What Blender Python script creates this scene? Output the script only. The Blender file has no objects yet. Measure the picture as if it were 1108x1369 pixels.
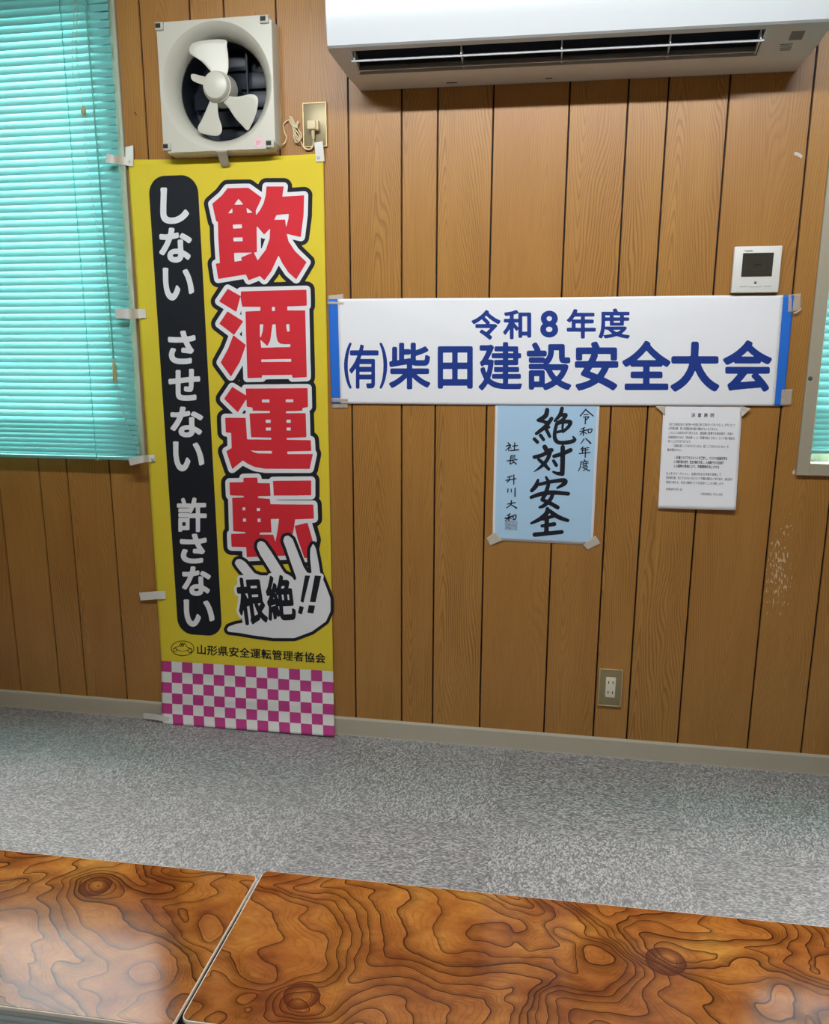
import bpy, bmesh, math, random
import numpy as np
from mathutils import Vector, Matrix
random.seed(7)
SC = bpy.context.scene
COL = SC.collection
PI = math.pi

# ------------------------------------------------------------ camera, exposure, light
F_PX, CX, CY = 1110.0, 554.0, 738.5            # focal length and optical centre for the 1108x1369 frame
YAW, PITCH, ROLL, CAM_D, CAM_H = -0.17943, 0.2227, -0.00368, 2.47567, 1.19785
_F = np.array([math.sin(YAW)*math.cos(PITCH), math.cos(YAW)*math.cos(PITCH), -math.sin(PITCH)])
_r = np.array([math.cos(YAW), -math.sin(YAW), 0.0]); _d = np.cross(_F, _r)
_c, _s = math.cos(ROLL), math.sin(ROLL)
R_RIGHT, R_DOWN, R_FWD = _c*_r+_s*_d, -_s*_r+_c*_d, _F
CAM = np.array([0.0, -CAM_D, CAM_H])
cam_data = bpy.data.cameras.new('camera'); cam = bpy.data.objects.new('camera', cam_data); COL.objects.link(cam)
cam.matrix_world = Matrix(((R_RIGHT[0], -R_DOWN[0], -R_FWD[0], CAM[0]), (R_RIGHT[1], -R_DOWN[1], -R_FWD[1], CAM[1]),
                           (R_RIGHT[2], -R_DOWN[2], -R_FWD[2], CAM[2]), (0, 0, 0, 1)))
cam_data.sensor_fit = 'AUTO'; cam_data.sensor_width = 36.0; cam_data.lens = F_PX*36.0/1369.0
cam_data.shift_y = (CY-684.5)/1369.0; cam_data.clip_start = 0.02
SC.camera = cam
SC.view_settings.view_transform = 'Standard'; SC.view_settings.look = 'None'
SC.view_settings.gamma = 1.0; SC.view_settings.use_curve_mapping = False
SC.view_settings.exposure = 0.08

def area_light(name, loc, rot, sx, sy, power, color):
    l = bpy.data.lights.new(name, 'AREA'); l.shape = 'RECTANGLE'; l.size = sx; l.size_y = sy
    l.energy = power; l.color = color
    o = bpy.data.objects.new(name, l); COL.objects.link(o); o.location = loc; o.rotation_euler = rot
    return o
# a row of ceiling tubes (parallel to the panelled wall), an added rear fill row, and daylight outside the two windows
TUBE = (0.95, 0.98, 1.0)
for ang, yy, p, spr in ((55, -1.36, 14.5, 105), (-55, -1.36, 14.5, 105), (0, -1.36, 5, 95), (0, -2.95, 22, 120)):
    tl = area_light('tube_and_fill_light', (-0.22, yy, 2.43-0.004*(ang == 0)), (math.radians(ang), 0, 0), 2.3, 0.04, p, TUBE)
    tl.data.spread = math.radians(spr)             # a bare tube: light to the wall, to the room and straight down; the rear row is added fill for the table fronts
for xx in (-2.19, 1.48):                         # daylight enters through the two window openings
    pt = area_light('window_portal', (xx, 0.09, 1.59), (-PI/2, 0, 0), 1.72, 1.36, 1, (1, 1, 1)); pt.data.cycles.is_portal = True
world = bpy.data.worlds.new('sky'); SC.world = world; world.use_nodes = True
world.node_tree.nodes['Background'].inputs[0].default_value = (1.0, 0.96, 0.96, 1)
world.node_tree.nodes['Background'].inputs[1].default_value = 27.0

def at(px, py, Y=0.0):
    """point at depth Y (0 = panelled wall) seen at a pixel of the photograph"""
    d = R_RIGHT*(px-CX)/F_PX + R_DOWN*(py-CY)/F_PX + R_FWD
    p = CAM + d*((Y+CAM_D)/d[1]); return (float(p[0]), float(p[1]), float(p[2]))
def near(x, z, Y):
    """measured wall position (x, z) moved forward to depth Y on its line of sight"""
    k = (CAM_D+Y)/CAM_D
    return (x*k, Y, CAM_H+(z-CAM_H)*k)

# ------------------------------------------------------------ node helpers
class NT:
    def __init__(s, name):
        s.m = bpy.data.materials.new(name); s.m.use_nodes = True
        s.t = s.m.node_tree; s.b = s.t.nodes['Principled BSDF']; s.out = s.t.nodes['Material Output']
    def n(s, kind, **kw):
        nd = s.t.nodes.new(kind)
        for k, v in kw.items(): setattr(nd, k, v)
        return nd
    def put(s, sock, v):
        if v is None: return
        if isinstance(v, bpy.types.NodeSocket): s.t.links.new(v, sock)
        else:
            if sock.type == 'RGBA' and len(v) == 3: v = (*v, 1)
            sock.default_value = v
    def math(s, op, a, b=None, c=None, clamp=False):
        nd = s.n('ShaderNodeMath', operation=op, use_clamp=clamp)
        for i, v in enumerate((a, b, c)): s.put(nd.inputs[i], v)
        return nd.outputs[0]
    def vmath(s, op, a, b=None):
        nd = s.n('ShaderNodeVectorMath', operation=op)
        s.put(nd.inputs[0], a); s.put(nd.inputs[1], b); return nd.outputs[0 if op not in ('LENGTH', 'DISTANCE') else 1]
    def sep(s, v):
        nd = s.n('ShaderNodeSeparateXYZ'); s.put(nd.inputs[0], v); return nd.outputs
    def comb(s, x, y, z=0.0):
        nd = s.n('ShaderNodeCombineXYZ')
        for i, v in enumerate((x, y, z)): s.put(nd.inputs[i], v)
        return nd.outputs[0]
    def noise(s, vec, scale, detail=2.0, rough=0.5, dist=0.0):
        nd = s.n('ShaderNodeTexNoise'); s.put(nd.inputs['Vector'], vec)
        nd.inputs['Scale'].default_value = scale; nd.inputs['Detail'].default_value = detail
        nd.inputs['Roughness'].default_value = rough; nd.inputs['Distortion'].default_value = dist
        return nd.outputs[0]
    def ramp(s, fac, stops, interp='LINEAR'):
        nd = s.n('ShaderNodeValToRGB'); s.put(nd.inputs[0], fac); cr = nd.color_ramp; cr.interpolation = interp
        while len(cr.elements) < len(stops): cr.elements.new(0.5)
        for e, (p, c) in zip(cr.elements, stops):
            e.position = p; e.color = (*c, 1) if len(c) == 3 else c
        return nd.outputs[0]
    def mix(s, fac, a, b, blend='MIX'):
        nd = s.n('ShaderNodeMix', data_type='RGBA', blend_type=blend)
        s.put(nd.inputs[0], fac); s.put(nd.inputs[6], a); s.put(nd.inputs[7], b); return nd.outputs[2]
    def bump(s, h, dist=0.001, strength=0.5):
        nd = s.n('ShaderNodeBump'); nd.inputs['Strength'].default_value = strength
        nd.inputs['Distance'].default_value = dist; s.put(nd.inputs['Height'], h)
        s.put(s.b.inputs['Normal'], nd.outputs[0])
    def obj(s): return s.n('ShaderNodeTexCoord').outputs['Object']
    def base(s, col=None, rough=None, spec=None, metal=None):
        s.put(s.b.inputs['Base Color'], col); s.put(s.b.inputs['Roughness'], rough)
        s.put(s.b.inputs['Specular IOR Level'], spec); s.put(s.b.inputs['Metallic'], metal)
        return s.m
def lin(r, g, b):
    f = lambda c: (c/255/12.92) if c/255 <= 0.04045 else ((c/255+0.055)/1.055)**2.4
    return (f(r), f(g), f(b))
def plain(name, rgb, rough=0.5, spec=0.5, metal=0.0, var=0.05, scale=30, bump=0.0):
    """slightly uneven colour: a soft noise over the base colour"""
    t = NT(name); c = lin(*rgb); n = t.noise(t.obj(), scale, 3)
    col = t.mix(n, tuple(x*(1-var) for x in c), tuple(min(1, x*(1+var)) for x in c))
    if bump: t.bump(n, bump, 0.5)
    return t.base(col, rough, spec, metal)
def cloth_mat(name, rgb, rough=0.75, weave=900, sheen=0.0, var=0.04, trans=0.0):
    t = NT(name); c = lin(*rgb); o = t.obj(); x, y, z = t.sep(o)
    w = t.math('MULTIPLY', t.math('SINE', t.math('MULTIPLY', x, weave*2)), t.math('SINE', t.math('MULTIPLY', z, weave*2)))
    n = t.noise(o, 9, 2)
    col = t.mix(n, tuple(v*(1-var) for v in c), tuple(min(1, v*(1+var)) for v in c))
    t.bump(w, 0.0002, 0.15)
    return t.base(col, rough, 0.3)

# ------------------------------------------------------------ mesh helpers
class MB:
    """collects shapes in world coordinates; build() links them as ONE mesh object"""
    def __init__(s): s.bm = bmesh.new(); s.mi = 0
    def mat(s, i): s.mi = i; return s
    def faces(s, vs, fs):
        v = [s.bm.verts.new(p) for p in vs]; out = []
        for f in fs:
            try: q = s.bm.faces.new([v[i] for i in f]); q.material_index = s.mi; out.append(q)
            except ValueError: pass
        return v, out
    def box(s, lo, hi, bevel=0.0, seg=2):
        x0, y0, z0 = lo; x1, y1, z1 = hi
        v, f = s.faces([(x0,y0,z0),(x1,y0,z0),(x1,y1,z0),(x0,y1,z0),(x0,y0,z1),(x1,y0,z1),(x1,y1,z1),(x0,y1,z1)],
                       [(0,3,2,1),(4,5,6,7),(0,1,5,4),(1,2,6,5),(2,3,7,6),(3,0,4,7)])
        if bevel:
            es = list({e for q in f for e in q.edges})
            r = bmesh.ops.bevel(s.bm, geom=es, offset=bevel, segments=seg, affect='EDGES', profile=0.5)
            for q in r['faces']: q.material_index = s.mi
        return s
    def prism(s, outline, axis, a, b, bevel=0.0, seg=2):
        """outline of 2D points extruded along axis ('x','y','z') from a to b"""
        def P(p, t): return {'x': (t, p[0], p[1]), 'y': (p[0], t, p[1]), 'z': (p[0], p[1], t)}[axis]
        n = len(outline)
        v, f = s.faces([P(p, a) for p in outline]+[P(p, b) for p in outline],
                       [tuple(range(n))[::-1], tuple(range(n, 2*n))]+[(i, (i+1) % n, n+(i+1) % n, n+i) for i in range(n)])
        if bevel:
            es = [e for e in f[1].edges]+[e for e in f[0].edges]
            r = bmesh.ops.bevel(s.bm, geom=es, offset=bevel, segments=seg, affect='EDGES', profile=0.5)
            for q in r['faces']: q.material_index = s.mi
        return s
    def tube(s, path, r, n=10, cap=True, twist=0.0):
        path = [Vector(p) for p in path]; rs = r if isinstance(r, (list, tuple)) else [r]*len(path)
        rings = []; up = Vector((0.13, 0.2, 0.97)).normalized()
        for i, p in enumerate(path):
            t = (path[min(i+1, len(path)-1)]-path[max(i-1, 0)]).normalized()
            a = t.cross(up)
            if a.length < 0.05: a = t.cross(Vector((1, 0, 0)))
            a.normalize(); b = t.cross(a)
            rings.append([s.bm.verts.new(p+(a*math.cos(2*PI*k/n)+b*math.sin(2*PI*k/n))*rs[i]) for k in range(n)])
        for A, B in zip(rings, rings[1:]):
            for k in range(n):
                q = s.bm.faces.new((A[k], A[(k+1) % n], B[(k+1) % n], B[k])); q.material_index = s.mi
        if cap:
            for ring in (rings[0][::-1], rings[-1]):
                q = s.bm.faces.new(ring); q.material_index = s.mi
        return s
    def lathe(s, c, prof, axis='y', n=48):
        """profile of (radius, offset) spun about an axis through c"""
        rings = []
        for r, o in prof:
            ring = []
            for k in range(n):
                a = 2*PI*k/n; u, w = math.cos(a)*r, math.sin(a)*r
                ring.append(s.bm.verts.new({'y': (c[0]+u, c[1]+o, c[2]+w), 'z': (c[0]+u, c[1]+w, c[2]+o), 'x': (c[0]+o, c[1]+u, c[2]+w)}[axis]))
            rings.append(ring)
        for A, B in zip(rings, rings[1:]):
            for k in range(n):
                q = s.bm.faces.new((A[k], A[(k+1) % n], B[(k+1) % n], B[k])); q.material_index = s.mi
        for ring, (r, o) in ((rings[0], prof[0]), (rings[-1], prof[-1])):
            if 0 < r < 1e-3 or r >= 1e-3: pass
        s.last = rings
        return s
    def cap(s, k):
        q = s.bm.faces.new(s.last[k]); q.material_index = s.mi; return s
    def sheet(s, nu, nv, fn, matfn=None, thick=0.0):
        """grid surface fn(u, v) -> point, u and v in 0..1"""
        V = [[s.bm.verts.new(fn(i/nu, j/nv)) for i in range(nu+1)] for j in range(nv+1)]
        for j in range(nv):
            for i in range(nu):
                q = s.bm.faces.new((V[j][i], V[j][i+1], V[j+1][i+1], V[j+1][i]))
                q.material_index = matfn(i, j) if matfn else s.mi
        return s
    def build(s, name, mats, parent=None, smooth=None, origin=None, thick=0.0):
        bm = s.bm
        bmesh.ops.recalc_face_normals(bm, faces=bm.faces)
        off = Vector(ROOT.get(parent.name, (0, 0, 0))) if parent else Vector(origin or (0, 0, 0))
        for v in bm.verts: v.co -= off
        me = bpy.data.meshes.new(name); bm.to_mesh(me); bm.free()
        for m in (mats if isinstance(mats, (list, tuple)) else [mats]): me.materials.append(m)
        o = bpy.data.objects.new(name, me); COL.objects.link(o)
        if parent: o.parent = parent; ROOT[o.name] = tuple(off)
        else: o.location = off; ROOT[o.name] = tuple(off)
        if smooth is not None:
            for p in me.polygons: p.use_smooth = True
            if smooth < 180:
                try: me.set_sharp_from_angle(angle=math.radians(smooth))
                except Exception: pass
        if thick:
            md = o.modifiers.new('thickness', 'SOLIDIFY'); md.thickness = thick; md.offset = 0
        return o
ROOT = {}
def empty(name, loc, label, cat, group=None):
    o = bpy.data.objects.new(name, None); COL.objects.link(o); o.location = loc; o.empty_display_size = 0.05
    ROOT[o.name] = tuple(loc); tag(o, label, cat, group); return o
def tag(o, label=None, cat=None, group=None, kind=None):
    for k, v in (('label', label), ('category', cat), ('group', group), ('kind', kind)):
        if v: o[k] = v
    return o
def bez(p0, p1, p2, p3, n=12):
    out = []
    for i in range(n+1):
        t = i/n
        out.append(tuple((1-t)**3*a+3*(1-t)**2*t*b+3*(1-t)*t*t*c+t**3*d for a, b, c, d in zip(p0, p1, p2, p3)))
    return out
def spline(pts, n=8):
    """smooth path through points (Catmull-Rom)"""
    P = [np.array(p, float) for p in pts]; out = []
    for i in range(len(P)-1):
        a, b, c, d = P[max(i-1, 0)], P[i], P[i+1], P[min(i+2, len(P)-1)]
        for k in range(n):
            t = k/n
            out.append(tuple(.5*(2*b+(c-a)*t+(2*a-5*b+4*c-d)*t*t+(3*b-a-3*c+d)*t**3)))
    out.append(tuple(P[-1])); return out

# lettering outlines on the wall plane, x and z in 0.1 mm
_B = {c: i for i, c in enumerate("0123456789ABCDEFGHIJKLMNOPQRSTUVWXYZabcdefghijklmnopqrstuvwxyz-_")}
def decode(t):
    out = []
    for part in t.split('|'):
        v = [(_B[part[i]] << 12) | (_B[part[i+1]] << 6) | _B[part[i+2]] for i in range(0, len(part), 3)]
        out.append([((v[i]-20000)/10000.0, (v[i+1]-200)/10000.0) for i in range(0, len(v), 2)])
    return out
def flat_mesh(contours):
    """fills outlines (with their holes) into triangles"""
    cu = bpy.data.curves.new('outline', 'CURVE'); cu.dimensions = '2D'; cu.fill_mode = 'BOTH'
    for c in contours:
        sp = cu.splines.new('POLY'); sp.points.add(len(c)-1); sp.use_cyclic_u = True
        for p, (x, z) in zip(sp.points, c): p.co = (x, z, 0, 1)
    o = bpy.data.objects.new('outline', cu); COL.objects.link(o)
    dg = bpy.context.evaluated_depsgraph_get(); dg.update()
    me = bpy.data.meshes.new_from_object(o.evaluated_get(dg))
    bpy.data.objects.remove(o); bpy.data.curves.remove(cu); return me
def printed(name, contours, mat, place, parent, step=0.014):
    """ink lying on a sheet: outlines cut to a fine grid and laid on it by place(x, z)"""
    me = flat_mesh(contours); bm = bmesh.new(); bm.from_mesh(me)
    xs = [v.co.x for v in bm.verts]; ys = [v.co.y for v in bm.verts]
    if step:
        for ax, lo, hi in ((0, min(xs), max(xs)), (1, min(ys), max(ys))):
            k = math.ceil(lo/step)
            while k*step < hi:
                co = [0, 0, 0]; no = [0, 0, 0]; co[ax] = k*step; no[ax] = 1
                bmesh.ops.bisect_plane(bm, geom=bm.verts[:]+bm.edges[:]+bm.faces[:], plane_co=co, plane_no=no); k += 1
    off = Vector(ROOT[parent.name])
    for v in bm.verts: v.co = Vector(place(v.co.x, v.co.y))-off
    bm.normal_update()
    for f in bm.faces:
        if f.normal.y > 0: f.normal_flip()
    bm.to_mesh(me); bm.free(); me.name = name; me.materials.clear(); me.materials.append(mat)
    o = bpy.data.objects.new(name, me); COL.objects.link(o); o.parent = parent; ROOT[o.name] = tuple(off)
    return o
ART = {
  'head_black':
    '2ip4Ge2ho4GQ2gq4Fw2g04FB2fS4EF2fK4E92f84EC2ct4Fn2c64G72bH4GK2YP4GQ2RI4GV2Q14GT2P24GH2OR4G12Np4Ff2NE4FA2Kk4CY2Ga49d2Fg48v2FF48R2Ez47_2Eb46-2EZ4602G13-92GE3zU2Gn3yc2Gq3yN2Gh3tA2Gp3lK'
    '2Gi3l62Fj3kE2FF3jW2Ex3ie2Et3hd2Ff3av2Fs3a32G73ZR2GU3Yw2G_3YP2HZ3Y02I33Xm2Io3XX2JY3XR2Jd3XJ2GM3TD2Fy3SY2Ff3Ri2Fa3Qk2Fe3QH2Fo3Pi2G73P42GS3Of2H23O42Ik3N32It3Mu2Ip3Mj2G03J82Fb3IS2FD3HQ'
    '2F93GK2FQ3FI2Fg3Eq2G63EF2Gd3Dn2Ku3Ai2L33AR2JI36g2FL30c2F22_z2Et2_G2Eq2-R2Eu2zz2F22zO2FL2yo2Ko2rT2Kb2r62GS2lk2G02ky2Fl2j_2Fj2j92Fn2ig2Fx2i42GE2hU2Gf2gw2J12ei2J82eX2J22eO2I72d-2HZ2dc'
    '2Gv2c_2GP2cK2G72bn2Ft2a_2Fl2Ym2Fh2Tn2Fj2St2Fq2SG2GA2RQ2Ge2Qm2HT2Q22IP2PW2IT2OY2IS2OE2IM2O32HA2NI2Gb2Mk2G92MA2Fo2LU2Fa2Kl2FV2JW2Ff2In2IM29y2If29L2J628g2J028W2I327s2HC26x2Gj2632GS252'
    '2GL2322GL1zb2Gd1yT2HN1xE2HO1vj2HB1ja2H51jF2GL1i32F_1gz2Ft1en2Fu1ZQ2G31YX2GS1Xe2HH1Wi2I11WC2Il1Vv2Jp1Vh2Ll1Vm2Nc1Vk2Ni1VZ2Nj1UK2Nq1Th2O01T62OO1SQ2Oz1Rm2PY1RI2QO1Qt2R21Qj2Rf1Qf2U21Qm'
    '2oX1SW2pR1Sm2qJ1TC2qz1Ti2s21Ut2sA1Up2se1Th2t51T22tk1SS2uh1Rv2v-1Re2zD1Ro2-K1S72--1ST2_W1Ss30A1TX30X1U03141VB33M1f633N1g333F1gl31k1mG31q1mQ32k1n433Y1o033_1ov34E1pv34G1rj3481xj3401yK'
    '33n1yx33T1zU32y1-432v1-G3391_O33K27b33928N32s29232T29b31y2A631u2AI32S2BL32f2By34O2JE34R2KR34F2LH33o2ME33h2Me33Z2QP33O2Rj3322SY32h2T43272Td31O2UB31L2W131H2dT31u2eJ32D2ev32W2g032Y2pb'
    '32F2qh3202r931T2rv31_2sy32D2tt32H2wm32B3L132E3MY32m3NY32-3ON3333Rb3323WB32t3X032b3Xd32B3YB31b3Yl3133Z530P3ZN2_a3ZZ2-c3Zb2-U3Zj32-3gL33M3hN33O3iL33A3jH32t3jq32Y3kG2_53nS2zN3p42zH3pF'
    '2zQ3pL2-Z3pe2_T3q92_z3qb30K3r030e3rY30q3s532S3_y32v49532h49_3264Av31F4Bg30K4C72_W4CJ2-W4CM2wP4CD2vW4CF2vR4CO2vS4D72vL4Df2ux4EZ2ub4E_2u14FX2tW4Ft2st4G92rx4GM|2o13ct2oD3co2pI3bJ2r33Z'
    'k2r73Zd2r43ZW2mj3ZR2lV3ZS2lJ3ZX2lM3Zi2nL3bx|2S12se2SA2sg2SD2sc2SJ2sH2SG2s82S42s92Ru2sL',
  'head_white':
    '2i-4Er2iS4Eh2i44EV2hn4EF2hV4Dt2hJ4DP2gy4At2gp4An2bp4ED2b54EW2Ya4Ec2RW4Eg2QF4Ef2Pt4Eb2PO4EP2Ot4E32MB4BF2Hl4862HD47g2Gv47I2Gg46m2Gf46A2I53-b2IH3-22IX3zh2Iu3zN2Iz3z92Io3tL2Iy3k72Ir3jy'
    '2IF3jl2Hs3jX2HP3j62H33iR2G_3hm2Hq3ax2I03aQ2IE3a42Iv3ZZ2JW3ZN2KC3ZN2WB3a-2WM3ax2WU3ap2X63Zc2XR3Z92X_3Ym2YY3Ya2Z93YY2Zb3Yd2du3a42e73Z-2fF3Y-2fg3Yj2gL3YW2h83YZ2ht3Yv2iO3ZK2lZ3cv2m53dd'
    '2nk3gZ2nx3gi2oA3gT2qt3cZ2rJ3c62us3Z82vf3Ym2wV3Yj2xF3Y_2xd3ZG2xv3Za3183h831L3hd31N3iA31F3ic30y3j52xY3o72uy3rt2v13rz2vC3rz2yW3rC2zA3rB2zm3rL2-C3rb2-a3rz2-p3sP2-z3s-30T40G30v48930v48_'
    '30k49X30S49w3034AE2_a4AS2_A4AY2ts4AL2t64AO2t34Ac2tR4CV2tP4DB2tF4DZ2sw4E02sS4EL2s24EW2re4Ea|2fl3t42fw3t52gK3sr2gl3sh2hf3sc2hj3sU2g83op2fs3oQ2fg3oK2fb3oV2fb3qF|2O93Yg2NO3YO2Mo3Xy2I43'
    'S42Hn3RS2Hk3Q_2Hw3QF2IQ3Pd2Lk3Ni2Lw3NV2Le3N12Hf3Ht2HL3H32HK3GY2HQ3G82Hk3Fd2Hz3FN2N93Be2Nc3BI2Nh3B72LJ35-2HH2_o2H22_C2H02-Z2HA2-12HQ2zd2MF2t72Mu2sb2Ni2sI2Ob2sM2O-2sV2PT2so2Q72tZ2Tv2'
    'y-2UA2zK2UI2zO2UO2z92UL2tE2UW2si2Uv2sB2VQ2rr2V-2rf2d_2rt2ea2s22f02sJ2fk2t02hN2t72qv2tI2r52tD2rU2sd2rt2sJ2sQ2s22sw2rz2-H2sG2-u2sR2_O2sk2_v2tL3082u530C2wW3082_l30A3Mg3063NA30j3Ny30w3'
    'OS3103RO30_3W230r3Wc30Y3X22__3XT2_P3Xg2zf3Xj2pO3XZ2W53XP2Un3XM2UP3XI2Tj3Wz2T83WX2PO3YV2Oq3Yg|2UX3MW2Uc3MZ2Uh3MT2Uj3LR2Uh3K-2UX3Kr2U73L22U03LD|2UR3DE2UX3DE2Ua3D62Ub3Bd2UZ3B92UP3B32T'
    'd3Bb2TP3Bs2Tn3CR|2O92rJ2NN2r02Mn2qX2IK2kk2I22kF2Hx2jn2H-2i_2IO2iI2OD2ck2O92cc2Nz2ca2KA2cX2Jf2cR2J72cC2Ie2bp2ID2bC2I22ag2Hz2Z12Hy2T52I92SV2Ig2Ru2JN2RY2KT2RP2Kf2RG2Kj2Qb2Kg2NB2KV2Mu2'
    'Iq2Lx2IL2LY2Hr2Kk2Hk2Jt2KN2B72KZ2Ad2Ku2A82LM29n2L_29W2Mj29U2NJ29d2O72A52S12D72SM2DH2TZ2Cb2Xh2An2db29_2-X2Ab2_A2Al2_t2BB30K2Bm30b2CR32G2JR32J2K13282Kl31c2La31S2Q431K2R83152Rd30j2S23'
    '062SO2_O2SY2_G2Sn2_C2co2_82dh2-z2eK2_w2f630G2fe30P2gE30S2pH30H2pw2_w2qR2_L2qr2-Y2r22uF2q_2th2qx2n52qt2mX2qp2VJ2qZ2Ug2qR2U42q72Tl2pp2TJ2pA2T82p52Pd2r82O-2rK|2U62eJ2UH2eJ2V12dz2Ue2co'
    '2UN2cg2T52ch2T12co2T32cw|2Wk29X2Sr29O2Ro29E2RB28z2Qf28W2QL2832Q427F2Pz2772KZ26s2Jz26e2JT26J2J325t2Io25M2Ig24w2Ib23M2Ic1zw2Iq1zE2J51yr2Jc1yO2Jh1y32JP1ia2JJ1iN2If1hk2IL1h72IF1gk2I91f'
    '72IA1Zn2II1ZG2IU1Yu2Il1YY2J71YG2K61Xw2OF1Y02Pr1Xz2P-1Xg2P_1Uh2Q71UB2QR1Tc2Qi1TL2R91T32Rl1Su2Tt1Sz2oG1Ug2os1Ur2pT1VC2ps1Vc2qD1WC2qQ1Wn2rk1cS2ru1ci2s41cP2uO1VN2ua1Ux2uw1UR2vX1U02wI1T'
    'q2z01Ty2zY1U62zx1UK2-X1Ut2-y1Vg31A1f831B1fj3141gH2_01nj2_71nw30H1o43131oQ31R1oj31j1p43221pq3261rO3211wH31z1xT31l1y431P1yW30-1ys30T1z43011z92lc1yh2i31yk2in1yn2jM1yw2-z1zZ2_o1zo30W1-'
    'N30s1-x30_1_R31B27A31627b30t28430d28O30F28g2_l28u2_J28z2s328f2rU28a2kX28O2h728B2gG27m2fg2772fT2712b_26-2bo2712bj2782bb2832bI28k2a-2962aT29R2Zi29e',
  'head_red':
    '2jP4D42jG4Cz2jB4CY2ij49D2ha45v2ff42y2dv4172dn4192dj41V2dk42y2fY45_2gj48G2gk48U2ab4Cn2Ys4Cr2Ro4Cv2QS4Ct2QC4Ch2Na49x2Im46V2Ik46H2Iq45h2K63_12KG3-p2Kw3-a2L23-42Kr3te2L33iX2Kv3iJ2JH3i7'
    '2J93i32J43hu2Js3bT2J-3bH2KI3bH2XR3d12Xd3c-2Xl3cs2Ys3ae2Z33aS2eT3cE2ei3c82gT3aW2gj3aR2gw3ab2k93eF2nl3kn2ny3kz2o93kn2pb3hs2sU3dh2vy3ai2wB3ad2wS3at2_G3hq2_J3h-2_A3iC2wS3mX2vp3nC2s_3rG'
    '2sE3uJ2sI3uR2sT3uS2yh3t12yx3t52-W40b2-y48i2-n48o2-348n2rN48W2qo48Y2qi48d2qg48n2rP4CP2rR4Cj2rM4Cq|2VU4872Vd4862Vo47z2Xc45z2Xe45m2Wg45i2Ur45i2Ta45n2TY45s2Te461|2ZL4452ZZ4452bv42M2b_4'
    '2F2bz4282bi4242Zm41z2ZX4202ZP42X|2S84402SH4432SM43v2SN42t2SI42E2Ru4272QM4282QK42E2QO42L|2sU4102tH4122tO40_2tS40t2tD3_02sE3xw2s13xb2rw3y52rj3-P2rb3-f2r73-j2mq3-j2mX3-p2mY3-z2nT40V2n'
    'j40m|2Uk3z82WT3z92Wc3z52Wi3yH2Wg3xd2Wa3xT2T53xP2SY3xQ2SM3xW2SI3xk2SH3yp2SN3z32TE3z8|2du3y22d_3y42e63y02hI3uV2hY3ua2k13wl2kD3wq2kI3wf2ju3sV2hv3nr2e83je2du3jN2dm3jL2de3jR2dM3j-2c73mb'
    '2cG3mj2dM3mq2dT3mu2dX3n32dk3tt2di3uN|2WE3tR2Wa3tS2Wm3tK2Wo3ry2Wi3ro2Sb3ro2SL3rw2SH3tC2SO3tM2Sz3tQ|2Y03mj2ao3mi2b23mg2b33mZ2Vt3kj2Vk3kV2Vw3jS2Vp3jE2Sv3iu2SX3ir2SO3iv2SJ3jy2SM3mH2SN3'
    'mY2ST3mi2Ul3ml|2OM3Wj2KZ3S22Jy3RG2Jv3R52KB3Qs2R-3MO2SC3MN2SK3MX2UJ3SP2Uf3TB2Uj3Ry2VC3Or2VM3OZ2d-3OS2eA3OP2eF3OG2eC3Mr2e83Mg2e13Mc2Xf3MP2Wv3ML2Wl3MA2WP2uf2WT2tf2Wi2ta2da2to2dk2tu2do'
    '2t_2ds2up2dw2uw2e72uz2p62v82pg2vC2sg2vC2sq2v02t22u12tH2tu2yj2u62-02uD2-72uQ2-92w92-93MW2-13Mh2zr3Mj2rj3Mj2rX3Mm2rS3Mz2rV3OJ2rY3OR2ri3OW2-K3Oj2-v3Os2-z3P12_03R42-z3Vo2-l3Vu2zz3Vu2VC'
    '3VW2V03VT2Uw3VK2Um3Te2Ug3TQ2Ok3We2OV3Wk|2k63ON2lA3OP2lO3OJ2lO3Mk2lH3MX2kB3MV2jz3Ma2jz3O9|2Ng3MP2Ja3H62JV3Gq2QQ3Bm2Qg3Bj2UU3Gc2VL3Hk2VO3Hv2VD3I52OM3MA2Ns3MS|2rM3GV2r_3GW2sC3GN2sK3D_'
    '2sJ3DR2sD3DG2rL3D32rC3D52r63DF2qn3Ea2qk3Fx2qo3GO2qz3GT|2dq3GV2f93GW2fJ3GR2fM3GG2e-3DU2e43As2dt3Ag2dZ3An2dU3B12dh3GH|2k33GT2lG3GV2lR3GS2lW3GM2lg3B32mH38f2nP37i2nj37a2pZ37N2sM37P2sU3'
    '7A2sS36N2sM36A2rN3632fQ35n2eE35n2d_35s2dw3612di38k2dl39H2e33992gq36i2h036c2hD36n2iT38v2ih39b2jt3GF|2QD3BU2Q53BL2N93562JB2-w2JS2-S2Nl2uf2O22uM2OB2uN2OJ2uW2Sw2_72WJ36v2WC3772VW37f2QT'
    '3BQ|2pB30a2sY30b2se30Q2sd2_Y2sZ2_N2sO2_I2d-2_82do2_B2dj2_K2dl3082dr30I2dz30L|2OS2pK2KC2js2K72jd2K_2ii2Qe2dP2Qq2dN2Qz2dU2Uz2j12VJ2jP2VR2jK2VS2jC2VU2gb2VZ2g32Vo2fz2YK2fe2YP2fR2YR2eJ2'
    'Ya2e72gx2e52h72e22hC2dy2hA2dM2gz2dC2Yr2cv2X32cq2Wq2ck2Wl2cB2X42Rc2X82RR2XL2RM2Yy2RJ2hA2RI2hP2RC2hS2R12hP2QU2hK2QO2h82QK2bX2QH2ay2QK2Wo2QF2V52QJ2Uz2QY2Ul2aF2Uf2ac2UQ2ah2KT2aY2KG2aV2'
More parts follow.
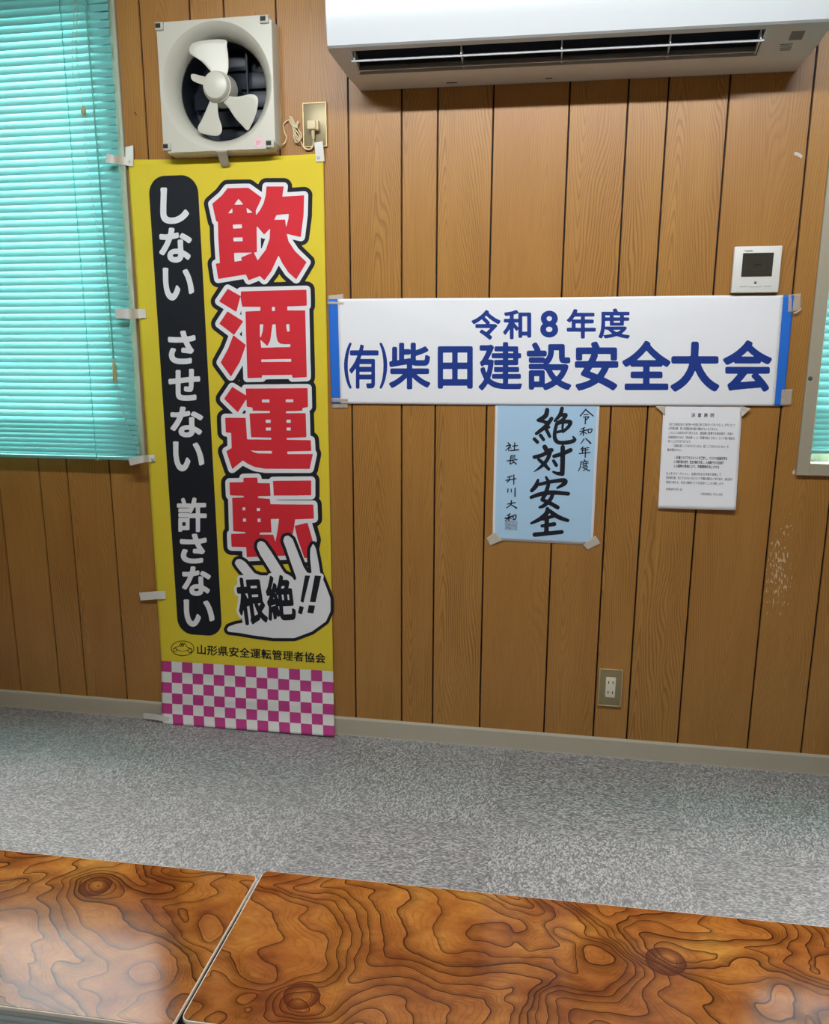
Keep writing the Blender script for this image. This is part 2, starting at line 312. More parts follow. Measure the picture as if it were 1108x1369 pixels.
    'K92aG2K72ZQ2K62Td2KD2TV2KV2TR2Mh2TF2Mp2T92Mt2Sq2Mn2Lx2MX2Lj2KB2KO2J_2KE2Jz2K62MZ2Bg2Mq2Bg2SH2Fq2ST2Fn2Uc2ET2YQ2Cn2d-2C22-C2Cb2-S2Ch2-Z2Ct3092JV30B2Jl3052Js2pb2JV2pN2Ja2pK2Jm2pM2Kc2'
    'pP2Kk2pa2Kp2zY2LD2_E2LK2_V2LS2_N2Pk2_K2QK2_C2QV2pV2QU2pJ2QX2pE2Qh2pG2RA2pT2RK2xz2Ro2yz2Rt2z82Rz2zD2Sw2z92cQ2z42dC2yq2dK2pX2dC2pL2dF2pF2dT2pI2dx2pV2e42xN2eS2xX2ee2xZ2fW2xf2fi2-52gD2'
    '-I2gJ2-N2gV2-P2hn2-M2p12-82p72uZ2p42t_2p02nP2oy2mr2ou2gC2oq2fe2om2VX2od2VP2oZ2VL2oQ2VO2lp2VL2lY2VC2lU2Oj2pJ|2pT2jj2s-2jm2t42ji2t72jX2t42iX2s_2iQ2sp2iN2pR2iM2pL2iQ2pI2ib2pK2jY|2dT2j'
    'X2h02ja2h72jW2hA2jL2h62iG2h12iA2gr2i72dR2i62dK2iA2dH2iL2dK2jM|2f32Zw2hA2Z-2hM2Zx2hS2Zj2hL2YX2h62YR2f92YP2ez2YS2et2Yg2ev2Zh|2pX2a42rJ2a82rV2a52rb2Zt2rV2Yh2rG2Yb2pS2Yc2pM2Yq2pO2Zr|2e'
    '-2W92hF2WB2hN2Vy2hI2Uv2h22Un2ew2Um2eo2V02er2Vz|2pT2WK2rC2WO2rO2WL2rT2W72rO2V22r92Uy2pO2Uz2pJ2VB2pK2W5|2Ws2Kx2Yt2Ki2hG2Kt2hQ2Ko2hT2Kg2hR2Jm2hN2Je2hD2Ja2aQ2JX2Y82K22Wq2Kl2Wl2Kt|2X127'
    'V2T827M2SO27F2SF26_2SA25N2S625F2Rx25A2R02532L724r2Kw24n2Kr24g2Km1_E2Ko1-U2Kt1-K2MK1-F2Rm1-I2R_1-C2S21-12R_1za2Rn1zQ2M81z62Lx1z32Ls1yy2Lf1iD2Lk1i62Lw1i32Rl1hz2Rz1hu2S11he2R-1hM2Rn1h'
    'D2Ls1gn2Kg1gg2KU1gZ2KN1fX2KM1b12KQ1aE2KY1a62Kp1a32Q_1aB2S31a72S81Zy2SB1ZJ2SD1VF2SG1V72SR1V12o41Wp2oI1X82qD1fN2rY1kc2sJ1pE2sa1pN2_A1q02_t1q92_z1qJ2__1qx2_s1wy2_k1x42_Y1x62td1wr2t31w'
    't2l91wd2ka1wf2fy1wX2fo1wn2fe1yy2fV1zB2Zg1zQ2ZV1zW2ZS1zi2ZV1-C2Zj1-M2ea1-a2fl1-h2fw1-n2f-1_12fu24v2ff24_2ax24w2Zn24z2Ze2592ZV27K2ZQ27V2ZA27b|2zd26u2kr26N2hg26B2hX25_2hW25d2hd1_a2hh1'
    '--2ht1-t2iT1-u2j21-z2td1_I2uC1_N2-n1_c2-w1_s2_526k2_226s2-t26x|2RD1uT2SM1uY2Sb1uS2Sb1tG2SU1t12RI1sx2R31t02R31uD|2Yk1uM2Z_1uQ2aB1uN2aH1u92aA1t02Zx1sw2Ye1sw2YY1t92Ya1u5|2RE1os2SV1ox2'
    'Sl1or2Sk1nW2Se1nH2RJ1nA2R41nG2R41ob|2Yv1p32aA1p82aP1p32aP1nc2aJ1nN2Y_1nG2Ym1nM2Ym1op|2fu1p82jk1pJ2ju1pH2j_1p92iy1j32hp1e32hf1dr2hW1e32gl1gy2ga1hC2Zs1gy2Zf1g_2Za1hA2Zc1hl2Zq1hv2aY1h'
    '_2et1iF2fb1iL2fn1iR2fs1jG2fj1oJ2fl1ox|2yN1nu2sE1m92s21m32rz1lx2tJ1fh2wR1WE2wY1W12wp1Vy2yd1W22yu1WD2_11fJ2ym1ne2yd1ns',
  'hand_black':
    '2o21ia2mH1i02lp1hj2lK1hG2ks1gQ2kL1e_2kB1eA2kQ1d52li1Zi2o91Rp2pC1Om2pK1OK2pE1OB2nN1O-2mw1PI2gr1Z22dc1de2ce1eV2bY1ez2aa1fF2Zn1fD2Z31e-2Xi1eA2XC1dh2Wo1d52Wa1cS2WI1ar2WH1aG2WW1ZE2Xy1Vm'
    '2cG1Os2cp1Nv2cr1Nn2cm1Ne2ac1NW2ZQ1NX2X31OL2Sc1Tf2Rk1UG2Pj1VL2O_1VW2OG1VU2Ma1V32Ll1Ud2K-1Tp2KJ1SY2K51Ru2K21RE2KD1QX2Le1OF2OX1Ko2Qg1E_2Ql1EP2Qs1692Qo1502Oj0_Q2O10zm2Nl0zd2Kb0yx2HB0xZ'
    '2Fs0wv2FM0wT2E_0w12EE0ug2E30u22E20tW2ED0sv2EY0sJ2F50rg2Ff0rI2Gt0r12Ln0qq2Ti0py2eX0pD2qK0p_2rX0qQ2-J0uJ35n0-836K0-i36f0_B38u14A39A15539G19039F1B_38_1D036Y1Jc34A1PK33C1W632L1ar31x1cD'
    '30t1e830R1eZ2_w1en2_91eq2-S1eb2zm1d_2zN1dP2yM1bT2y81ad2y11ZM2xx1Vf2yF1RS2yE1RI2y61RF2xM1SR2sY1fL2sB1g82rd1gr2pj1iG2oi1ic',
  'hand_white':
    '2oC1g_2n01ge2mY1gI2lv1eh2lt1e22nD1aP2ph1SX2ry1Lt2r_1LU2rx1L52rh1KZ2rP1KH2r81KF2qx1KO2pv1Li2pR1M82mP1Nb2lm1O02fN1YD2cJ1cZ2bk1d52aS1dc2a31df2Zf1dY2Ye1cw2YO1cf2YC1cG2Xx1aj2Y01a42ZV1WU'
    '2dl1Pi2e-1Nd2f01NM2eJ1NH2dr1N52dG1MZ2cw1M52ck1L_2aH1Lt2Z91Lu2YR1M32WL1Mo2Vq1N52Rs1Rw2RO1SR2Qt1So2P71Tl2Ok1Tt2OG1Ts2N21TY2Mi1TN2MQ1T62Ll1Rn2Lk1RW2Lq1RB2N11PI2Pn1M22Q41LX2Py1LP2PM1LW'
    '2O01LQ2NT1L92Mt1KW2Mb1J-2MT1JF2Mf1GZ2MX1GQ2Ll1G72L71FW2Kt1F52Ki1EM2Kg1Di2Kp1C62L61BC2LI1Au2Ld1Aa2M51AJ2Mf1AA2Mm19z2MM16u2Lr14L2LT1362LV11r2Lp10x2Ma0_I2NB0-o2Nj0-d2O70-c2OI0-T2OW0yG'
    '2OH0y12Kw0xJ2HF0vp2Gh0vV2G50uj2Fm0ty2Fz0tQ2GU0su2HA0sk2M30sY2Tz0rf2eo0qw2q60re2qw0rw2zY0vj3410-l34v0_T35E0_u37C14G37Y15C37e18k37d1Bj37R1CQ3521Iu3421LH34N1Mz34I1Nc3471Nw33k1OH33H1OT'
    '32p1OV32d1Ol31b1Vs30k1aa30R1bW2_f1c_2_R1dD2_F1dE2_11d52-r1cr2zp1aq2ze1ZE2zZ1Vs2-31Oz2zx1OW2zj1OK2yA1OQ2xq1Oc2xX1O-2vv1Rb2qp1fC2qU1fe2oz1go2oW1g_',
  'stamp_text':
    '2jY1Ma2jL1MP2jB1M42io1Jw2iM1I42hv1GY2hX1Fh2hT1Fc2hS1Fg2hd1Gg2hR1HJ2gd1I32gJ1IG2g61II2fv1IB2fl1Hx2f91Fd2ey1F52eo1E-2eg1F02ee1FC2fa1IW2fw1Jz2f_1Kd2ft1L42fl1LF2ej1Lx2eW1Lz2eN1Lv2e51LR'
    '2dZ1It2ct1GM2cG1Ed2bq1Dt2bj1DP2bk1D42c81Bf2cP1BD2ck1B62dY1BP2dg1BH2co1972cI18R2c917z2cC17W2cY16D2cz15N2co11n2cX0_62cj0-f2d70-L2dw0-32e70-82eF0-H2eU0_E2ej12I2eq12k2f411-2fM0_c2fW0_D'
    '2fq0-z2g00-y2gV0_82h10_a2h91022h410r2h91152hU10W2hk10L2h_10O2ih10u2iu10w2jF0_-2jb0_P2k50_02kU0-r2lc0-l2pb0_E2q70_S2qY0_p2qv10R2r310v2rD11i2rH13h2rC14T2r114s2qm1532ps15V2pd15V2pQ15M'
    '2pG14u2pG12j2pC12W2p112N2oI12E2l611x2ku1232ko12O2kY15x2kf16C2l716J2pM16j2pu16q2q81722qH17S2qH17z2pd1FK2pP1Fm2pB1Fx2oj1Fz2n_1Fs2nm1G02oO1Ie2oM1J52o61JX2nl1Jv2nD1KH2lF1K42l21K72k-1KH'
    '2l71LO2kz1Lw2kX1ML2jp1Mb|2wq1N02wg1Mt2wY1MQ2tw19Y2u219H2vG18i2vT18n2vY18-2zF1Ml2zD1Mx2z21N0|2_q1ND2_h1M_2_Y1ML2yv19Z2yy19P2z419M2_d19G2_p19P2_v19g3311Mz32_1N632o1NA|2OI1K82N_1Js2Ns'
    '1JF2OA1Fb2O81FK2Ns1F92MR1F02M91Ei2M21EE2MA1CS2MR1Bm2Mu1BY2O61Be2OF1BR2O018r2Nj16m2Mp12f2Mw11_2Nb10R2No1062O30__2OI1042OZ10Q2P712f2PG12p2PK12i2Py0xu2QD0xA2QP0wz2Qc0wv2RV0x32Ro0xF2R_'
    '0xk2R-0yc2RC1522RK1592Rf14_2Rs1502SQ15c2SY15F2T70_Q2T50-u2Su0-G2St0zb2TU0y52Tk0xi2U00xa2UH0xe2VK0yV2Xo0-92Y40-a2Y70_O2YD0_W2ZQ0-B2a00zi2b30y-2bG0yy2bT0z12bh0zK2cB0-q2cH0_I2cB0_q2b-'
    '1082bC10g2a411d2ZP12S2ZC12r2ZF1322a31492as15S2a_1672ar16r2Zz1862Yk1Iy2YX1JQ2YH1Jj2Xt1Jo2Rf1JI2RO1J02RG1IW2RU1Fe2RE1FT2QQ1FQ2QE1FV2Q91Fi2Pp1JM2Pg1Jp2PY1J_2PD1KA|2WW1GM2Wp1GN2Wy1GF2X'
    '31FO2Ww1F72UH1Eq2Tt1Ep2Th1Ey2Tb1Ft2Ti1G4|2lb1G_2lk1G-2lp1Gp2lR1Fl2ke1FY2jz1Fb2jx1Fp2kH1Gp2kU1Gv|2gg1DD2go1DH2gx1D52gy1Cv2gr1Co2gi1Cn2ga1Cs|2Qh1Bv2Rh1C02Rt1Bv2S719X2S51942Rq19I2R51A'
    'k2Qd1Bi|2WG1Bk2X91Bq2XQ1Bl2Xa1Aq2XU1AY2XA1AR2Uu1AB2UQ1A92UD1AF2U31BD2U81BT|2n51Ce2ni1Ci2nv1CZ2o71A42o419t2nt19j2nP19h2nC19q2m_1C62m_1CW|2hS1CC2hc1CB2i71Be2iD1AH2i81A32ht1Ab|2kC1CM2'
    'ks1CQ2l31CG2lG19o2lE19e2l519W2kV19O2kI19Y2k41Bq2k51CD|2fq1AY2fy1AO2g219z2fx19p2fc19k2fV19p2fV19_2fi1AS|2YW17F2Yh17B2Yg16-2Y015u2Xj15g2Xb15r2XG16n2XG16z2Xe178|2Uo16m2V016n2V916f2VY1'
    '5H2WL1382X411W2X311O2Wv11F2VM10Q2VE10S2V910g2Ua16E2Ub16d|2gY16v2gj16v2gl16n2g816B2fc16B2e_15u2ef15d2eT15g2e815v2eH1622ep16H|2yO17a2yA17I2xN13j2xd13Z2-F13G2-V13I2-f13a2_T17D2_S17Q2_'
    '717Z|2tS16z2tI16i2sO13D2sl12z2uJ12O2uW12d2vb16E2vX16M2vL16S2tf16_|2iE16C2iR16D2iX1602id14a2ib1402iP14O2h-15o2h_15_',
  'kana':
    '1vy4ED1vc4D_1vN4Da1vR4Bk1ui44t1uZ42o1uh41Q1uq40w1vA4081vs3_M1wj3-p1y33-K1yp3-C1-Z3-A2003-H21o3-j23j3_Z24h40A25x41926k41-26x42J26z42e26o42z25o44A25Z44H25B44K24l44B23642a22E41_21L41X'
    '1__4151-p40z1zd40y1ya41C1xw41k1xi42K1xf42x1xs45_1yY4CV1yj4Da1yY4Dz1yF4E8|1z43yb1yh3yQ1yS3y51y83wf1xv3vy1xm3vj1xZ3vf1wI3vd1u63vq1tf3ve1tR3vK1tP3tu1tV3tf1tl3tQ1u33tI1wO3tA1wZ3t11wO3s'
    'f1vR3r61tu3p21t43o81sv3np1sv3nQ1t33n81t-3mb1uf3mJ1v23mL1vQ3mb1x03od1yd3r91zl3tK1zx3tQ1-m3tV20g3tt2153u721H3uS21J3vm2173wB20q3wK20a3wM1_63w31-v3w61-u3wG1_J3xe1_I3xs1_63yC1-a3yR|22x3'
    'w022S3vl21j3uq21Y3uO21k3tz24P3sS25g3rZ2693rR26d3rZ27b3si27g3tC27Z3tU2753tt25J3uz23N3vy|21B3tB20k3sz20V3sX20U3pP20P3pB20A3p61-w3p81-L3p41zB3op1yL3oO1xe3nq1x03mn1wv3mL1wv3lK1xC3kb1xR'
    '3kC1y13jf1yi3jJ1zu3iz1-m3it1_v3iw21B3jG21r3je22S3kF22t3kz22y3lM2313lQ23S3lD24g3kC2543k325P3k525p3kM26d3lS26e3m226I3mT25D3nG23K3oI2393oT2383qp23I3sT2393ss22x3t322h3t9|1-s3mm1_X3mn20'
    'L3mg20Q3mW20O3mI2063lk1_d3lT1_B3lO1-Q3lR1zp3li1zd3m31zn3mO1-K3mi|1uj3gj1uI3gU1u43g51u93fI1tx3bA1ty3ZL1u43XW1uW3VA1vE3TW1vq3Sl1wF3SN1wt3R_1xJ3Rq1y33Rk1yr3Rp1zq3SM1-M3Sq1_13Th1_o3U-2'
    '0T3WW20U3Ws20G3XJ1_Q3YL1_33Yc1-l3Ye1-X3YX1-J3YI1zW3WO1yk3V81yT3Uw1y83Ut1xv3Uz1xZ3VJ1x53WL1wu3XC1wg3Ys1wc3Z_1wr3ea1x23g51ww3gO1wZ3gc1vh3gi|2403fv23d3fq22T3fO22F3f82293el23P3c82423aD'
    '24P3YW24o3Uy2553Ue25Y3UZ2713VA27M3VX27R3WG27G3Y02713ZR26b3bF2623cu25Q3eM24l3fY24S3fs|2143Do1_n3De1_O3DO1_A3D51_93Cp1_i3Ax1_c3Ai1ym3Ah1vl3Aw1vD3Au1uw3Aj1uf3AJ1ua39N1uf38r1ut38V1vJ38'
    'I1yk38620U38C20f38121f35o21Q35j20435q1_Y35b1_K35D1_B34W1_A33-1_J33h1_b33S1_s33N20V33M23y32z24T33024p33D25R33x25i34L25k34e25V35524q35w24J36k23r37c23W38Q23e38Z25j38w26i39I26t39X26z39'
    't26t3BD26W3Bd2683Bi23x3B922e3B022V3BD21-3DV21j3Dk|1wN35h1w235Z1vq35M1vL34Z1uq33G1uf32d1uc3251un30s1v230G1vN2_k1wF2-z1xS2-O1yk2-41-Y2zy1_v2zy2262-523l2-M2492-a24J2-t24T30L24L30j23z3'
    '0-23a31022C30k20b30c1-a30c1z130o1yL3121xv31K1xX31w1xb32w1xw33h1yR34W1yS34w1yH35D1y535M1x435d|2382xo22k2xZ22a2xC22d2wG22V2uB22M2ty1-s2tY1-B2tZ1-32to1-I2wX1-E2wu1-22x61zk2xG1yI2xG1y1'
    '2xB1xq2x01xa2wa1xd2vS1xR2tJ1x72tA1uA2sx1tp2sl1td2sS1tZ2s91td2qu1tl2qX1tz2qM1uS2qH1wd2qa1x92qb1xH2qV1x32mY1x22la1xA2kk1xI2kG1xp2jT1yd2iv1z82il1-V2iX2162iU24r2io25N2iy25g2jH25q2kz25i'
    '2lI25K2lZ2502la23m2lL21T2l81_72l71-D2lI1zz2lQ1zl2lg1zc2mC1zt2qi1z-2qw21K2rL22A2rJ22F2r52252pn21-2pO21n2pI21C2pK20E2pU1_n2pH1_W2oo1_S2nU1_e2nB20H2mx21i2mp22p2mr23G2my23g2nB24A2nr24Y'
    '2pN24o2rX24z2rc25l2rg27V2ri27q2rr2822s42892sR28D2td2882ty27z2uA27W2uI25F2uA24_2uG25C2xD2532xe24d2xq|1zT2fe1z42fS1yt2f81yW2dZ1yH2d01y62cs1wb2cj1uM2ct1tu2cf1tb2cH1ta2b71tj2ai1t_2aU1u'
    'O2aO1wm2aP1wz2aJ1wg2Zj1ve2YA1t62V41t62Um1tL2UP1uy2Th1vH2Ti1vh2Tw1wj2V41xm2WR1z62YT1-J2ad21O2bG21o2bW2222bu2212d921k2dY21D2df1_y2dM1_T2dM1_S2dY1_s2eq1_q2f71_g2fL1_E2fZ|23c2dN2382d32'
    '2R2cB22J2bq22S2bP24g2aL26q2Z727H2Z527l2ZL28k2aX28l2au28a2b927N2bv2522d02482dN|21t2ac21S2aQ21E2Z_21A2Wy2152Wm20s2Wg1_Y2We1-x2WZ1zX2WA1yn2Vm1y92VI1xo2Ur1xV2UI1xI2TU1xP2Sl1xd2SC1xx2Rn'
    '1yR2RM1zT2Qu1-J2Qi1_q2Qf20y2Ql21m2Q_22W2RM22x2Rg23Q2SE23s2T823_2TD25m2S326Q2S126h2S926z2SP27l2TT27l2Tu27P2UH25y2VC2492V-23-2W823x2XI2462a523z2aR23j2ac23S2af|1_V2UM20B2UP2122UI2162U'
    '020s2TT20W2TC1_-2T31_72T21-T2TG1-E2TZ1-K2Tv1-X2U41-_2UH|1uY2OW1uA2OK1ty2Nu1t_2Mb1tn2IF1u12Ei1uW2Cn1vD2BI1vs2AY1wA2AH1wy29r1xP29j1yC29f1yx29m1zi2A61zz2AJ1-b2At1_L2Bq1__2Cz20X2E520j2'
    'Ec20j2F120Z2FL1_c2GR1_E2Gg1-u2Gg1-Q2GD1zj2ET1yu2D71yX2Cp1yK2Cm1x_2Cv1xd2DE1xF2Dv1w-2En1wj2G81we2H71wb2Id1wt2N01x22O01wu2OJ1wc2OV1vY2OZ|24E2O822p2Nc22X2NI22R2Mw23W2K-2422Jl24R2IX24v'
    '2GN25H2DD25Z2Cv2602Cs27R2DR27k2Db27w2Dn2812ED27w2Fy27Z2Hw27B2JO26G2Lr25s2Mh2542Nz24l2O9|2191yZ20y1yR20k1y82071wD1_s1vW1_h1vK1_A1vW1zD1vW1yn1x71yX1xm1yE1y91xv1yH1xZ1yB1wt1xs1wW1xR1w'
    'U1x31wx1vg1ws1vR1ud1vH1uL1v71u71uq1u11tX1u91tH1uU1t51-M1tG1-a1tB1-U1t21-L1t01v81so1uw1sd1um1sL1ug1rF1up1qs1v81qg1-Y1qt1_41qZ1_P1qV1_l1qh2021r120a1rr21R1tT21g1tZ2231tZ22A1tV22D1tI22'
    '41ql21_1qZ21u1qU1_x1qO1_K1qQ1-s1qM1-71qa1vK1qQ1u-1qL1um1q91ua1pm1uX1ol1uh1oQ1uw1oF1zo1oN1z_1oM1-41oE1zr1o81v11nz1um1nt1uY1nh1uQ1nK1u11hB1u61gw1uN1gh1vk1gl1w11g_1wD1hS1wP1hZ1zb1hh1z'
    'x1hr1-71i31-C1iK1-Y1nt1-n1nz21c1o421p1o121v1no21Z1hJ21h1h221x1gv2391gx23V1h023i1hF23q1ha24E1o124V1oB27O1oI27c1oO27p1of27w1qB27f1qa27K1qe24a1qZ24P1qe24M1qq24V1tN24Z1ta24p1tg27E1tm27'
    'Z1ts27k1u327q1uO27u1vT27p1vo27d1v-27M1w222a1vw22V1wA22t1xa22o1y922Q1yQ21m1ya|1wZ1lk1y01lp1yG1lk1yD1kB1y61jx1wc1jq1wN1jw1wP1lT|21D1g31_n1fq1_V1ff1_I1fO1_F1et1_m1dD1_e1cy1yl1co1ve1cw'
    '1vD1ct1uq1cg1uZ1cG1uU1bM1uY1aq1up1aS1vP1aG1yk1aG20Z1aW20m1aK21m1YE21Z1Y71__1Y61_f1Xv1_Q1XY1_H1Wl1_H1WI1_Q1Vz1_j1Vo20C1Vk22I1Vg2471VV24g1Va2531Vq25m1We25w1Ww25x1XJ24T1ZK23-1a923i1ar'
    '23q1a_26D1bX26v1br2761c527A1cI2781de26u1e426M1eD24J1df2391dP22r1dP22Y1dv22G1fK2241fq21l1g2|1wL1Xn1w01Xe1vo1XQ1vD1WQ1uk1V51ua1UA1uk1Sw1uw1SY1vM1Rr1wG1R81xZ1Qd1z51QM1zv1QI20w1QR21p1Q'
    'Z23s1Qx24D1R424S1RI24c1Rd24l1St24Y1TK24F1TW23c1TW22i1TI20f1S_1-l1Sv1z21T31y91TP1xf1Tv1xY1Uh1xn1VY1yS1Wh1yS1X91yG1XP1xz1Xb|1-91Or1zp1Of1zb1OL1zJ1Mu1yz1Lw1xa1Lj1vO1Lj1v11LY1uk1L81uj1'
    'Jt1us1JU1v51JG1vV1J91xZ1JF1xi1JE1xn1J61xb1Ie1wX1Gn1uF1DX1uE1DC1uS1Ct1vz1C91wF1CA1wg1CS1xt1E71ze1H41-p1JW1_51Ji21a1KJ2201KZ22E1Kx22H1MO2251Mj21b1Ms20C1MT1__1MU1_y1MY20K1O420H1OP2081'
    'Ob1_g1Os|23q1Mg23K1MK22g1LM22Y1Ky22h1KY22u1KO25G1JB26c1IK2731IG27U1IV28M1Jh28P1KB28G1KW26p1LQ25d1M224N1Mb|2291Jh21m1JT21Z1J721S1HP21V1Fp21Q1Fc21A1FV1_F1FJ1-K1E-1zh1Ee1yz1E21ya1DV1y'
    'H1Ct1y91CP1y71Bc1yC1B81yQ1Ac1yh1AE1z919n1-C19J1-u19B20B19B21E19K22319d22r1A723M1Ah23-1Bz24B1Bx25d1Ar26A1Ao26f1B527Q1CG27S1Co27B1DC25x1E32461F02421HT24B1J72411Ja23g1Jn|1_z1D420Z1D82'
    '1I1D221O1Ct21N1CY2161C320o1Br20C1Bj1_J1Bl1-v1Bx1-m1CH1-x1Cd1_S1Cz|1v516u1uk16a1uc16F1uf1521uT10j1uX0_91ui0zP1vD0xK1v_0vp1x00uq1xq0uR1ya0uJ1zP0uM1z-0uX1-e0ut1_L0vR20G0wb2110xx21V0y-'
    '21g0zT21e0zo21T0-720W0_A20A0_L1_j0_J1_J0-y1-l0zU1-90yN1zl0xp1zO0xT1z60xP1ym0xX1yS0xo1y20yW1xm0zJ1xO0_b1xL11D1xb15T1xm16U1xa16q1xA170|25C16y23k16M23U16223Q15e24B14P24o13E25S11S2630-'
    'g26K0yF26T0y026f0xt27H0xu28m0yZ28-0yl2980z129B0ze2920-z28j10i27y13H26v15b26116t25l16_',
  'assoc':
    '20s0ke20p0kX20Z0gL1_R0gI1_B0gL1_L0jP1_C0jX1-n0jW1-f0jM1-S0fh1-Z0fc1_00fc22X0fe22c0fb22c0fJ22j0fD23C0fE23I0fO23W0jS23R0jY23A0jZ22w0jY22q0jQ22e0gM22K0gJ21I0gK21V0kY21M0kh|24V0kK24N0k'
    'D24N0jm24V0ji24x0jh2500je24z0iV24v0iR24F0iP2490iH2480hv24F0ho24u0hn24t0hO24g0gd24K0fy2420fd2400fR24L0f724b0fA2520fo25K0gO25Z0hJ25b0hl2630ho26G0hn26J0hi26B0fF26K0f826l0f826t0fK2700h'
    'l2750ho27a0hp27g0hz27h0iJ27d0iP2720iV2760jc2790jh27Y0jj27d0jn27g0kG27W0kN|2980kc28O0jw27T0jM27R0jB27k0it27y0it28W0jD2970jh29e0kA29k0kK29f0kT29J0kd|2Bo0kR2Bi0kH2Ba0hn2Be0he2C50hb2EN'
    '0hc2En0he2Eu0hh2F20kL2E_0kS|2I-0kg2Ic0ka2IV0kV2IU0kK2Ib0k52IY0k02H30k02Gh0j-2Ga0ju2GW0im2Gd0ib2H10ic2H90ig2HD0jF2HH0jL2IE0jN2IS0jI2Hy0iR2Gw0iQ2GU0iP2GN0iL2GK0hu2GQ0hm2HV0hm2H30h52H'
    '40gt2IH0gQ2IC0gK2Hi0g72GQ0fn2GL0fi2GL0fZ2Gd0f82Gk0f72H-0fV2J90g32KB0fb2Kq0fD2K_0fD2LO0fe2LN0fm2LA0fx2Jn0gf2KG0hM2KV0hm2LZ0hq2Lf0hx2Lf0iM2LU0iS2JM0iQ2Iw0iQ2Is0iT2JA0j62J80jC2Iz0jK2J'
    'L0jN2Kn0jM2Kq0jH2Kq0ig2L70ic2LQ0ie2LW0io2LZ0jw2LQ0k12JT0k02JB0kb2J50kg|25l0jh26K0ji26P0jg26M0iX26I0iR25l0iR25g0iU|2Ah0jn2Ab0je2AS0gw2Aa0gp2BG0gp2BP0gk2Az0gM2A60fl2A50fd2AI0fP2AS0fI'
    '2Ae0fJ2Bz0gJ2C70gY2Br0go2CR0gq2Ca0gl2CW0fI2Cb0fA2D40f92DD0fF2DJ0gk2DP0gq2E10gp2Dm0gY2Dn0gQ2F90fL2FL0fM2Fi0fd2Fk0fm2FW0f-2ES0gm2EY0gq2FP0gp2Fe0gt2Fi0gy2Fj0hL2Fc0hT2BC0hS2BH0jg2B80jq'
    '|2CM0ju2EH0jw2EM0jp2EG0jj2Du0ji2CP0ji2CK0jl|2Ov0kh2N-0jg2N20i-2M80iV2M20iL2MH0h-2MQ0hu2M-0i82N20hz2N80hu2OY0hu2OV0hH2N60hE2N10h82M_0gm2N40ge2NH0gc2OT0gb2OT0f-2OJ0fw2MK0fw2MC0fo2MC0'
    'fL2MI0fG2Ml0fG2RK0fJ2RS0fV2RT0fp2RM0fx2PS0fw2PA0fz2PD0gc2Qi0gf2Qo0gl2Qp0h72Qi0hH2PG0hI2PD0hM2PE0hp2PK0hv2Qk0hx2Qv0i92RP0hv2RW0hz2Rp0iI2Rr0iQ2Ql0j72Q20jf2PX0kA2PS0kH2PU0kS2PN0kZ2PA0'
    'kg|29G0j128T0iJ27R0hh27N0hb27P0hV27j0hC27s0hA28Q0hU2920hy29q0ij29j0iu|2Sg0kK2SJ0k62SH0jy2T40iw2TF0iw2Te0jB2Tk0j72T-0j72UC0i-2V50i_2VB0iz2V70it2UJ0iu2Ty0ip2Tr0hA2Tt0h32T-0g_2V00h02V'
    '60gy2V20gu2Ug0gs2Te0gs2TX0gm2TW0gV2TS0gR2TP0gX2TT0iG2TN0iL2S90iJ2S20iC2S30hm2SD0hh2Sk0hj2Sp0hc2Sm0gW2Rz0fn2Ry0fc2S70fM2SF0fF2SO0fF2Ss0fo2T50fx2TZ0fc2UI0fL2VU0fH2XI0fN2XO0fQ2XZ0fp2X'
    'Z0fy2XU0g02Vp0fw2Vl0fx2Vk0f_2Vl0gH2Vq0gK2XB0gK2XK0gL2XP0gQ2XR0go2XM0gv2Vs0gt2Vn0gw2Vs0h02Wy0h02X50h62X90iq2X30iu2W80it2Vt0ix2Vx0i_2Wu0j02X10j72XR0jA2XX0jK2XX0kN2XB0kR2Tq0kP2Tg0kF2T'
    'e0jT2Ta0jP2Sy0kC2So0kK|2CK0j72EF0jA2EJ0j92EK0j12EG0ix2E30iw2CN0iv2CI0iy|2ZD0kZ2Z60kS2Z20j_2YD0jy2Y30jq2Y20jS2Y90jM2Yo0jM2Z20jH2Y_0jA2YK0j92YA0j12Y50h42YA0gy2Yp0gx2Yx0gv2Yy0go2Yt0gi'
    '2Xy0gg2Xs0gW2Xu0g62YC0g22Yv0g22Yv0fE2Z20f52ZQ0f42ZX0f92Za0g12Zm0g52aR0g22aH0fo2aP0fR2aW0fK2cd0fb2cr0f92d20f92dJ0fH2dP0fT2dJ0ft2co0h72cf0hI2cH0hC2c70h22cO0gM2cO0gD2bf0g72bO0g62bM0g8'
    '2c90ho2cX0ht2dN0ht2dT0i12dS0iT2d80iX2ae0iW2ad0j02aZ0j82Zn0j92Zk0jG2Zp0jM2ag0jM2al0jT2am0jv2af0j-2Zp0jz2Zk0kX2Zd0kb|2Oz0jk2P30jj2PL0jO2QE0ib2Pk0iY2Nh0iZ|2eh0ka2ea0kV2eN0j-2dr0jA2du0'
    'j22e80iu2e70hs2eH0hm2eh0hn2ek0hk2eg0f82em0f42f60f32fF0f52fN0fG2hX0fI2hr0fH2hz0f82i60f62iU0f82iZ0fH2ic0gc2iX0gl2fk0gk2fR0gl2fO0gq2fe0gv2i10gu2iF0gy2iK0h32iM0hr2iv0hp2j00hu2j30h_2j40'
    'iu2iz0i-2iP0i_2iX0jD2iO0jX2jB0jb2jF0ji2jF0k22j80k62hg0k72hh0kN2hd0kT2h80kb2h10kV2gk0jr2ge0jn2gd0j_2gX0k62fD0k52fE0kL2fB0kU|2UK0jq2VE0js2VI0jp2VB0jY2Ui0jX2UJ0jY|2Vv0jq2Wq0js2Ws0jd2W'
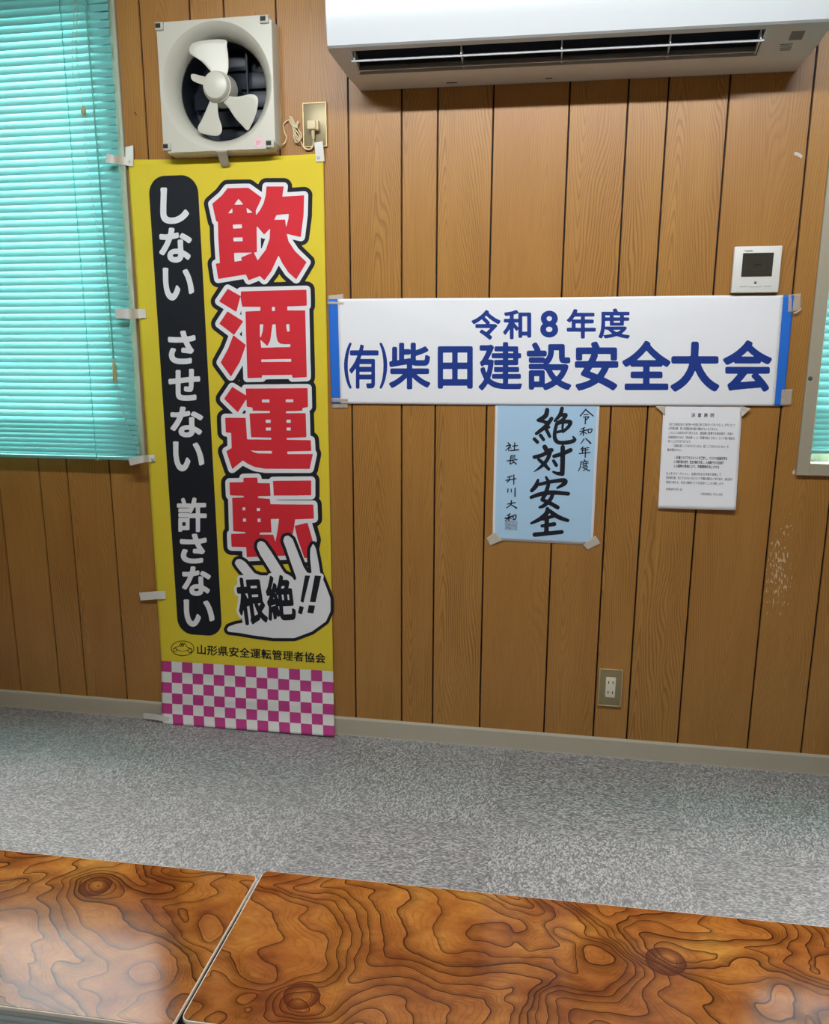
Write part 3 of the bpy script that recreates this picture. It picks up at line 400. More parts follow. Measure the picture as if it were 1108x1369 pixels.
    'n0jZ2Vx0jY2Vt0jd|2ax0k72ar0k02ap0je2ax0jV2cv0jV2dC0jW2dK0je2dL0k22dD0k9|2CH0iN2E30iP2EG0iN2EH0iG2EE0iB2Dy0i92CK0i92CF0iC|2jp0k72jk0jz2jl0jZ2jz0jV2kM0jW2kQ0jR2kN0iY2jq0iU2jj0iL2ji0i'
    '02jm0hv2kD0ht2kK0hr2kM0hn2kJ0gb2kG0gW2jj0gM2jZ0gE2jb0fq2jh0fi2jp0fg2lV0gE2li0gR2ml0gT2mw0gP2mu0fw2lF0fu2l80fk2l70fO2lC0fI2oh0fH2p20fM2p50fm2p00fv2ni0fu2nb0f_2nc0gN2nf0gS2oo0gU2oy0g'
    'c2oy0gy2or0h42nv0h32ng0h42nd0h92ne0hR2nh0hW2oj0hW2os0hc2oy0k92ov0kG2m50kH2ls0kE2lo0j-2ll0ha2lr0hV2mw0hV2mz0hQ2my0h62mr0h22lk0h22lb0gu2lO0gu2l20gm2kz0gr2k_0hq2l40ht2lQ0ht2lY0hx2lb0i'
    'N2lW0iV2l10iW2l20jQ2l80jW2le0jY2lk0jg2ll0j_2lb0k8|2rf0kW2rX0kO2rW0ju2rT0jp2q90jo2q20jd2q10jJ2q80jB2rT0jA2rS0ii2pd0ih2pW0ia2pV0iA2pa0i32q-0i42rF0i02qM0hY2pS0hB2pN0h62pN0gz2pb0gf2pi0'
    'ga2qe0gv2qc0fE2qj0f32r70f22rM0fG2tI0fG2tZ0f52tz0f72u20fG2u50hg2tz0hl2sc0hj2sC0hk2sA0hn2sf0i52uS0i42un0i82uq0iE2ur0iZ2um0ii2tZ0ii2tU0il2uX0js2ub0jz2uc0k52uJ0kH2u80kJ2u10kG2tb0jo2sE0'
    'jq2sB0jv2s90kT|29K0hS28g0gk28J0gS27b0f-2700fi26z0fa27G0fC27Y0fB28N0fg29Q0gZ29h0gs29t0hD29g0hO|2eu0jW2f80jV2fK0i_2eX0i-|2fu0jW2gG0jY2gR0jW2gP0jO2g90jI2g90i-2fv0i_2fz0jD|2hL0jY2hd0jV'
    '2ht0i_2gz0j0|2w40kT2vy0kK2vv0j02vN0i-2vD0iq2vC0iU2vH0iN2vu0iI2vr0f72v_0f02wM0f22wT0f72wX0fH2wl0f22wu0f22xN0fW2xS0f82xZ0f32y70f32yR0fF2yb0f42ym0f42zF0fb2zW0gD2zf0gr2zk0gx2zv0gx2zy0g'
    's2zr0fp2zk0ff2zR0ff2zH0fb2zG0fQ2zQ0f32zw0f22-B0f82-M0fL2-R0fa2-b0hP2-R0hY2zo0hZ2zm0ho2zq0i12-50iE2-C0iQ2-M0jF2-P0jf2-N0jp2-G0ju2z40ju2z40kR2yy0kV2yZ0kV2yS0kM2yN0jw2xS0jt2xH0jn2xG0j'
    'R2xJ0jK2xX0jH2xz0jI2y80jE2xm0im2xH0iW2xC0iz2wb0j32wc0kP2wR0kV|2IP0hm2Ja0hn2Je0hi2JN0hH2J00gw2I50hG2I50hK|2mQ0je2n10jf2n10jE2mZ0jA2mP0jC|2ni0jg2oH0jg2oH0jD2nh0jB|2UZ0iL2V80iM2VA0iF2'
    'V50iB2Ua0iB2UX0iG|2Vs0iK2WI0iN2WU0iK2WV0iG2WQ0iC2Vv0iC2Vq0iF|31j0kS3180jq30c0jO2_v0ix2_10iV2--0iJ2_H0h-2_N0hw2_W0hx30B0iG30J0i530a0i43300i53370i933B0iK33F0iM33p0i33460i234Q0iS34N0i'
    'b33R0j232r0jQ32B0jx32F0k832C0kI31r0kS|2UY0hf2Ux0hi2V70hf2V90hb2V60hX2Ub0hW2UW0hY|2eq0iM2hr0iP2iJ0iP2iM0iK2iJ0iF2hp0iI2fB0iG2er0iG|2Vq0hg2WP0hi2WU0hd2WO0hX2Vu0hX2Vp0ha|2sB0j92sa0jC2'
    'sv0jB2sx0j82sT0im2sE0ii2s90in|2ad0hq2bJ0hs2bN0hp2a-0gx2af0gP2ae0ge2aZ0gi2Zh0gi2Zc0gn2Zd0gv2Zh0gx2aP0gy2aW0h0|2mO0ib2m_0ic2m_0i82mZ0i42mN0i7|2ng0ia2o50id2oF0ib2oE0i72nf0i6|2yv0jH2zd'
    '0jJ2zi0jE2zd0il2zY0if2y-0id2yr0iX2yw0i62zA0h-2z70hZ2xw0hW2xt0i52yP0iX2yj0ix|31h0jR31o0jQ32Y0il30y0il30z0ip|2fR0hh2hW0hk2hf0hh2hg0hZ2he0hV2hY0hT2fU0hT2fP0hW|2wb0iL2w_0iL2xJ0hs2xF0hY'
    '2wo0hV2wh0hP2wg0h42wj0gz2x80gv2xB0gr2wz0g62wg0fe2wY0fX2wV0fc|2Ti0gG2UE0gK2V20gJ2V50gE2V50fy2V10fv2UF0f-2Tw0g6|2rN0h62tM0h72tR0h42tR0gw2tN0gq2t20gp2rP0go2rK0gt|2fO0g92ho0gC2hv0g82hv'
    '0fy2ht0ft2hm0fs2fV0fr2fM0fv|2_J0hb2_D0hS2_D0h42_I0g-30U0g-30d0gv3070gI2_S0fl2_R0fa2_W0fL2_e0f93350fW33C0fT33R0f733Y0f433p0fA3400fM3410fV33u0fk32q0gw32w0g-3440h134A0h734A0hU3430hf|2'
    'xr0gw2xz0gx2y20gu2xy0ft2xr0fd2xR0fc|2ye0gv2yz0gx2z20gs2yp0g72yf0fs2yY0fn|2rL0gC2tC0gE2tO0gB2tP0fz2tM0fu2t90fs2rS0fs2rJ0fw|31Z0gx32S0gz32D0gl32B0ge32a0gE32c0g830m0fz',
  'emblem':
    '1sL0mE1rV0m61qV0lt1pC0lP1oI0kx1ng0kW1mq0jm1mN0jA1m80il1lx0iF1lq0hn1lo0hG1lu0gc1m20gC1mM0fg1n90eu1oB0eI1pX0ds1qU0dj1rF0df1sd0dj1uI0e21vt0ee1x40fL1xb0fl1y60gH1yY0gt1yx0hk1z20iH1z10j4'
    '1yt0ja1yZ0kB1xz0kr1xT0lD1w-0lV1w80ls1vC0m61uA0mF1t00mH|1ry0ll1tL0ls1ux0li1w80lN1wq0l41xY0kb1y20k61yI0jl1yV0jH1yd0ik1yX0ho1yH0hE1xp0gZ1xi0gV1xs0h11xq0hL1xi0hh1xr0hs1xp0i11wl0iY1vE0i'
    'z1t_0l51ts0l71tj0l21t80kK1t00l51sy0lC1sp0lE1sg0l91s50kO1s10kW1rz0l31rl0l91rc0l41q80iz1og0iX1n30hf1m_0hY1n10hL1mt0h31mp0gg1mt0gK1m_0g41nD0ft1nY0fi1np0ff1oA0fg1oV0fn1ot0g01pA0gL1pP0g'
    'q1r10gK1s80g91t80gI1v60g-1vC0gP1vM0g81vc0fv1vr0fn1wG0fi1wa0fj1wz0fq1wx0fm1wE0fI1vh0f01uD0eT1sx0eB1rU0e51qE0eB1ot0eW1n-0ev1n70fW1mp0fs1mU0gN1mH0g-1mD0hR1mM0iA1mb0ik1mw0jD1nr0k81oP0k'
    'X1p80kw1qG0lN1r60lc|1sd0kP1sh0kL1sm0jm1sB0j31s70jm|1to0kU1tu0kQ1u_0id1vH0ib1wT0iF1vj0hv1vC0hN1tI0gh1sd0gX1s70gV1rR0gb1pP0hD1oz0hm1oP0i11p20iJ1qI0ie1rb0kK1rh0jq1r20ix1r40ii1rA0ig1rH'
    '0ij1rl0jG1rs0iy1r_0iv1s80iy1sG0im1sS0ip1so0jD1sy0i-1t50i-1tE0jA1tC0jm|1o10hY1oO0hY1oj0hO1ot0h91ox0gu1ot0gg1og0gN1oJ0g81o30g41nn0g61nT0gF1nI0gT1nE0gk1nI0h01nU0hH1nl0hT|1wP0hm1wo0hm1'
    'x20hg1xH0hU1xP0hA1xO0gs1xC0gV1wu0gG1wV0g81wB0g91vq0gJ1vg0gV1va0gn1vb0h31vn0hP1w50hf',
  'banner':
    '5B83MR5AL3MG5A33M35A23Li5AI3LE5AI3L75AC3L355Z3L455P3L255G3Ku55S3GP55N3Dt55A3Cb54x3Bh54X3Ad54Z3AL54k3A955c39n55u39n5673A256Q3An56a3Az57A39x57K39q57V39o58M39s5AQ3AE5CJ3An5D_3AE5Ei3A4'
    '5Fq39r5H739g5HH39j5HR39s5Hu3Ac5Hx3Am5Hu3Aw5Hd3B75FQ3BS5EQ3Bj5ES3Bt5F63CO5Fp3D55GN3Dx5GP3EF5GJ3ET5Ff3Eq57Y3Er57E3En5773Eq5713H15733HC5793HF58l3HG58y3HB5903H15953FV5993FL59L3FA5Ek3F7'
    '5E-3FC5F63FQ5F13G_5F53HB5FF3HE5Gx3HE5H53HI5HE3HS5HD3II5H13IZ5Gp3Ie5F33Ig5Ew3Ir5Eu3JJ5Ew3JT5F33JX5Gs3JX5H53Jc5HD3Jm5HE3Jz5HB3Ki5H23Kw5Gn3K_5CR3L25CG3L95Ba3MG5BN3MQ|4vQ3MI4vC3M54ua3K'
    'c4u23Jg4tc3J14s_3II4sV3Hp4sQ3Hf4sS3HR4sb3HH4tW3Gg4tr3Gh4uP3HE4uZ3HD4ui3EV4uX3EN4t33EN4sl3EI4sb3E84sX3Dw4sc3D44sp3Cp4t83Cj4ye3Cg4ym3CT4yw39_4z439q4zI39k4-D39k4-U39v4-b3A94-V3CS4-a3C'
    'f4-k3Ci52j3Ch5323Co53D3D153F3DI53D3Dt5373E552v3EG52X3EK4-f3EL4-S3EQ4-O3Eb4-K3Fz4-P3G94-Z3GC51h3GC51u3GG5223GP5293Ge52A3Gs5283HH5223HX51v3Hi51f3Hp4-M3Ht4-E3I54-E3J24-Q3J75213J752E3J'
    'G52K3JV52G3KL5233Kc51r3Kh4wo3Kk4wg3Kn4we3Ks4wt3Lc4ws3Lp4wn3Ly4wZ3M64vv3MI|4IY3MB4IK3M24Hg3LG4H13Kc4GF3Jy4Ea3In4Dd3IG4CP3Hg4C83HP4C63HB4Cx3GD4D63G74DH3G74EH3Ga4FP3HD4Gk3I94Gr3IB4Gy3'
    'I84H53Hs4If3GO4Ih3GC4IW3G94EE3G74E03F_4Du3Fp4Dw3Ek4E83EW4EV3ER4KT3EN4KV3EG4KS3E94Ix3Ch4Ii3Ck4HD3De4Gt3Dn4Gj3Dm4GY3De4F_3D44Fr3Cm4Fv3CY4G33CN4II3Av4KG39N4Kb39G4Kp39M4LF39o4LX3A84Lc3'
    'AP4La3AZ4LP3An4KX3BV4KS3Bc4KT3Bj4Ne3F04Nl3FC4Nm3FO4NT3Fk4Mn3G64KG3GA4KD3GK4KP3GY4KS3Gi4KI3H14J63IE4I53J24I33JC4IX3Jh4Im3Jh4J-3Ie4LP3Hc4NA3GX4O03G74OI3G64OW3GC4PB3H34PE3HK4P93HY4P13'
    'Hf4N63Ia4LI3Jj4Jq3Kw4Jt3LS4Jh3Ll4Iu3MA|4Vv3M44UG3Lb4Sc3LH4RA3L54Qy3K_4Qo3Kq4Ql3Kc4Qr3KH4R33Jo4RC3Jf4Rt3Jc4S-3Jl4T93Jj4TE3JZ4TG3Ib4TE3IR4T43IM4Qz3IM4Qo3IF4Qg3I44Qd3Hp4Qe3HG4Qi3H24Qr'
    '3Gu4RE3Gm4Sd3Gl4Sk3Gi4So3GZ4SK3FU4Rl3ES4RR3Dz4QV3Cp4QT3Cd4QW3CS4R53Ba4RK3BS4Rc3BT4S53Bz4SQ3CP4TD3Dj4TM3Dl4TZ39r4Th39d4Ty39T4Ud39R4Uv39U4V839h4VE39_4V73E74V83EI4VF3EK4W33DJ4WI3D84We'
    '3D84X33Dd4XA3Df4XD3Dc4XM3AY4XR3AH4Xg3A34Yc3A14Yq3A44Z13AN4Z43A_4ZI3B64b83B44bF3Az4bM3AQ4ba3AD4b_3A74cY3A84cp3AC4c_3AQ4d23Al4cj3KJ4cd3Kk4cP3Kw4c43K-4Xf3L04XG3Ky4X93L04X43LC4WP3Lz4WB'
    '3M5|4k93Li4jZ3Lc4iz3LO4i63Ks4ha3KH4hE3Je4h03In4h33Hq4hQ3Gw4hz3G94hv3G14hU3Fa4h53Et4gz3EL4gw3Db4h43Cn4hO3C54hd3Bm4iF3B74i-3Ag4jq3AM4kb3AE4lQ3AD4mL3AO4n23Ag4nh3B54oM3Br4og3CY4om3Cw4o'
    'p3DZ4oi3EN4oL3FD4ng3G14ne3G84o73Gq4oK3HJ4oT3Hu4oS3IU4oH3JH4ny3Jz4nQ3Kd4n43Kx4mT3LJ4lk3Lb4l43Lj|4Ws3Kc4Wz3Kc4X13KW4X53Ia4X33IQ4Ws3IL4VF3IL4V43IO4U-3Ib4Uy3Jx4U_3K5|5703JZ58m3JZ58t3JP'
    '58u3Io58g3Ih5733Ij56x3Ix56v3JP|5Ae3JY5D53JX5DE3JN5DF3Io5DC3Ii5D23If5Ai3Ii5Ac3Il5AZ3Iw5AX3JO|4kc3JP4l33JM4lS3JA4lo3Ip4lx3IO4lu3I04ld3Hb4lJ3HN4kq3HF4kK3HM4jx3Hb4ji3Hs4jY3IE4jZ3Ie4jm3'
    'J24k83JI|4Yv3JN4al3JO4av3JL4a-3JF4bC3D04bA3Cs4b43Co4ZF3Cn4Z43Cq4Z03Cw4Yo3J9|4vq3J74yL3J64yT3Iu4yU3Hz4yG3Hs4v73Hv4v33I04v63I7|5Am3HE5DA3HE5DM3H65DO3Ge5DK3GV5DA3GS5At3GT5Ak3GY5Ah3Gi5'
    'Ag3H4|4VQ3Gi4Wz3Gk4X53Gi4X93GU4XB3Em4X43Ek4Wz3Ep4Vd3GH4VP3GY|4wR3GC4yL3GD4yW3GA4yc3F-4yg3Eb4yd3ER4yR3EM4wf3EM4wU3EP4wO3Ec4wK3F-|4kc3Es4kz3Et4ld3Ei4lw3EU4mB3E64mF3Da4mC3DJ4lw3Cu4lX3'
    'Cg4ky3CY4kL3Cf4ju3Cu4jY3DN4jV3Dy4jf3EO4k23Ei|5713Di5773Dl57W3DT58J3DS58X3DO59E3Ch5A83By5AB3Bn59z3Bg5903BT57o3BI57C3BH56d3B656b3BN56o3C0|5Ap3DQ5DV3DR5Dl3DM5Dj3DF5DW3D55Ch3Cc5CH3CU5B'
    'y3CZ5B03D65Ao3DG5Am3DN|62v38r62W38X61j37H60l3675_234W5zf33Q5y932S5wE31R5vu31A5vi30o5vm30K5x42-l5xO2-a5xy2-b5z82_D5-62_p5-H2_m5-W2_O5-n2_C5-x2_968n2_B68x2_E69C2_U69I2_h69J2__69P3046'
    'B32_E6Bl2-x6CP2-v6Ck2_76Df30e6Dd3196DQ31T6D231k6BN32R69v33B68M34667235165736c65536p65E37A65D37e65837s64-38364b38J63P38q|5Of38h5OM38Q5NL36p5MC35L5Kp33v5J532R5HV31J5Fi30J5FO2_x5FK2_j'
    '5FL2_L5FS2_85Ga2zp5Gw2zd5HV2zg5Il2-P5Is2-L5J32zv5JI2zi5JU2zd5O72ze5OK2zZ5OO2zO5OU2xr5OQ2xe5OG2xb5Jj2xY5JP2xK5JC2wy5JH2vO5JM2vA5JY2uv5Jy2ug5OZ2ug5Oh2uS5On2sY5Oa2sQ5HL2sL5H42sA5Gw2ro'
    '5G_2qD5H52pu5HL2pc5Hj2pV5ZM2ph5Zg2p_5Zm2qN5Zd2r_5ZO2sJ5ZA2sT5Rr2sS5Re2sX5Ra2sh5RT2uT5RX2ug5Rh2uj5WT2um5Wn2u-5Ww2vJ5Wq2ww5Wf2xL5WD2xd5RN2xe5RF2xs5R92zS5RD2zc5RN2zf5W82zh5WQ2zs5WY2-3'
    '5Wd2-N5Wj2-R5X-2zg5YC2zd5Yd2ze5Y-2zw5ZI2-U5Zo2_55Zu2_Q5Zq2_r5Zf3065ZH30P5Xa31O5WJ32C5V93315Si3525Q-36n5Qu36-5Qr37d5Qc37-5Py38O5PL38g|53C38O51-38451Z37l51S37R51U37351g36a51w36851x35'
    '-51t35w4xX35u4xD35m4wy35O4x830s4xL30U4xd30H4xu30E4zJ30E4zl30R4zv30p4zq32p4zw33051T33251c33151h32w51N31x50c30A50U3004xJ2_y4w-2_n4wl2_S4wj2_E4wo2zf4x22zH4xD2z84xV2z54-f2z54-s2z04-t2y'
    'v4-o2yh4zd2wn4ze2w74zr2vm4-d2vP51P2uP51t2uB51y2u451q2tw4_-2t44-92sT4x-2rz4xi2rl4xa2rW4xc2qs4yj2pH4y_2p64zY2p64_72pW51i2qS53u2rb55T2sf56F2sK5912qw5Ab2q35Bg2pM5CH2pM5Ce2pe5Dk2r35Dk2r'
    'Z5DV2rx5DF2sA5Bv2sz59W2uB57v2uw57n2v558z2xD59K2x-59b2yn59o2z65DB2z95DO2zD5Dc2zN5Dl2zd5Dm2zr5Dg2_L5DY2_g5DB2_y5Cz30054A2_-54030053x30A54e32054f32Y54V32-54n33359y3325A232-5A532q5AD30'
    'r5AQ30S5Ae30K5As30H5CQ30H5Ch30L5Cu30W5D230v5Cn35O5CT35m5C935v55O35w55F36154K37o54138A53l38O|5ia38M5iN38G5i83805h_37c5i336W5h_3655i833S5i732g5i232G5hu32D5aq32C5aT3255aA31i5a431K5aC2'
    '_n5aQ2_M5an2_45b62_05hV2_25hf2-_5hj2-s5hY2zy5h12yM5gm2xj5fq2v_5el2uc5dH2tJ5aw2rr5ah2ra5ac2rM5ad2q-5ai2qj5cC2pC5ch2o-5cv2o_5dI2pD5fF2qQ5h92s75ib2t-5jp2wE5kD2xT5kO2xv5kU2x_5kc2xu5lr2'
    'vj5mp2uO5nS2tb5p52rv5r92qG5sl2pM5tB2pE5tn2pK5u62pe5uh2qc5v02r15v32rQ5uy2rt5uT2sJ5sg2tG5rE2uN5qu2ue5pc2w05o_2wt5oY2xR5n_2yH5mz2-85mh2-w5mk2_15mv2_35tA2_45tU2_85td2_D5tt2_V5ty2_k5tr3'
    '1N5tl31k5tO3265s-32E5la32D5lQ32G5lK32Z5lK33t5lF34t5lK35I5l637f5kq3845kc38G5kO38L|4Qs38D4Qh3864QW37r4QX36e4QQ36Q4NB36N4Ms3694Mk35t4Mm34c4Mr34Q4N134E4NM3484QP3484QY3434Qb33y4QZ33T4QN'
    '33N4Lz33N4Lp33I4Lf3374LZ32o4Lc31b4Lj31N4Lz3194QQ3174Qb3144Qg30_4Qh30c4QZ30R4NA30P4Mv30B4Mi2_q4Mp2-Z4Mu2-M4N32-A4NL2-54QZ2-54Qj2-04Qm2zv4Qk2zQ4QX2zK4N82zJ4Mz2zE4Mq2z34Mk2yk4Mn2xW4Mr'
    '2xM4N42x64NJ2x24Qe2x34Qo2w-4Qr2wt4Qp2wK4Qc2wE4MM2wC4M02w04Lw2vr4Lu2vd4Ly2uP4M42uB4MJ2u14Qg2u04Qr2tz4Qx2tm4Q-2sG4Qx2s64Qn2s04Px2s44OV2sM4NQ2sk4L-2tV4LW2tr4LC2uA4LC2uP4Ll2wB4M92y74MP'
    '2z_4MV2_O4Mf2_q4MX3024M530Q4LQ30Z4KH30a4K830i4Kt3264Lz34S4MV35m4MS3684Ly36g4LN3714L93764Kp3744KC36u4GT36t4GE36m4G236X4F_36J4G134_4G534q4GL34Y4Gd34T4J034T4J734R4JC34K4If3304HS30l4G-'
    '3054GZ2_l4GJ2_Q4GH2--4Ga2-G4Go2zt4H32zb4HE2zX4Ha2zZ4Hv2zt4IP2-74Jq2-74J-2-24K12zu4Jo2yH4JW2x34JO2wu4JH2wx4J92x64Ic2yi4IC2zB4Hs2zE4HB2yy4Gk2yg4Ga2yQ4GZ2xx4Go2x54HM2vj4IJ2tt4IE2tb4HZ'
    '2sS4GY2rF4GD2qz4Fw2qW4Fw2qA4F_2p_4HH2or4Hl2os4IJ2pO4Iw2q54J_2rf4K82rm4KS2rc4Ky2rA4MZ2qK4Nm2px4Q32pW4S92pP4Yb2pT4Yt2pY4Z92ps4Zd2rO4ZZ2rj4ZF2r_4YE2s04Xk2rv4Td2rt4TO2rt4TH2ry4TL2sH4TJ'
    '2tn4TQ2u04YZ2u44Yu2uH4Y_2uR4Z12uf4Yz2vt4Yr2w54YY2wG4TV2wF4TK2wI4TE2wR4TE2wx4TP2x44Xd2x64Xs2xA4Y52xT4Y82xk4Y52yu4Xr2zH4XZ2zM4TL2zL4TA2zU4T82zs4TD2-34TN2-64X52-74XQ2-F4Xd2-U4Xf2-f4Xc'
    '3104Xn3184YZ31A4Yq31S4Yv31n4Yr3304Yg33F4YW33M4Xi33O4XX33V4XR35t4XL3634X336K4Wq36O4T136P4Su36a4Sr37n4Sb3874SJ38F|4e_3864ec37-4dw37c4db37H4dV3704dc36X4eM35K4ee34n4ef34d4eS34Y4c434X4b'
    'c34L4bN3444bI33i4bK32j4bU32H4bq31_4cD31w4jQ31x4js3224kA32L4kF32g4kD33i4k134B4jn34P4jR34X4hO34a4hK34h4hI3534hD35K4go3684fl37m4fR381|3JS3803J837n3IP36T3Ho34_3H932w3Gc3043GT2-j3GQ2yR3'
    'Gm2vP3G-2uC3HZ2s83I22qt3Ik2pR3J52p33JP2p03Je2p33Jq2pD3Jv2pO3Jw2pk3JF2ra3Ig2ts3IL2wV3IE2yD3IH2-_3IQ30f3Ii32X3J634L3Jc35v3KB37O3KA37k3K237x3Jp381|3Xv3803Xj37w3Xc37m3Xa37N3Y33683YX34h'
    '3Yu3363ZF30M3ZM2zp3ZD2ww3Yq2u83YS2sY3XT2pk3XT2pS3Xb2pH3Xn2p93Y42p83YJ2pB3YV2pL3Z72qU3Zu2sK3aJ2te3ax2wi3b32xn3b82-23b42_a3ar31N3aU3373a734P3ZU3683Yg37m3YP37_|3hF37_3gt37i3gl37N3gj30'
    'M3gb30F3g730A3fy30C3ft30J3ft35Q3fp35l3fc35_3fJ36A3eC36A3dz3673dZ35p3dT35X3dR2_z3dI2_o3cX2_e3c62_E3c22-y3cE2zf3cP2zJ3ca2z93d32z33kB2-E3kJ2-C3kO2-13kN2yd3kJ2yX3k72yU3dE2yS3c_2yQ3cp2y'
    'I3ce2y43cZ2xr3cY2wU3ce2wC3cw2vu3dD2vr3iB2vt3iK2vr3iO2vk3hU2ux3fN2tR3dt2sd3cg2s63cG2rr3bz2rU3by2rF3c12r53d52pf3dO2pX3do2pc3eu2q83gm2rG3iB2sI3k82u03kJ2u43kP2tt3kR2pR3kh2p53kv2oz3mZ2o'
    '_3mt2pI3m_2pa3m_2t_3n02uE3n42uI3nF2uC3nv2tZ3pK2sO3qs2rL3sC2qa3to2ps3u42pr3uJ2pv3vR2rP3vV2ro3vM2s43v32sJ3tj2sp3sB2tY3q72uv3pC2vf3p72vq3pM2vv3uS2vz3uh2w83ut2wX3ut2xt3ul2yD3uX2yR3uF2y'
    'W3nB2yV3n32yX3m-2yh3mz2zp3m_2z_3n72-33nx2zl3oX2zg3sv2zi3tS2zn3uB2-83uh2-k3ux2_M3v22_o3vI31M3vF31b3uw31-3td32b3tJ32X3t232F3sz3213sn30T3sb30G3sJ30D3pD30C3op30H3og30W3of31v3oi3243os32'
    'B3pk32P3rX3313si33T3u23453uG34G3uU34b3uV34p3uQ3513tH36G3t436N3ss36O3qQ35H3pR34w3ok34m3oe34-3od37U3oJ37v3nz3803mk37_3mZ37w3mH37f3mB37J3mB34-3m634m3ll3543la3593jM35A3jC35F3j935M3j937'
    'N3j137i3if37_|4lN37L4l937H4kv3734kn36v4kk36h4ko34T4km33Y4kg32r4k931f4jg3124jT3104jH31K4j331Y4iY31g4c_31e4cb31W4cL31B4cH30l4cN2_f4cW2_R4cs2_B4dC2_84ii2_94ix2_44j12-s4ix2-p4c-2-n4cj2'
    '-g4cR2-L4cN2zy4cP2zB4cY2yi4cr2yS4d42yM4j12yO4jY2y04j-2xv4kN2xM4km2wY4lI2vh4ln2uy4ms2te4mt2tW4mS2tA4lF2sX4k52s44jt2s74jf2xB4jW2xd4j92xv4im2x-4dJ2xy4cw2xt4cZ2xY4cU2x24cj2q84cq2pi4dD2'
    'pM4dY2pH4eL2pI4el2pN4f32pf4fC2qI4fM2qP4im2qR4ix2qP4j72qF4je2pN4jx2p84kD2p54lD2pR4mh2q54nf2qe4ox2rW4p72rZ4pL2rT4qY2qh4rg2q54t42pX4uC2pG4uT2pM4uh2pW4vY2qy4vb2rE4vY2rV4vE2rq4sy2sb4rL2'
    'tO4rB2tZ4rD2tj4s22um4sS2vR4tM2xB4tm2yH4u02zU4tz2zw4tm2-C4tK2-T4sY2-k4s92-e4lU2-d4lG2-e4lD2-i4m92_s4me30g4mx31Q4nA32M4nM33Y4nK34T4nP34c4nZ34f4pG34f4pV34Y4pe31b4pp30n4q52_w4qi2_I4r52'
    '_94rw2--4sU2-z4th2--4uR2_94uc2_H4un2_f4ul30J4ub31A4uO31U4u331e4sT31a4sJ31d4sE31j4s036T4rw36v4rX37H4rB37M|3Oe37E3OS3763OL36x3Nv3543Nn34l3Nf34e3Jx34b3Je34W3JU34L3JN33_3JM32t3JT32T3Jc'
    '32I3Jz32D3Mg32D3Mq3283Ms3213M230C3LR2_43Ka2zm3Jv2yu3J32x-3Iz2xe3I-2xM3Je2wD3Js2w13K22w03KR2wL3Kv2ws3Lt2y83M32yE3M72yA3M22pl3M62pL3MK2p73MY2p23NK2p33NW2p83Ni2pM3No2pm3Nq2t23Nt2tD3O6'
    '2tI3TG2tK3TR2tH3TX2t43TW2rp3TT2re3TF2rZ3RO2rX3R82rL3R02qu3RJ2pd3RR2pO3Rc2pF3Rv2pC3TI2pC3U42pL3Uc2pb3Ux2p_3VF2r13VK3003VG30L3V330d3Uq30i3Od30i3OP30n3OP30y3Op3213Ot3283P332D3Wk32H3Ww'
    '32R3X232n3X23473Wu34T3Wa34c3Po34d3Pi34h3Pg34s3Q436G3Q036b3Pu36q3Pi36x|3zK36Q3y-36C3yq35w3yn35f3yy2qF3z12pv3zC2pd3zP2pR3ze2pN3-l2pO3_12pS3_P2pp3_U2qc3_Y2qh3_j2ql4AM2qq4Ab2qj4Ai2q04B'
    '42pZ4BM2pU4CS2pV4Cs2pc4D82pw4DD2qN4Cu35f4Cj36C4CR36O4C636S|5PH34V5PS34U5Qt3305Sy31A5TY30k5Td30d5Ta30W5Li30V5Lg30b5Lk30i5Na32T|63L34N63R34Q63b34M64Q33c66232L66732A65t32661L32761I32E'
    '61M32K62Z33S|4T43474V63484VF33z4VF33X4VB33R4V133O4T733P4T133T4Sz33d4Sz33y|3_P33b43E33d43R33Y43V33N43Y2_R43T2_E43I2_B3_b2_A3_O2_G3_L2_Q3_I33N|46833c4A633e4AJ33Z4AM33O4AR2_T4AL2_G4AB'
    '2_D46L2_C4672_H4642_S46033O|3m13303m63343mC32s3mA30y3m330v3lf3143jM30h3jD30j3j930u3j932P3jF32c3jQ32f3lb32g3lm32l|4T93164VC3174VL30y4VL30Z4VH30U4V630R4TC30R4T630V4T330g4T330_|3O12-L'
    '3TN2-O3TV2-L3Ta2-B3Ta2zL3TU2zB3TJ2z83O62z73Ny2zC3Nv2zN3Nw2-A|5xM2zm5x32zZ5ww2zA5x32xQ5xC2x65xO2wx5xl2wq6012wr6072wp60C2wj6092wZ5_Z2vi5-a2uR5zk2tT5z92sx5yg2sc5yT2sI5yR2s45yV2rY5yw2q'
    'R5zC2pw5zX2pf5-62pd5-S2pn5_Q2pv5_g2p_61x2qB62H2qI6432qQ64N2qW6512qa66z2qi67J2qp69C2qx69V2r16A22r46AD2q_6AV2qf6BH2pY6Bb2pL6B_2pK6CC2pN6DA2q26DX2qQ6Dd2qk6DY2rG6Co2sM6C82tC6Ay2uZ69g2v'
    'w68u2wc68m2wp68p2wt6902wu6Cn2ww6D52x26DL2xW6DC2z86D92zJ6C_2zZ6Cm2zm6CS2zr|52W2z556D2z756O2z556R2y_5632y755i2xV54y2wO54k2wH51g2xS51e2xd51n2xu52H2yp|3_V2yF43K2yI43Y2yC43b2y243f2ty43Z'
    '2tl43O2ti3_h2tg3_T2tl3_Q2tw3_N2y0|46F2yH4AE2yK4AR2yE4AV2y44AZ2t_4AU2to4AJ2tl46S2tj46F2to46B2tz4672y2|4n12xw4qS2xz4qd2xx4qh2xq4qV2xL4q42we4pA2vP4oz2vH4oo2vL4oW2vc4nZ2wq4m_2xi4mz2xp|'
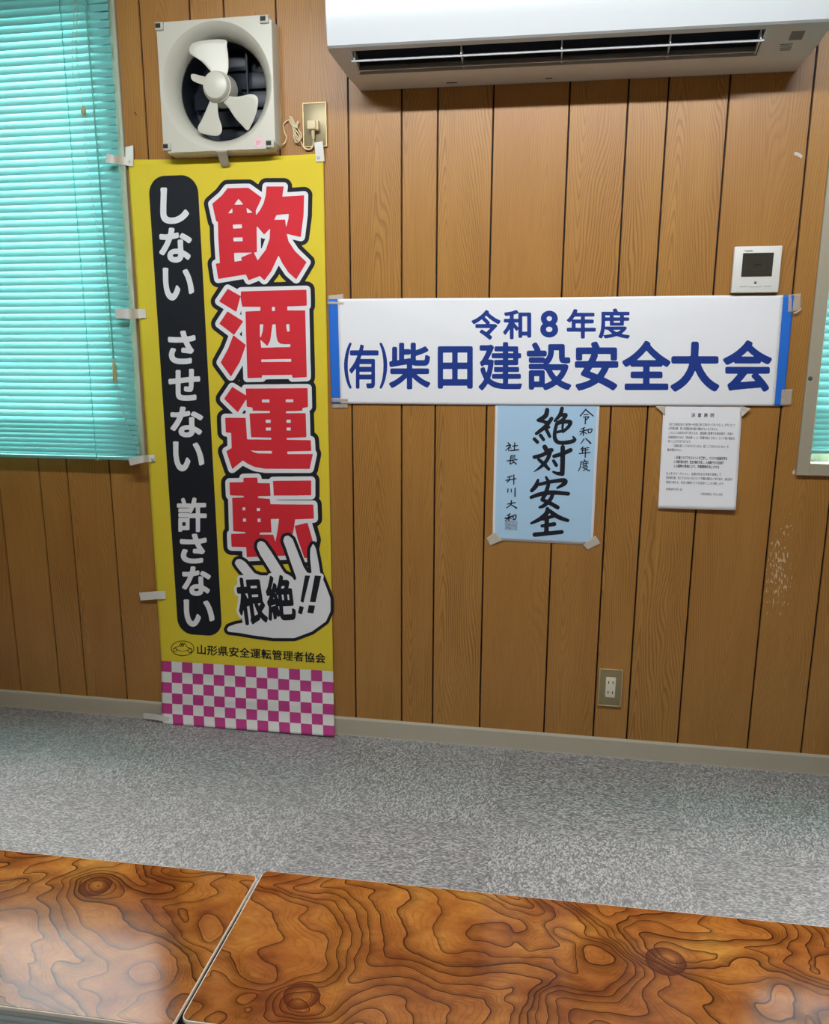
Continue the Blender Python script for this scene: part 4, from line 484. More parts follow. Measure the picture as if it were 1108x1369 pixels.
    '3N_2wp3TM2ws3TT2wq3TY2wg3TY2vp3TT2vg3TH2vc3O32vb3Nv2vg3Ns2vr3Nt2we|6482wr66U2ws66W2wl66C2wR6612wA6632ve66Q2vB67Y2u367c2tu66l2tj64g2tb64J2tV61s2tL61o2tS61r2tc62i2uj|4f62vI4gz2vL4hA2'
    'vF4hE2v54hI2tD4hD2t04h32sz4fK2sy4f72t14f32tC4e_2v4',
  'brush_big':
    '4rm2hy4rP2hn4r82hR4qi2fV4qW2ew4qJ2eS4po2de4oR2bg4oR2bK4oX2b94oi2a_4p42aw4pT2b64pU2b44pO2ap4p72aM4ol2Yi4oM2Wb4oG2VF4oK2T-4oT2TH4oj2Sb4pD2Rs4po2RM4qU2Q_4rR2Ql4sS2Qg4sl2Qc4sG2QG4s02Pm'
    '4s32NQ4s02NI4os2M74oY2Lq4oP2LN4oT2L44of2Km4ow2Kb4pD2KX4pQ2KY4rz2LG4s62LD4sB2Iz4sC2EU4s52EM4q_2EI4p92Ej4oy2Ef4oo2EX4oh2EB4ol2Dy4ow2Dm4q62D44qh2Cp4rS2Cd4sp2CT4tM2CM4tk2CS4u32Cf4uG2Cw'
    '4uO2DI4uM2Ic4uG2M34uM2M94x92Nc4xS2Nx4xa2OQ4xU2Oo4xE2P84wu2PK4wW2PN4wB2PH4uG2OI4uA2OH4u72OO4u32Ou4u12Pg4tx2P-4th2QK4tB2Qc4tK2Qi4uK2Qm4vk2Qz4wv2RG4xq2Rd4yP2Rz4yo2SM4z02Sm4z12TC4yy2TY'
    '4yb2U24xe2Up4xR2Ut4xA2Un4x42UX4x72UF4xR2Tc4xQ2TU4wc2T94vO2Ss4tH2SX4s42SU4ri2SW4rD2Sf4qr2St4qN2TW4qA2U04q32UZ4p_2Uz4p_2Vp4qU2Vs4sD2WG4so2W04t12W34tG2WA4uw2XU4vj2YI4wd2Ze4wt2aD4wy2aj'
    '4wu2b74wi2bX4wV2bm4w22c04vN2c94ua2c84tl2c24td2c44uJ2c_4uZ2dT4ug2dz4ud2eN4uL2ep4u72e-4tu2f44tS2f84sd2f24sW2f44sp2gu4so2hK4se2hb4sP2hq4s32hy|4l52hG4kg2h14kT2gj4k72ez4jp2eG4j22dc4gz2c'
    'E4gn2b-4gi2bj4gj2bW4gp2bH4gz2b44h82az4je2aO4kP2a04kV2Zu4jr2ZB4jE2Yc4gM2W74gC2Vt4g82VX4gG2VC4gW2Uw4gq2Uq4hE2Ut4kP2XA4kV2XC4mI2U24mb2Tl4n12Te4nI2Tk4nX2Tv4ng2U84nj2UW4nc2Uq4m52Xl4mA2X'
    'p4mk2X_4m_2YI4n32Ya4m_2Yr4ms2Z34ma2ZH4ma2ZN4oF2c14oL2cW4oC2cv4nx2dA4nb2dJ4nE2dJ4mz2dC4mi2cx4lf2bQ4lW2bQ4k92bt4kE2bz4k-2cQ4lZ2cy4lw2dY4m92eI4mH2fi4mH2gP4mD2gg4m42gw4lm2hB4lV2hH|4s62'
    'dN4sQ2dN4sS2dH4sB2cv4ro2cV4q_2bz4q02bS4pj2bL4r42cg4rc2dG4rl2dK|4uL2aJ4ub2aK4uy2aF4uy2a94ul2Zj4uR2ZA4uC2Ys4ti2YN4t32Xt4tD2aA4tI2aE4td2aH|4rr2Z_4r_2a14s32Zx4r_2Y74s42Xy4sM2Xf4qN2X84q'
    '82X74q52XC4q82Xa4qX2ZW4qi2Zd|4ib2Va4iG2VQ4i12V34h_2Uf4i72UL4jk2SH4j-2S84kD2S64kd2SD4ks2SS4ky2Si4kz2Sz4ks2TH4jR2VK4j42Va|4fx2Tv4fX2Tj4fI2TP4fE2S_4fN2Sd4gp2RC4h52Q-4hY2Qt4h-2R14iD2RH'
    '4iJ2RY4iI2Rw4i92SC4gd2Th4gH2Tt|4kn2Qf4kP2QY4k32QI4js2Pv4jo2PX4jt2P94ko2NX4ko2NO4jc2Mi4ix2MQ4hp2M54g12Lf4fl2LS4fZ2L84fW2Kv4fa2KU4fl2KD4g22K04gS2Jw4hY2K94hh2K84hf2Je4hn2JK4jS2Hl4jY2H'
    'c4jK2HH4i12Fu4gO2EG4gJ2E44gR2Dv4gc2Dx4iu2FA4js2Fn4kl2GU4kt2GR4mU2E-4mq2Ej4n42Eh4nP2Ek4nc2Eu4nm2FA4np2FR4nh2Fn4m12Hr4mn2Ix4nS2K94nl2Kw4n_2Ll4oK2NC4oO2NI4ol2Na4ow2Nu4o-2OE4ox2OU4or2O'
    'j4og2Ow4oO2P64o92PB4nH2P74n22P34ml2Os4me2Os4le2QL4lD2Qb|4ls2Lr4l-2Lt4m12Ln4ll2Kp4lJ2Jx4kh2J14kY2J34ik2KM4im2KT4kH2L0|4ox2J-4of2Jr4oR2JX4oO2JD4oW2Ir4pi2Gx4pv2Gi4q72GY4qR2GT4qt2Gb4r6'
    '2Go4rF2H74rG2HT4rA2Hj4pi2Jm4pN2J-|4lt2CC4lb2B-4lV2Bg4m62A34m529w4j02904iw2974i-2AF4iv2AW4in2Ah4iX2Ap4iI2Aq4i52Al4hs2AT4gi2864f125j4eu25T4eq25B4ey24k4fF24R4fZ24K4f_24N4gH24Z4ho2604i'
    'L26m4ij27Y4j627S4jL27S4mG28E4mK28B4mJ2824lR25D4lJ2584js24l4iQ24I4hE23o4f722j4ew22Z4em22G4ej21-4en21i4ew21V4f821J4fO21E4fd21E4ik22M4kN22m4kO22d4jo21L4jk2104jo20k4jv20X4k720K4lV1_k4l'
    'a1_g4lb1_c4kk1-q4jA1zs4j21ze4j01zO4j51z94jE1y-4jS1yt4jm1yu4kw1z64lj1zN4mU1zs4nY1-p4oM1-R4rU1ym4ro1yh4sE1ym4sd1z34sp1zS4sp1zt4sa1-K4sI1-Z4p620H4ox20Q4oy20W4pS21J4pi21t4qB23V4qJ23Z4r'
    'U23Z4wa23L4wx23W4xA23m4xI2464xF24Z4x724p4wx24-4wk2564wS25A4qn25e4pa25g4nc25Z4nZ25i4o32854ny28c4oB28j4pw2914r_29I4tP29O4tQ29I4sz28r4qu2734qp26n4qw26T4r926H4rT26G4t-27Q4ui27q4vH28G4v'
    'l28u4vy29R4v_29y4vs2AT4ve2Ap4vD2BB4uh2BO4t-2BT4t72BP4rl2BB4nl2AN4ne2AS4mO2C34m82CD|4nk23R4oC23T4oG23P4oF23J4o322g4nr22A4nC21H4n421A4m-21A4lz21W4lx21f4mp23G|4n21zn4mk1zd4mV1zL4mD1x-'
    '4m31xW4lt1x94lF1wR4kG1vW4j91ua4iL1t-4fk1sH4fU1r-4fT1rd4fa1rN4fr1rC4g91rA4j51sK4ju1sj4kv1tK4lM1t94lg1tA4l-1tG4m51tB4m41rt4m21rm4kd1rM4kM1r34kF1qg4kO1qE4kX1q34kl1px4l31pt4ls1p_4m01py'
    '4m31pZ4m01o34lh1ny4hw1nU4ha1nQ4hI1nI4h31n74gu1mu4go1md4gl1mI4gp1m04gy1lk4h91lW4hQ1lM4hh1lI4h_1lI4uI1nB4ug1nJ4uy1nY4v81n-4v51oS4uz1oh4un1ot4uM1p44t-1p34oQ1oJ4oH1oM4oD1pM4oD1qD4oG1qL'
    '4r01qr4rD1qz4rQ1rB4ra1rf4rX1s44rN1sO4r51se4qo1sk4qW1sm4oR1sH4oG1sH4oC1sQ4oB1tt4oD1t-4oJ1u34qg1ut4rr1uF4ss1ts4uA1tU4wb1sx4wv1sx4x61s_4xK1t94xV1tP4xa1tj4xW1tz4xN1uF4x91uQ4tv1ve4sU1wI'
    '4qw1xE4od1yn4o81yy4ny1zQ4ng1zi4nO1zo|4o61wl4oG1wk4ov1wC4oy1w34na1vX4nY1vd4nv1wE',
  'brush_small':
    '50U2h550K2g-4-02d_4z-2dn4-52dd4-H2dY4-U2df50V2gL53j2di53x2de5452di54A2dr5492d_53_2eB50_2gf50p2gq50i2h0|51X2ek4_r2ed4_h2eY4_f2eL4_i2eF4_r2eB51n2eK51v2eR51v2ee51m2el|51L2dm4_Z2dY4_T2'
    'dV4_P2dP4_Q2dC4_b2d350B2d750H2d750K2d450I2aJ50M2a950V2a350i2a450o2a850s2aH50r2bb50t2bs51s2cj52A2d352I2dL52F2da5242dj51l2dn|51O2dG51e2dH51f2dC50_2ca50t2cX50q2d350s2d95102dE|50J2Yx4-'
    's2Y84-b2Xw4-b2Xq4-e2Xj4-j2Xf4-r2Xe4_d2Y04_i2Y04_i2XW4_f2XR4-J2X74-62X04-52Wm4-A2Wf4-I2Wc4_U2Wt4_Z2Ws4-L2VV4-J2VM4-O2VD4-V2VC4-d2VF4_h2WI4_j2WI4_k2WC4_m2V24_y2Ut5082Uu50H2V150J2VI50'
    'H2W450J2WL50N2WL51E2Vo51N2Vm51T2Vp51Y2Vw51U2W850I2Wr50G2X050L2X551l2XR5212WC52B2W352J2W352U2W952r2W853J2WF53Y2WT53j2Wm53y2XU53-2Xj53w2Y453k2YH53Z2YK52z2YH51u2X-51i2Xq51N2Xs50J2Xc50'
    'G2Xh50H2Y550E2YI50a2YW50e2Yi50X2Yv|5382Xo53Q2Xp53U2Xk53K2XA5392Wo52y2Wf52j2Wc52Q2Wc52N2Wh52F2XY|5152U150-2Tz50w2Ts50z2Tf52o2Rl53H2RI53U2RF53j2RN53p2Rc53h2Rv51K2T-51D2U1|50K2Tl5082T'
    'c4-t2RQ4-r2RC4-w2R64_52R64_C2RD50b2TN50c2TU50a2Td50T2Tj|4Tz2RP4Ts2RK4To2R74UQ2QH4T82Pp4T02Pg4T02PU4T92PM4TL2PL4Uc2Pm4Un2Pp4Up2Pm4Uc2PW4UM2PN4UG2P64Su2Nd4Ss2NS4T02NJ4T92NL4UB2OO4UG2'
    'OP4UF2NL4UO2N84Ua2N74Uj2NC4Ul2NJ4Uq2O_4Uv2O_4VT2OV4Vc2OV4Vj2Od4Vh2Oo4V82PK4VT2Pn4VZ2P_4VZ2QA4VU2QJ4VJ2QP4Uy2QQ4Uq2Qk4UQ2R94UA2RN|4X32RT4Wy2RO4Wu2RI4Ws2Q14Wk2Pz4W62Pt4Vz2Pf4W32PS4W9'
    '2PP4Wp2PT4Ws2PR4Ws2O54Wh2N_4VG2Np4VA2Nl4V52NZ4V92NO4VH2NI4Vg2NH4Yx2Ni4ZC2Nm4ZL2Nw4ZK2O84ZD2OG4Z42OJ4Xc2O74XP2O94XM2Ow4XO2PX4YZ2Pk4Yg2Pr4Yi2P-4Yf2Q74YT2QD4XQ2Q54XO2QA4XO2RG4XG2RR|50'
    '42Q94_x2Q34-_2O_4-w2Oq4-y2Og4_62Oa4_F2Oc4_Z2Ow4_o2Os4_p2OY4_Y2OQ4_U2OE4_Z2O54_n2Nz4_k2NI4_a2NE4-R2N54-H2My4-H2Mn4-O2Md4-g2Mb50-2Mv5112MR5112LC51A2K_51M2Ky51V2L251b2LD51Z2Mz51o2N253'
    'S2NG53a2NN53c2NY53X2Nh53M2Nm51e2NW51Z2NZ51X2O251a2OJ52b2OV52g2Oa52i2Oj52f2Or52V2Ow51a2On51W2Os51W2P551Y2PC51d2PF52p2PU52v2Pb52x2Pi52q2Pu52f2Pv5062PO5032PP5032PR50N2Pn50P2Pu50N2Q050'
    'G2Q8|50r2P450y2P550_2P250_2Oi50N2Oa50H2Oc50G2Ox|50l2OB50z2OD5102OA50_2NT50T2NM50C2NM50E2O450I2O7|4XP2Lj4Vx2LQ4Vh2LZ4VU2LW4VN2LM4V32JD4Tu2J04Th2Ix4Td2Is4Tb2Il4Td2Ic4Tr2IT4V92Ih4VA2I'
    'd4V12Hr4V12HR4V72HE4VG2H64VR2H44Vj2H94WD2HS4Wz2Hz4Y22H74YG2H74YN2HB4YS2HJ4YT2HU4YM2Hg4Wo2Io4Wg2Ix4Yb2JH4Yk2JT4Yj2Jc4Yc2Jk4YR2Jn4Vl2JJ4Va2JJ4VX2JM4VZ2JZ4Vc2Jc4XT2Jv4Xg2K04Xi2KB4Xd2K'
    'H4XW2KJ4Vv2K24Vi2K14Vf2K54Vh2KE4Vq2KJ4XL2KZ4Xd2Kf4Xh2Kq4Xc2Kx4XV2K-4Vu2Ki4Vo2Kl4Vp2Ku4Vw2Kz4Xi2LL4Xo2LU4Xm2Lf4Xc2Lk|50r2KL50l2KF50l2K15152JZ5172JT50f2JN4_T2JE4_G2J94_C2J44_B2Iv4_F2'
    'Im4_F2II4_A2H34-z2GG4-L2Er4-M2Ej4-T2Ed4-a2Ee4-i2Ep4_H2Fy4_X2Ga4_h2HW4_m2In4_w2Iq50Z2Iv50X2IS50R2IP5012IL4_x2IH4_v2I85032H-50Q2I150Z2H_50b2Ha50U2HK50Z2HB50g2H851i2HK51v2HJ52I2HS52M2'
    'HY52M2Hh52F2Hn5252Hr5272IH52H2IL52r2IR52y2IW52-2If52t2Io52A2Ik5242J45252J652F2JA52t2JG52z2JR52u2Jc52o2Jf52X2Jf51h2JX5192KI5122KM|4Vq2Ip4W22Ip4We2IG4W22Ht4Vb2Hf4VY2Hj4Vc2IA4Vk2Ik|51'
    'd2J351l2J451n2J151m2Io51i2Ie5182IX50x2IX50u2In50p2Iy|51V2IC51f2IE51i2IB51j2Hx51g2Hk5162Hc50_2Hc50y2Hh50z2I5|51z2HC5082Gs5002Gm4_z2Gd5052GV50O2GU50X2GK51M2Fs51F2Fi50e2F850b2F150e2Eu'
    '50n2Ep50v2Es51g2Fa51p2Ff53O2Eq53X2En53g2Eq53m2Ex53o2F453g2FI52C2F_52C2G352i2Gg52o2Gv52l2H252e2H952T2HD|5242Gq52I2Gq52J2Gl51v2GI51l2GC50x2Gb5192Gg|4X72Ca4W-2CT4Ww2CK4Wz2Ae4Wv2AZ4Ve2'
    'AJ4VT2AI4VP2AM4VQ2B34VT2BD4Wc2Be4Wi2Bm4Wj2Bu4We2C14WW2C64WA2C14UK2BO4U22BE4U02B24U42Ay4UC2At4Ut2B24Uw2Af4Ut2AJ4Up2A94TU29w4TJ29m4TH29b4TM29T4TT29P4UZ29Z4UX29S4Tr28n4Tr28d4Tv28Y4U52'
    '8X4Ul28_4V929R4VJ29j4Wx2A04Wz29-4X027p4X527i4XC27d4XL27e4XS27i4XX27w4XU2A54XY2A94YJ2AI4YQ2AP4YS2AY4YM2Ak4YB2Ao4Xc2Ah4XV2Ai4XQ2CP4XJ2CY|4Xq26R4Xh26H4Xf25w4Xi2294Xq21x4Y221v4YD21-4YI'
    '22C4YB25v4YC2694Y926K4Y526O4Xz26R|4Ua25y4UT25s4UO25h4UK24E4UN23_4UT23w4Uc23t4Ul23x4Ur2444Uw25O4Uv25p4Uk25x|4W625p4V_25k4Vx25Z4Vz2484W22404WC23z4WM2424WQ24C4WS25c4WP25j4WI25p|4WJ20S'
    '4WB20N4W720E4W61_E4W31_54Ug1-m4UZ1-h4UV1-a4UY1-M4Uk1-F4Vr1-V4Vv1-T4Vu1-N4Vk1-94VP1zr4U51yp4U01yg4U31yV4UD1yQ4UO1yT4VZ1zK4WH1z-4Ym1yP4Yz1yP4Z61yS4ZB1yX4ZG1yl4ZC1yw4Z51z24Wl1-H4WZ1-O'
    '4WW1-T4Wc1-f4YN1_54YW1_H4YT1_S4YM1_Z4Y81_Z4Wj1_F4Wg1_H4Wg1_V4Wi20F4Wb20Q4WU20T|4Vz1wB4UN1v74UL1uz4UP1uq4UV1un4Ug1uo4V41v24V91v24VB1uh4V71uT4TX1tv4TO1to4TL1th4TM1tV4TV1tN4Td1tK4UX1t'
    'd4Uf1td4Ub1tX4Th1sm4Tf1sa4Tl1sU4Tu1sT4T_1sW4V51tM4V91tH4V81sX4VB1sO4VN1sE4Vd1sI4Vk1sU4Vl1tm4Vs1tl4Wa1tI4Wn1tJ4Wu1tU4Wr1te4Wk1tl4W71u34W51u84X81uW4XB1uV4XD1uR4XL1s_4XT1ss4Xe1sq4Xr1s'
    'w4YI1sw4Yc1t44Yl1tH4Yy1tp4Z41ua4Z51v14Z21vK4Yw1vY4Yp1ve4Yc1vj4Y91vf4XH1vK4X71v54Wm1v14Vo1ui4Vl1uk4Vn1vS4WB1vj4WI1vv4WC1w64W61wB|4YD1v44YS1v54YV1v04YS1uP4YL1tv4YD1tX4Y41tS4Xs1tR4Xp1'
    'tX4Xi1ut4Xl1uw',
}
# ------------------------------------------------------------ materials of the setting
SCX, _, SCZ = at(1041, 762)
def panel_wood():
    t = NT('oak_panelling')
    uv = t.n('ShaderNodeUVMap', uv_map='grain').outputs[0]; u, v, _ = t.sep(uv)
    at_ = t.n('ShaderNodeAttribute', attribute_name='plank'); rnd = at_.outputs['Fac']
    r2 = t.math('FRACT', t.math('MULTIPLY', rnd, 7.13)); r3 = t.math('FRACT', t.math('MULTIPLY', rnd, 13.7))
    n1 = t.noise(t.comb(t.math('MULTIPLY', u, 7.0), t.math('MULTIPLY', v, 1.6), rnd), 1.0, 2, 0.5)
    n2 = t.noise(t.comb(t.math('MULTIPLY', u, 60.0), t.math('MULTIPLY', v, 16.0), rnd), 1.0, 2, 0.5)
    uc = t.math('ADD', t.math('ADD', u, t.math('MULTIPLY', t.math('SUBTRACT', r2, 0.5), 0.13)), t.math('MULTIPLY', t.math('SUBTRACT', n1, 0.5), 0.05))
    vee = t.math('SQRT', t.math('ADD', t.math('MULTIPLY', uc, uc), 0.00003))
    sgn = t.math('SIGN', t.math('SUBTRACT', r3, 0.45))
    lenv = t.math('MULTIPLY', t.math('MULTIPLY', v, 0.085), sgn)
    h = t.math('ADD', t.math('ADD', vee, lenv), t.math('ADD', t.math('MULTIPLY', n1, 0.075), t.math('MULTIPLY', n2, 0.0035)))
    f = t.math('FRACT', t.math('MULTIPLY', h, 150.0))
    line = t.ramp(f, [(0.0, (.25,)*3), (0.45, (.0,)*3), (0.80, (.9,)*3), (0.93, (1,)*3), (1.0, (.25,)*3)])
    fib = t.noise(t.comb(t.math('MULTIPLY', u, 420.0), t.math('MULTIPLY', v, 7.0), rnd), 1.0, 2)
    soft = t.noise(t.comb(t.math('MULTIPLY', u, 14.0), t.math('MULTIPLY', v, 2.0), t.math('ADD', rnd, 3.0)), 1.0, 2)
    patch = t.noise(t.comb(t.math('MULTIPLY', u, 10.0), t.math('MULTIPLY', v, 2.2), t.math('ADD', rnd, 9.0)), 1.0, 2)
    c = t.mix(soft, lin(166, 117, 55), lin(188, 140, 73))
    c = t.mix(t.math('MULTIPLY', rnd, 0.35), c, lin(164, 110, 52))
    amp = t.math('MULTIPLY', t.math('ADD', 0.28, t.math('MULTIPLY', r2, 0.52)), t.math('MULTIPLY', t.math('SUBTRACT', patch, 0.22), 2.2, clamp=True))
    c = t.mix(t.math('MULTIPLY', line, amp), c, lin(120, 74, 32))
    c = t.mix(t.math('MULTIPLY', t.math('SUBTRACT', fib, 0.42), 0.8, clamp=True), c, lin(128, 82, 38))
    # pale scuff marks rubbed into the right-hand boards
    o = t.obj(); d = t.vmath('DISTANCE', t.vmath('MULTIPLY', o, (1.0, 0.0, 0.24)), (SCX, 0.0, SCZ*0.24))
    near_ = t.math('SUBTRACT', 1.0, t.math('DIVIDE', d, 0.044), clamp=True)
    sn = t.noise(t.vmath('MULTIPLY', o, (190, 1, 62)), 1.0, 2, 0.5)
    sc = t.math('MULTIPLY', t.math('GREATER_THAN', t.math('ADD', sn, t.math('MULTIPLY', near_, 0.17)), 0.685), t.math('GREATER_THAN', near_, 0.02))
    c = t.mix(t.math('MULTIPLY', sc, 0.75), c, lin(222, 202, 170))
    t.bump(t.math('SUBTRACT', 1.0, line), 0.0004, 0.25)
    return t.base(c, 0.36, 0.4)
def carpet():
    t = NT('grey_loop_carpet'); o = t.obj(); x, y, z = t.sep(o)
    P = 0.4915; gx = t.math('DIVIDE', t.math('ADD', x, 0.637+P*8), P); gy = t.math('DIVIDE', t.math('ADD', y, 0.481+P*12), P)
    par = t.math('FRACT', t.math('MULTIPLY', t.math('ADD', t.math('FLOOR', gx), t.math('FLOOR', gy)), 0.5))
    par = t.math('LESS_THAN', par, 0.25)
    a = t.noise(t.vmath('MULTIPLY', o, (300, 170, 240)), 1.0, 3, 0.7); b = t.noise(t.vmath('MULTIPLY', o, (170, 300, 240)), 1.0, 3, 0.7)
    n = t.mix(par, b, a)
    vc = []
    for s_ in ((310, 170, 1), (170, 310, 1)):
        vn = t.n('ShaderNodeTexVoronoi', voronoi_dimensions='2D'); t.put(vn.inputs['Vector'], t.vmath('MULTIPLY', o, s_)); vn.inputs['Scale'].default_value = 1.0
        vc.append(t.sep(vn.outputs['Color'])[0])
    nv = t.mix(par, vc[1], vc[0])
    n = t.mix(0.5, n, nv)
    cell = t.n('ShaderNodeTexWhiteNoise', noise_dimensions='2D'); t.put(cell.inputs['Vector'], t.comb(t.math('FLOOR', gx), t.math('FLOOR', gy)))
    col = t.ramp(n, [(0.22, lin(98, 99, 100)), (0.5, lin(141, 142, 142)), (0.78, lin(196, 196, 195))])
    shade = t.math('ADD', t.math('MULTIPLY', cell.outputs[0], 0.03), t.math('ADD', 0.88, t.math('MULTIPLY', par, 0.09)))
    big = t.noise(o, 1.4, 2); shade = t.math('MULTIPLY', shade, t.math('ADD', 0.95, t.math('MULTIPLY', big, 0.1)))
    fx = t.math('ABSOLUTE', t.math('SUBTRACT', t.math('FRACT', gx), 0.5)); fy = t.math('ABSOLUTE', t.math('SUBTRACT', t.math('FRACT', gy), 0.5))
    seam = t.math('GREATER_THAN', t.math('MAXIMUM', fx, fy), 0.4965)
    shade = t.math('MULTIPLY', shade, t.math('SUBTRACT', 1.0, t.math('MULTIPLY', seam, 0.10)))
    v = t.n('ShaderNodeHueSaturation'); t.put(v.inputs['Color'], col); t.put(v.inputs['Value'], shade)
    t.bump(n, 0.002, 0.25)
    t.b.inputs['Sheen Weight'].default_value = 0.08
    return t.base(v.outputs[0], 0.42, 0.8)
M_wood = panel_wood(); M_carpet = carpet()
M_groove = plain('groove_paint', (16, 7, 5), 0.6, 0.2)
M_base = plain('beige_vinyl_baseboard', (186, 178, 158), 0.5, 0.4, var=0.06, scale=8)
M_cream = plain('ceiling_board', (176, 174, 168), 0.9, 0.2)
M_plaster = plain('wall_finish', (168, 126, 80), 0.7, 0.3)
M_frame = plain('bronze_grey_aluminium', (176, 168, 148), 0.45, 0.5, 0.1, 0.04, 12)
M_glass = NT('window_glass')
_tr = M_glass.n('ShaderNodeBsdfTransparent'); _gl = M_glass.n('ShaderNodeBsdfGlossy'); _gl.inputs['Roughness'].default_value = 0.02
_fr = M_glass.n('ShaderNodeFresnel'); _mx = M_glass.n('ShaderNodeMixShader')
M_glass.put(_mx.inputs[0], M_glass.math('MULTIPLY', _fr.outputs[0], M_glass.math('SUBTRACT', 1.0, M_glass.n('ShaderNodeNewGeometry').outputs['Backfacing']))); M_glass.put(_mx.inputs[1], _tr.outputs[0]); M_glass.put(_mx.inputs[2], _gl.outputs[0])
M_glass.put(M_glass.out.inputs[0], _mx.outputs[0]); M_glass = M_glass.m

# ------------------------------------------------------------ the room
XL, XR, YF, ZC = -3.2, 2.6, -5.4, 2.5
WL = (-2.98, -1.393, 0.927, 2.20); WR = (0.668, 2.3, 0.93, 2.24); FH = (-1.155, -0.868, 1.815, 2.105)
def split_rect(r, holes):
    out = [r]
    for a, b, c, d in holes:
        nx = []
        for x0, x1, z0, z1 in out:
            if x1 <= a or x0 >= b or z1 <= c or z0 >= d: nx.append((x0, x1, z0, z1)); continue
            if x0 < a: nx.append((x0, a, z0, z1))
            if x1 > b: nx.append((b, x1, z0, z1))
            xa, xb = max(x0, a), min(x1, b)
            if z0 < c: nx.append((xa, xb, z0, c))
            if z1 > d: nx.append((xa, xb, d, z1))
        out = nx
    return out
holes = [WL, WR, FH]
G1, PER = -0.6432, 0.6125
grooves = sorted(G1+PER*k+o*PER/0.6 for k in range(-6, 7) for o in (0, .15, .25, .4))
grooves = [g for g in grooves if XL < g < XR]
edges = [XL]+grooves+[XR]
w = MB(); bm = w.bm; uvl = bm.loops.layers.uv.new('grain'); pl = bm.faces.layers.float.new('plank')
for i, (a, b) in enumerate(zip(edges, edges[1:])):
    rnd = random.Random(i*31+5).random(); xc = (a+b)/2; voff = random.Random(i*17+3).random()*20
    ga, gb = a+0.0029, b-0.0029
    for (x0, x1, z0, z1) in split_rect((a, b, 0.0, ZC), holes):
        L, Rr = max(x0, ga), min(x1, gb)
        quads = [[(L, 0, z0), (Rr, 0, z0), (Rr, 0, z1), (L, 0, z1)]]
        if x0 == a: quads.append([(a+0.0018, 0.004, z0), (L, 0, z0), (L, 0, z1), (a+0.0018, 0.004, z1)])
        if x1 == b: quads.append([(Rr, 0, z0), (b-0.0018, 0.004, z0), (b-0.0018, 0.004, z1), (Rr, 0, z1)])
        for k, q in enumerate(quads):
            w.mi = 0
            vs, fs = w.faces(q, [(0, 1, 2, 3)])
            for f in fs:
                f[pl] = rnd
                for lp in f.loops: lp[uvl].uv = (lp.vert.co.x-xc, lp.vert.co.z+voff)
w.mi = 1
for (x0, x1, z0, z1) in split_rect((XL, XR, 0.0, ZC), holes):
    w.box((x0, 0.0041, z0), (x1, 0.06, z1))
wall = w.build('wall_back', [M_wood, M_groove]); tag(wall, kind='structure')
wood_attr = wall.data.attributes
m = MB(); m.box((XL, YF, -0.05), (XR, 0.06, 0.0)); tag(m.build('floor', M_carpet), kind='structure')
m = MB(); m.box((XL, YF, ZC), (XR, 0.06, ZC+0.05)); tag(m.build('ceiling', M_cream), kind='structure')
m = MB(); m.box((XL-0.06, YF, 0), (XL, 0.06, ZC)); tag(m.build('wall_left', M_plaster), kind='structure')
m = MB(); m.box((XR, YF, 0), (XR+0.06, 0.06, ZC)); tag(m.build('wall_right', M_plaster), kind='structure')
m = MB(); m.box((XL, YF-0.06, 0), (XR, YF, ZC)); tag(m.build('wall_front', M_plaster), kind='structure')
m = MB()
for a, b in ((XL+0.001, -1.716), (-1.7155, -0.055), (-0.0545, XR-0.001)):
    m.prism([(-0.0002, 0.0), (-0.011, 0.0), (-0.010, 0.004), (-0.0095, 0.056), (-0.007, 0.0605), (-0.0002, 0.0615)], 'x', a, b)
tag(m.build('baseboard_back', M_base), kind='structure')

def window(name, o, fx0, fx1, z0, z1, fw, screws=(), fb=None):
    fb = fb or fw
    root = bpy.data.objects.new(name, None); COL.objects.link(root); root.location = (fx0, 0, z0); ROOT[name] = (fx0, 0, z0)
    tag(root, kind='structure')
    m = MB()
    x0, x1 = fx0, fx1
    for lo, hi in (((x0, -0.012, z0), (x0+fw, 0.075, z1)), ((x1-fw, -0.012, z0), (x1, 0.075, z1)),
                   ((x0+fw, -0.012, z0), (x1-fw, 0.075, z0+fb)), ((x0+fw, -0.012, z1-fw), (x1-fw, 0.075, z1))): m.box(lo, hi, 0.0015, 1)
    m.build('window_frame', M_frame, root)
    s = MB(); xm = (x0+x1)/2
    for a, b, y in ((x0+fw, xm+0.025, 0.052), (xm-0.025, x1-fw, 0.022)):
        for lo, hi in (((a, y, z0+fb), (a+0.035, y+0.022, z1-fw)), ((b-0.035, y, z0+fb), (b, y+0.022, z1-fw)),
                       ((a+0.035, y, z0+fb), (b-0.035, y+0.022, z0+fb+0.03)), ((a+0.035, y, z1-fw-0.04), (b-0.035, y+0.022, z1-fw))): s.box(lo, hi, 0.001, 1)
    s.build('sash', M_frame, root)
    for a, b, y in ((x0+fw, xm+0.025, 0.062), (xm-0.025, x1-fw, 0.032)):
        g = MB(); g.box((a+0.03, y, z0+fb+0.027), (b-0.03, y+0.004, z1-fw-0.035)); g.build('glass_pane', M_glass, root)
    for sx, sz in screws:
        c = MB(); c.lathe((sx, -0.012, sz), [(0.0001, -0.003), (0.004, -0.0025), (0.0058, 0.0), (0.0058, 0.002)], 'y', 20)
        c.build('screw', M_screw, root, 40)
M_screw = plain('dull_screw', (120, 112, 98), 0.4, 0.5, 0.6)
window('window_1', 0, -3.05, -1.325, 0.90, 2.27, 0.069, (), 0.03)
window('window_2', 0, 0.636, 2.33, 0.899, 2.27, 0.034, [at(1083, 506, -0.012)[0::2]])

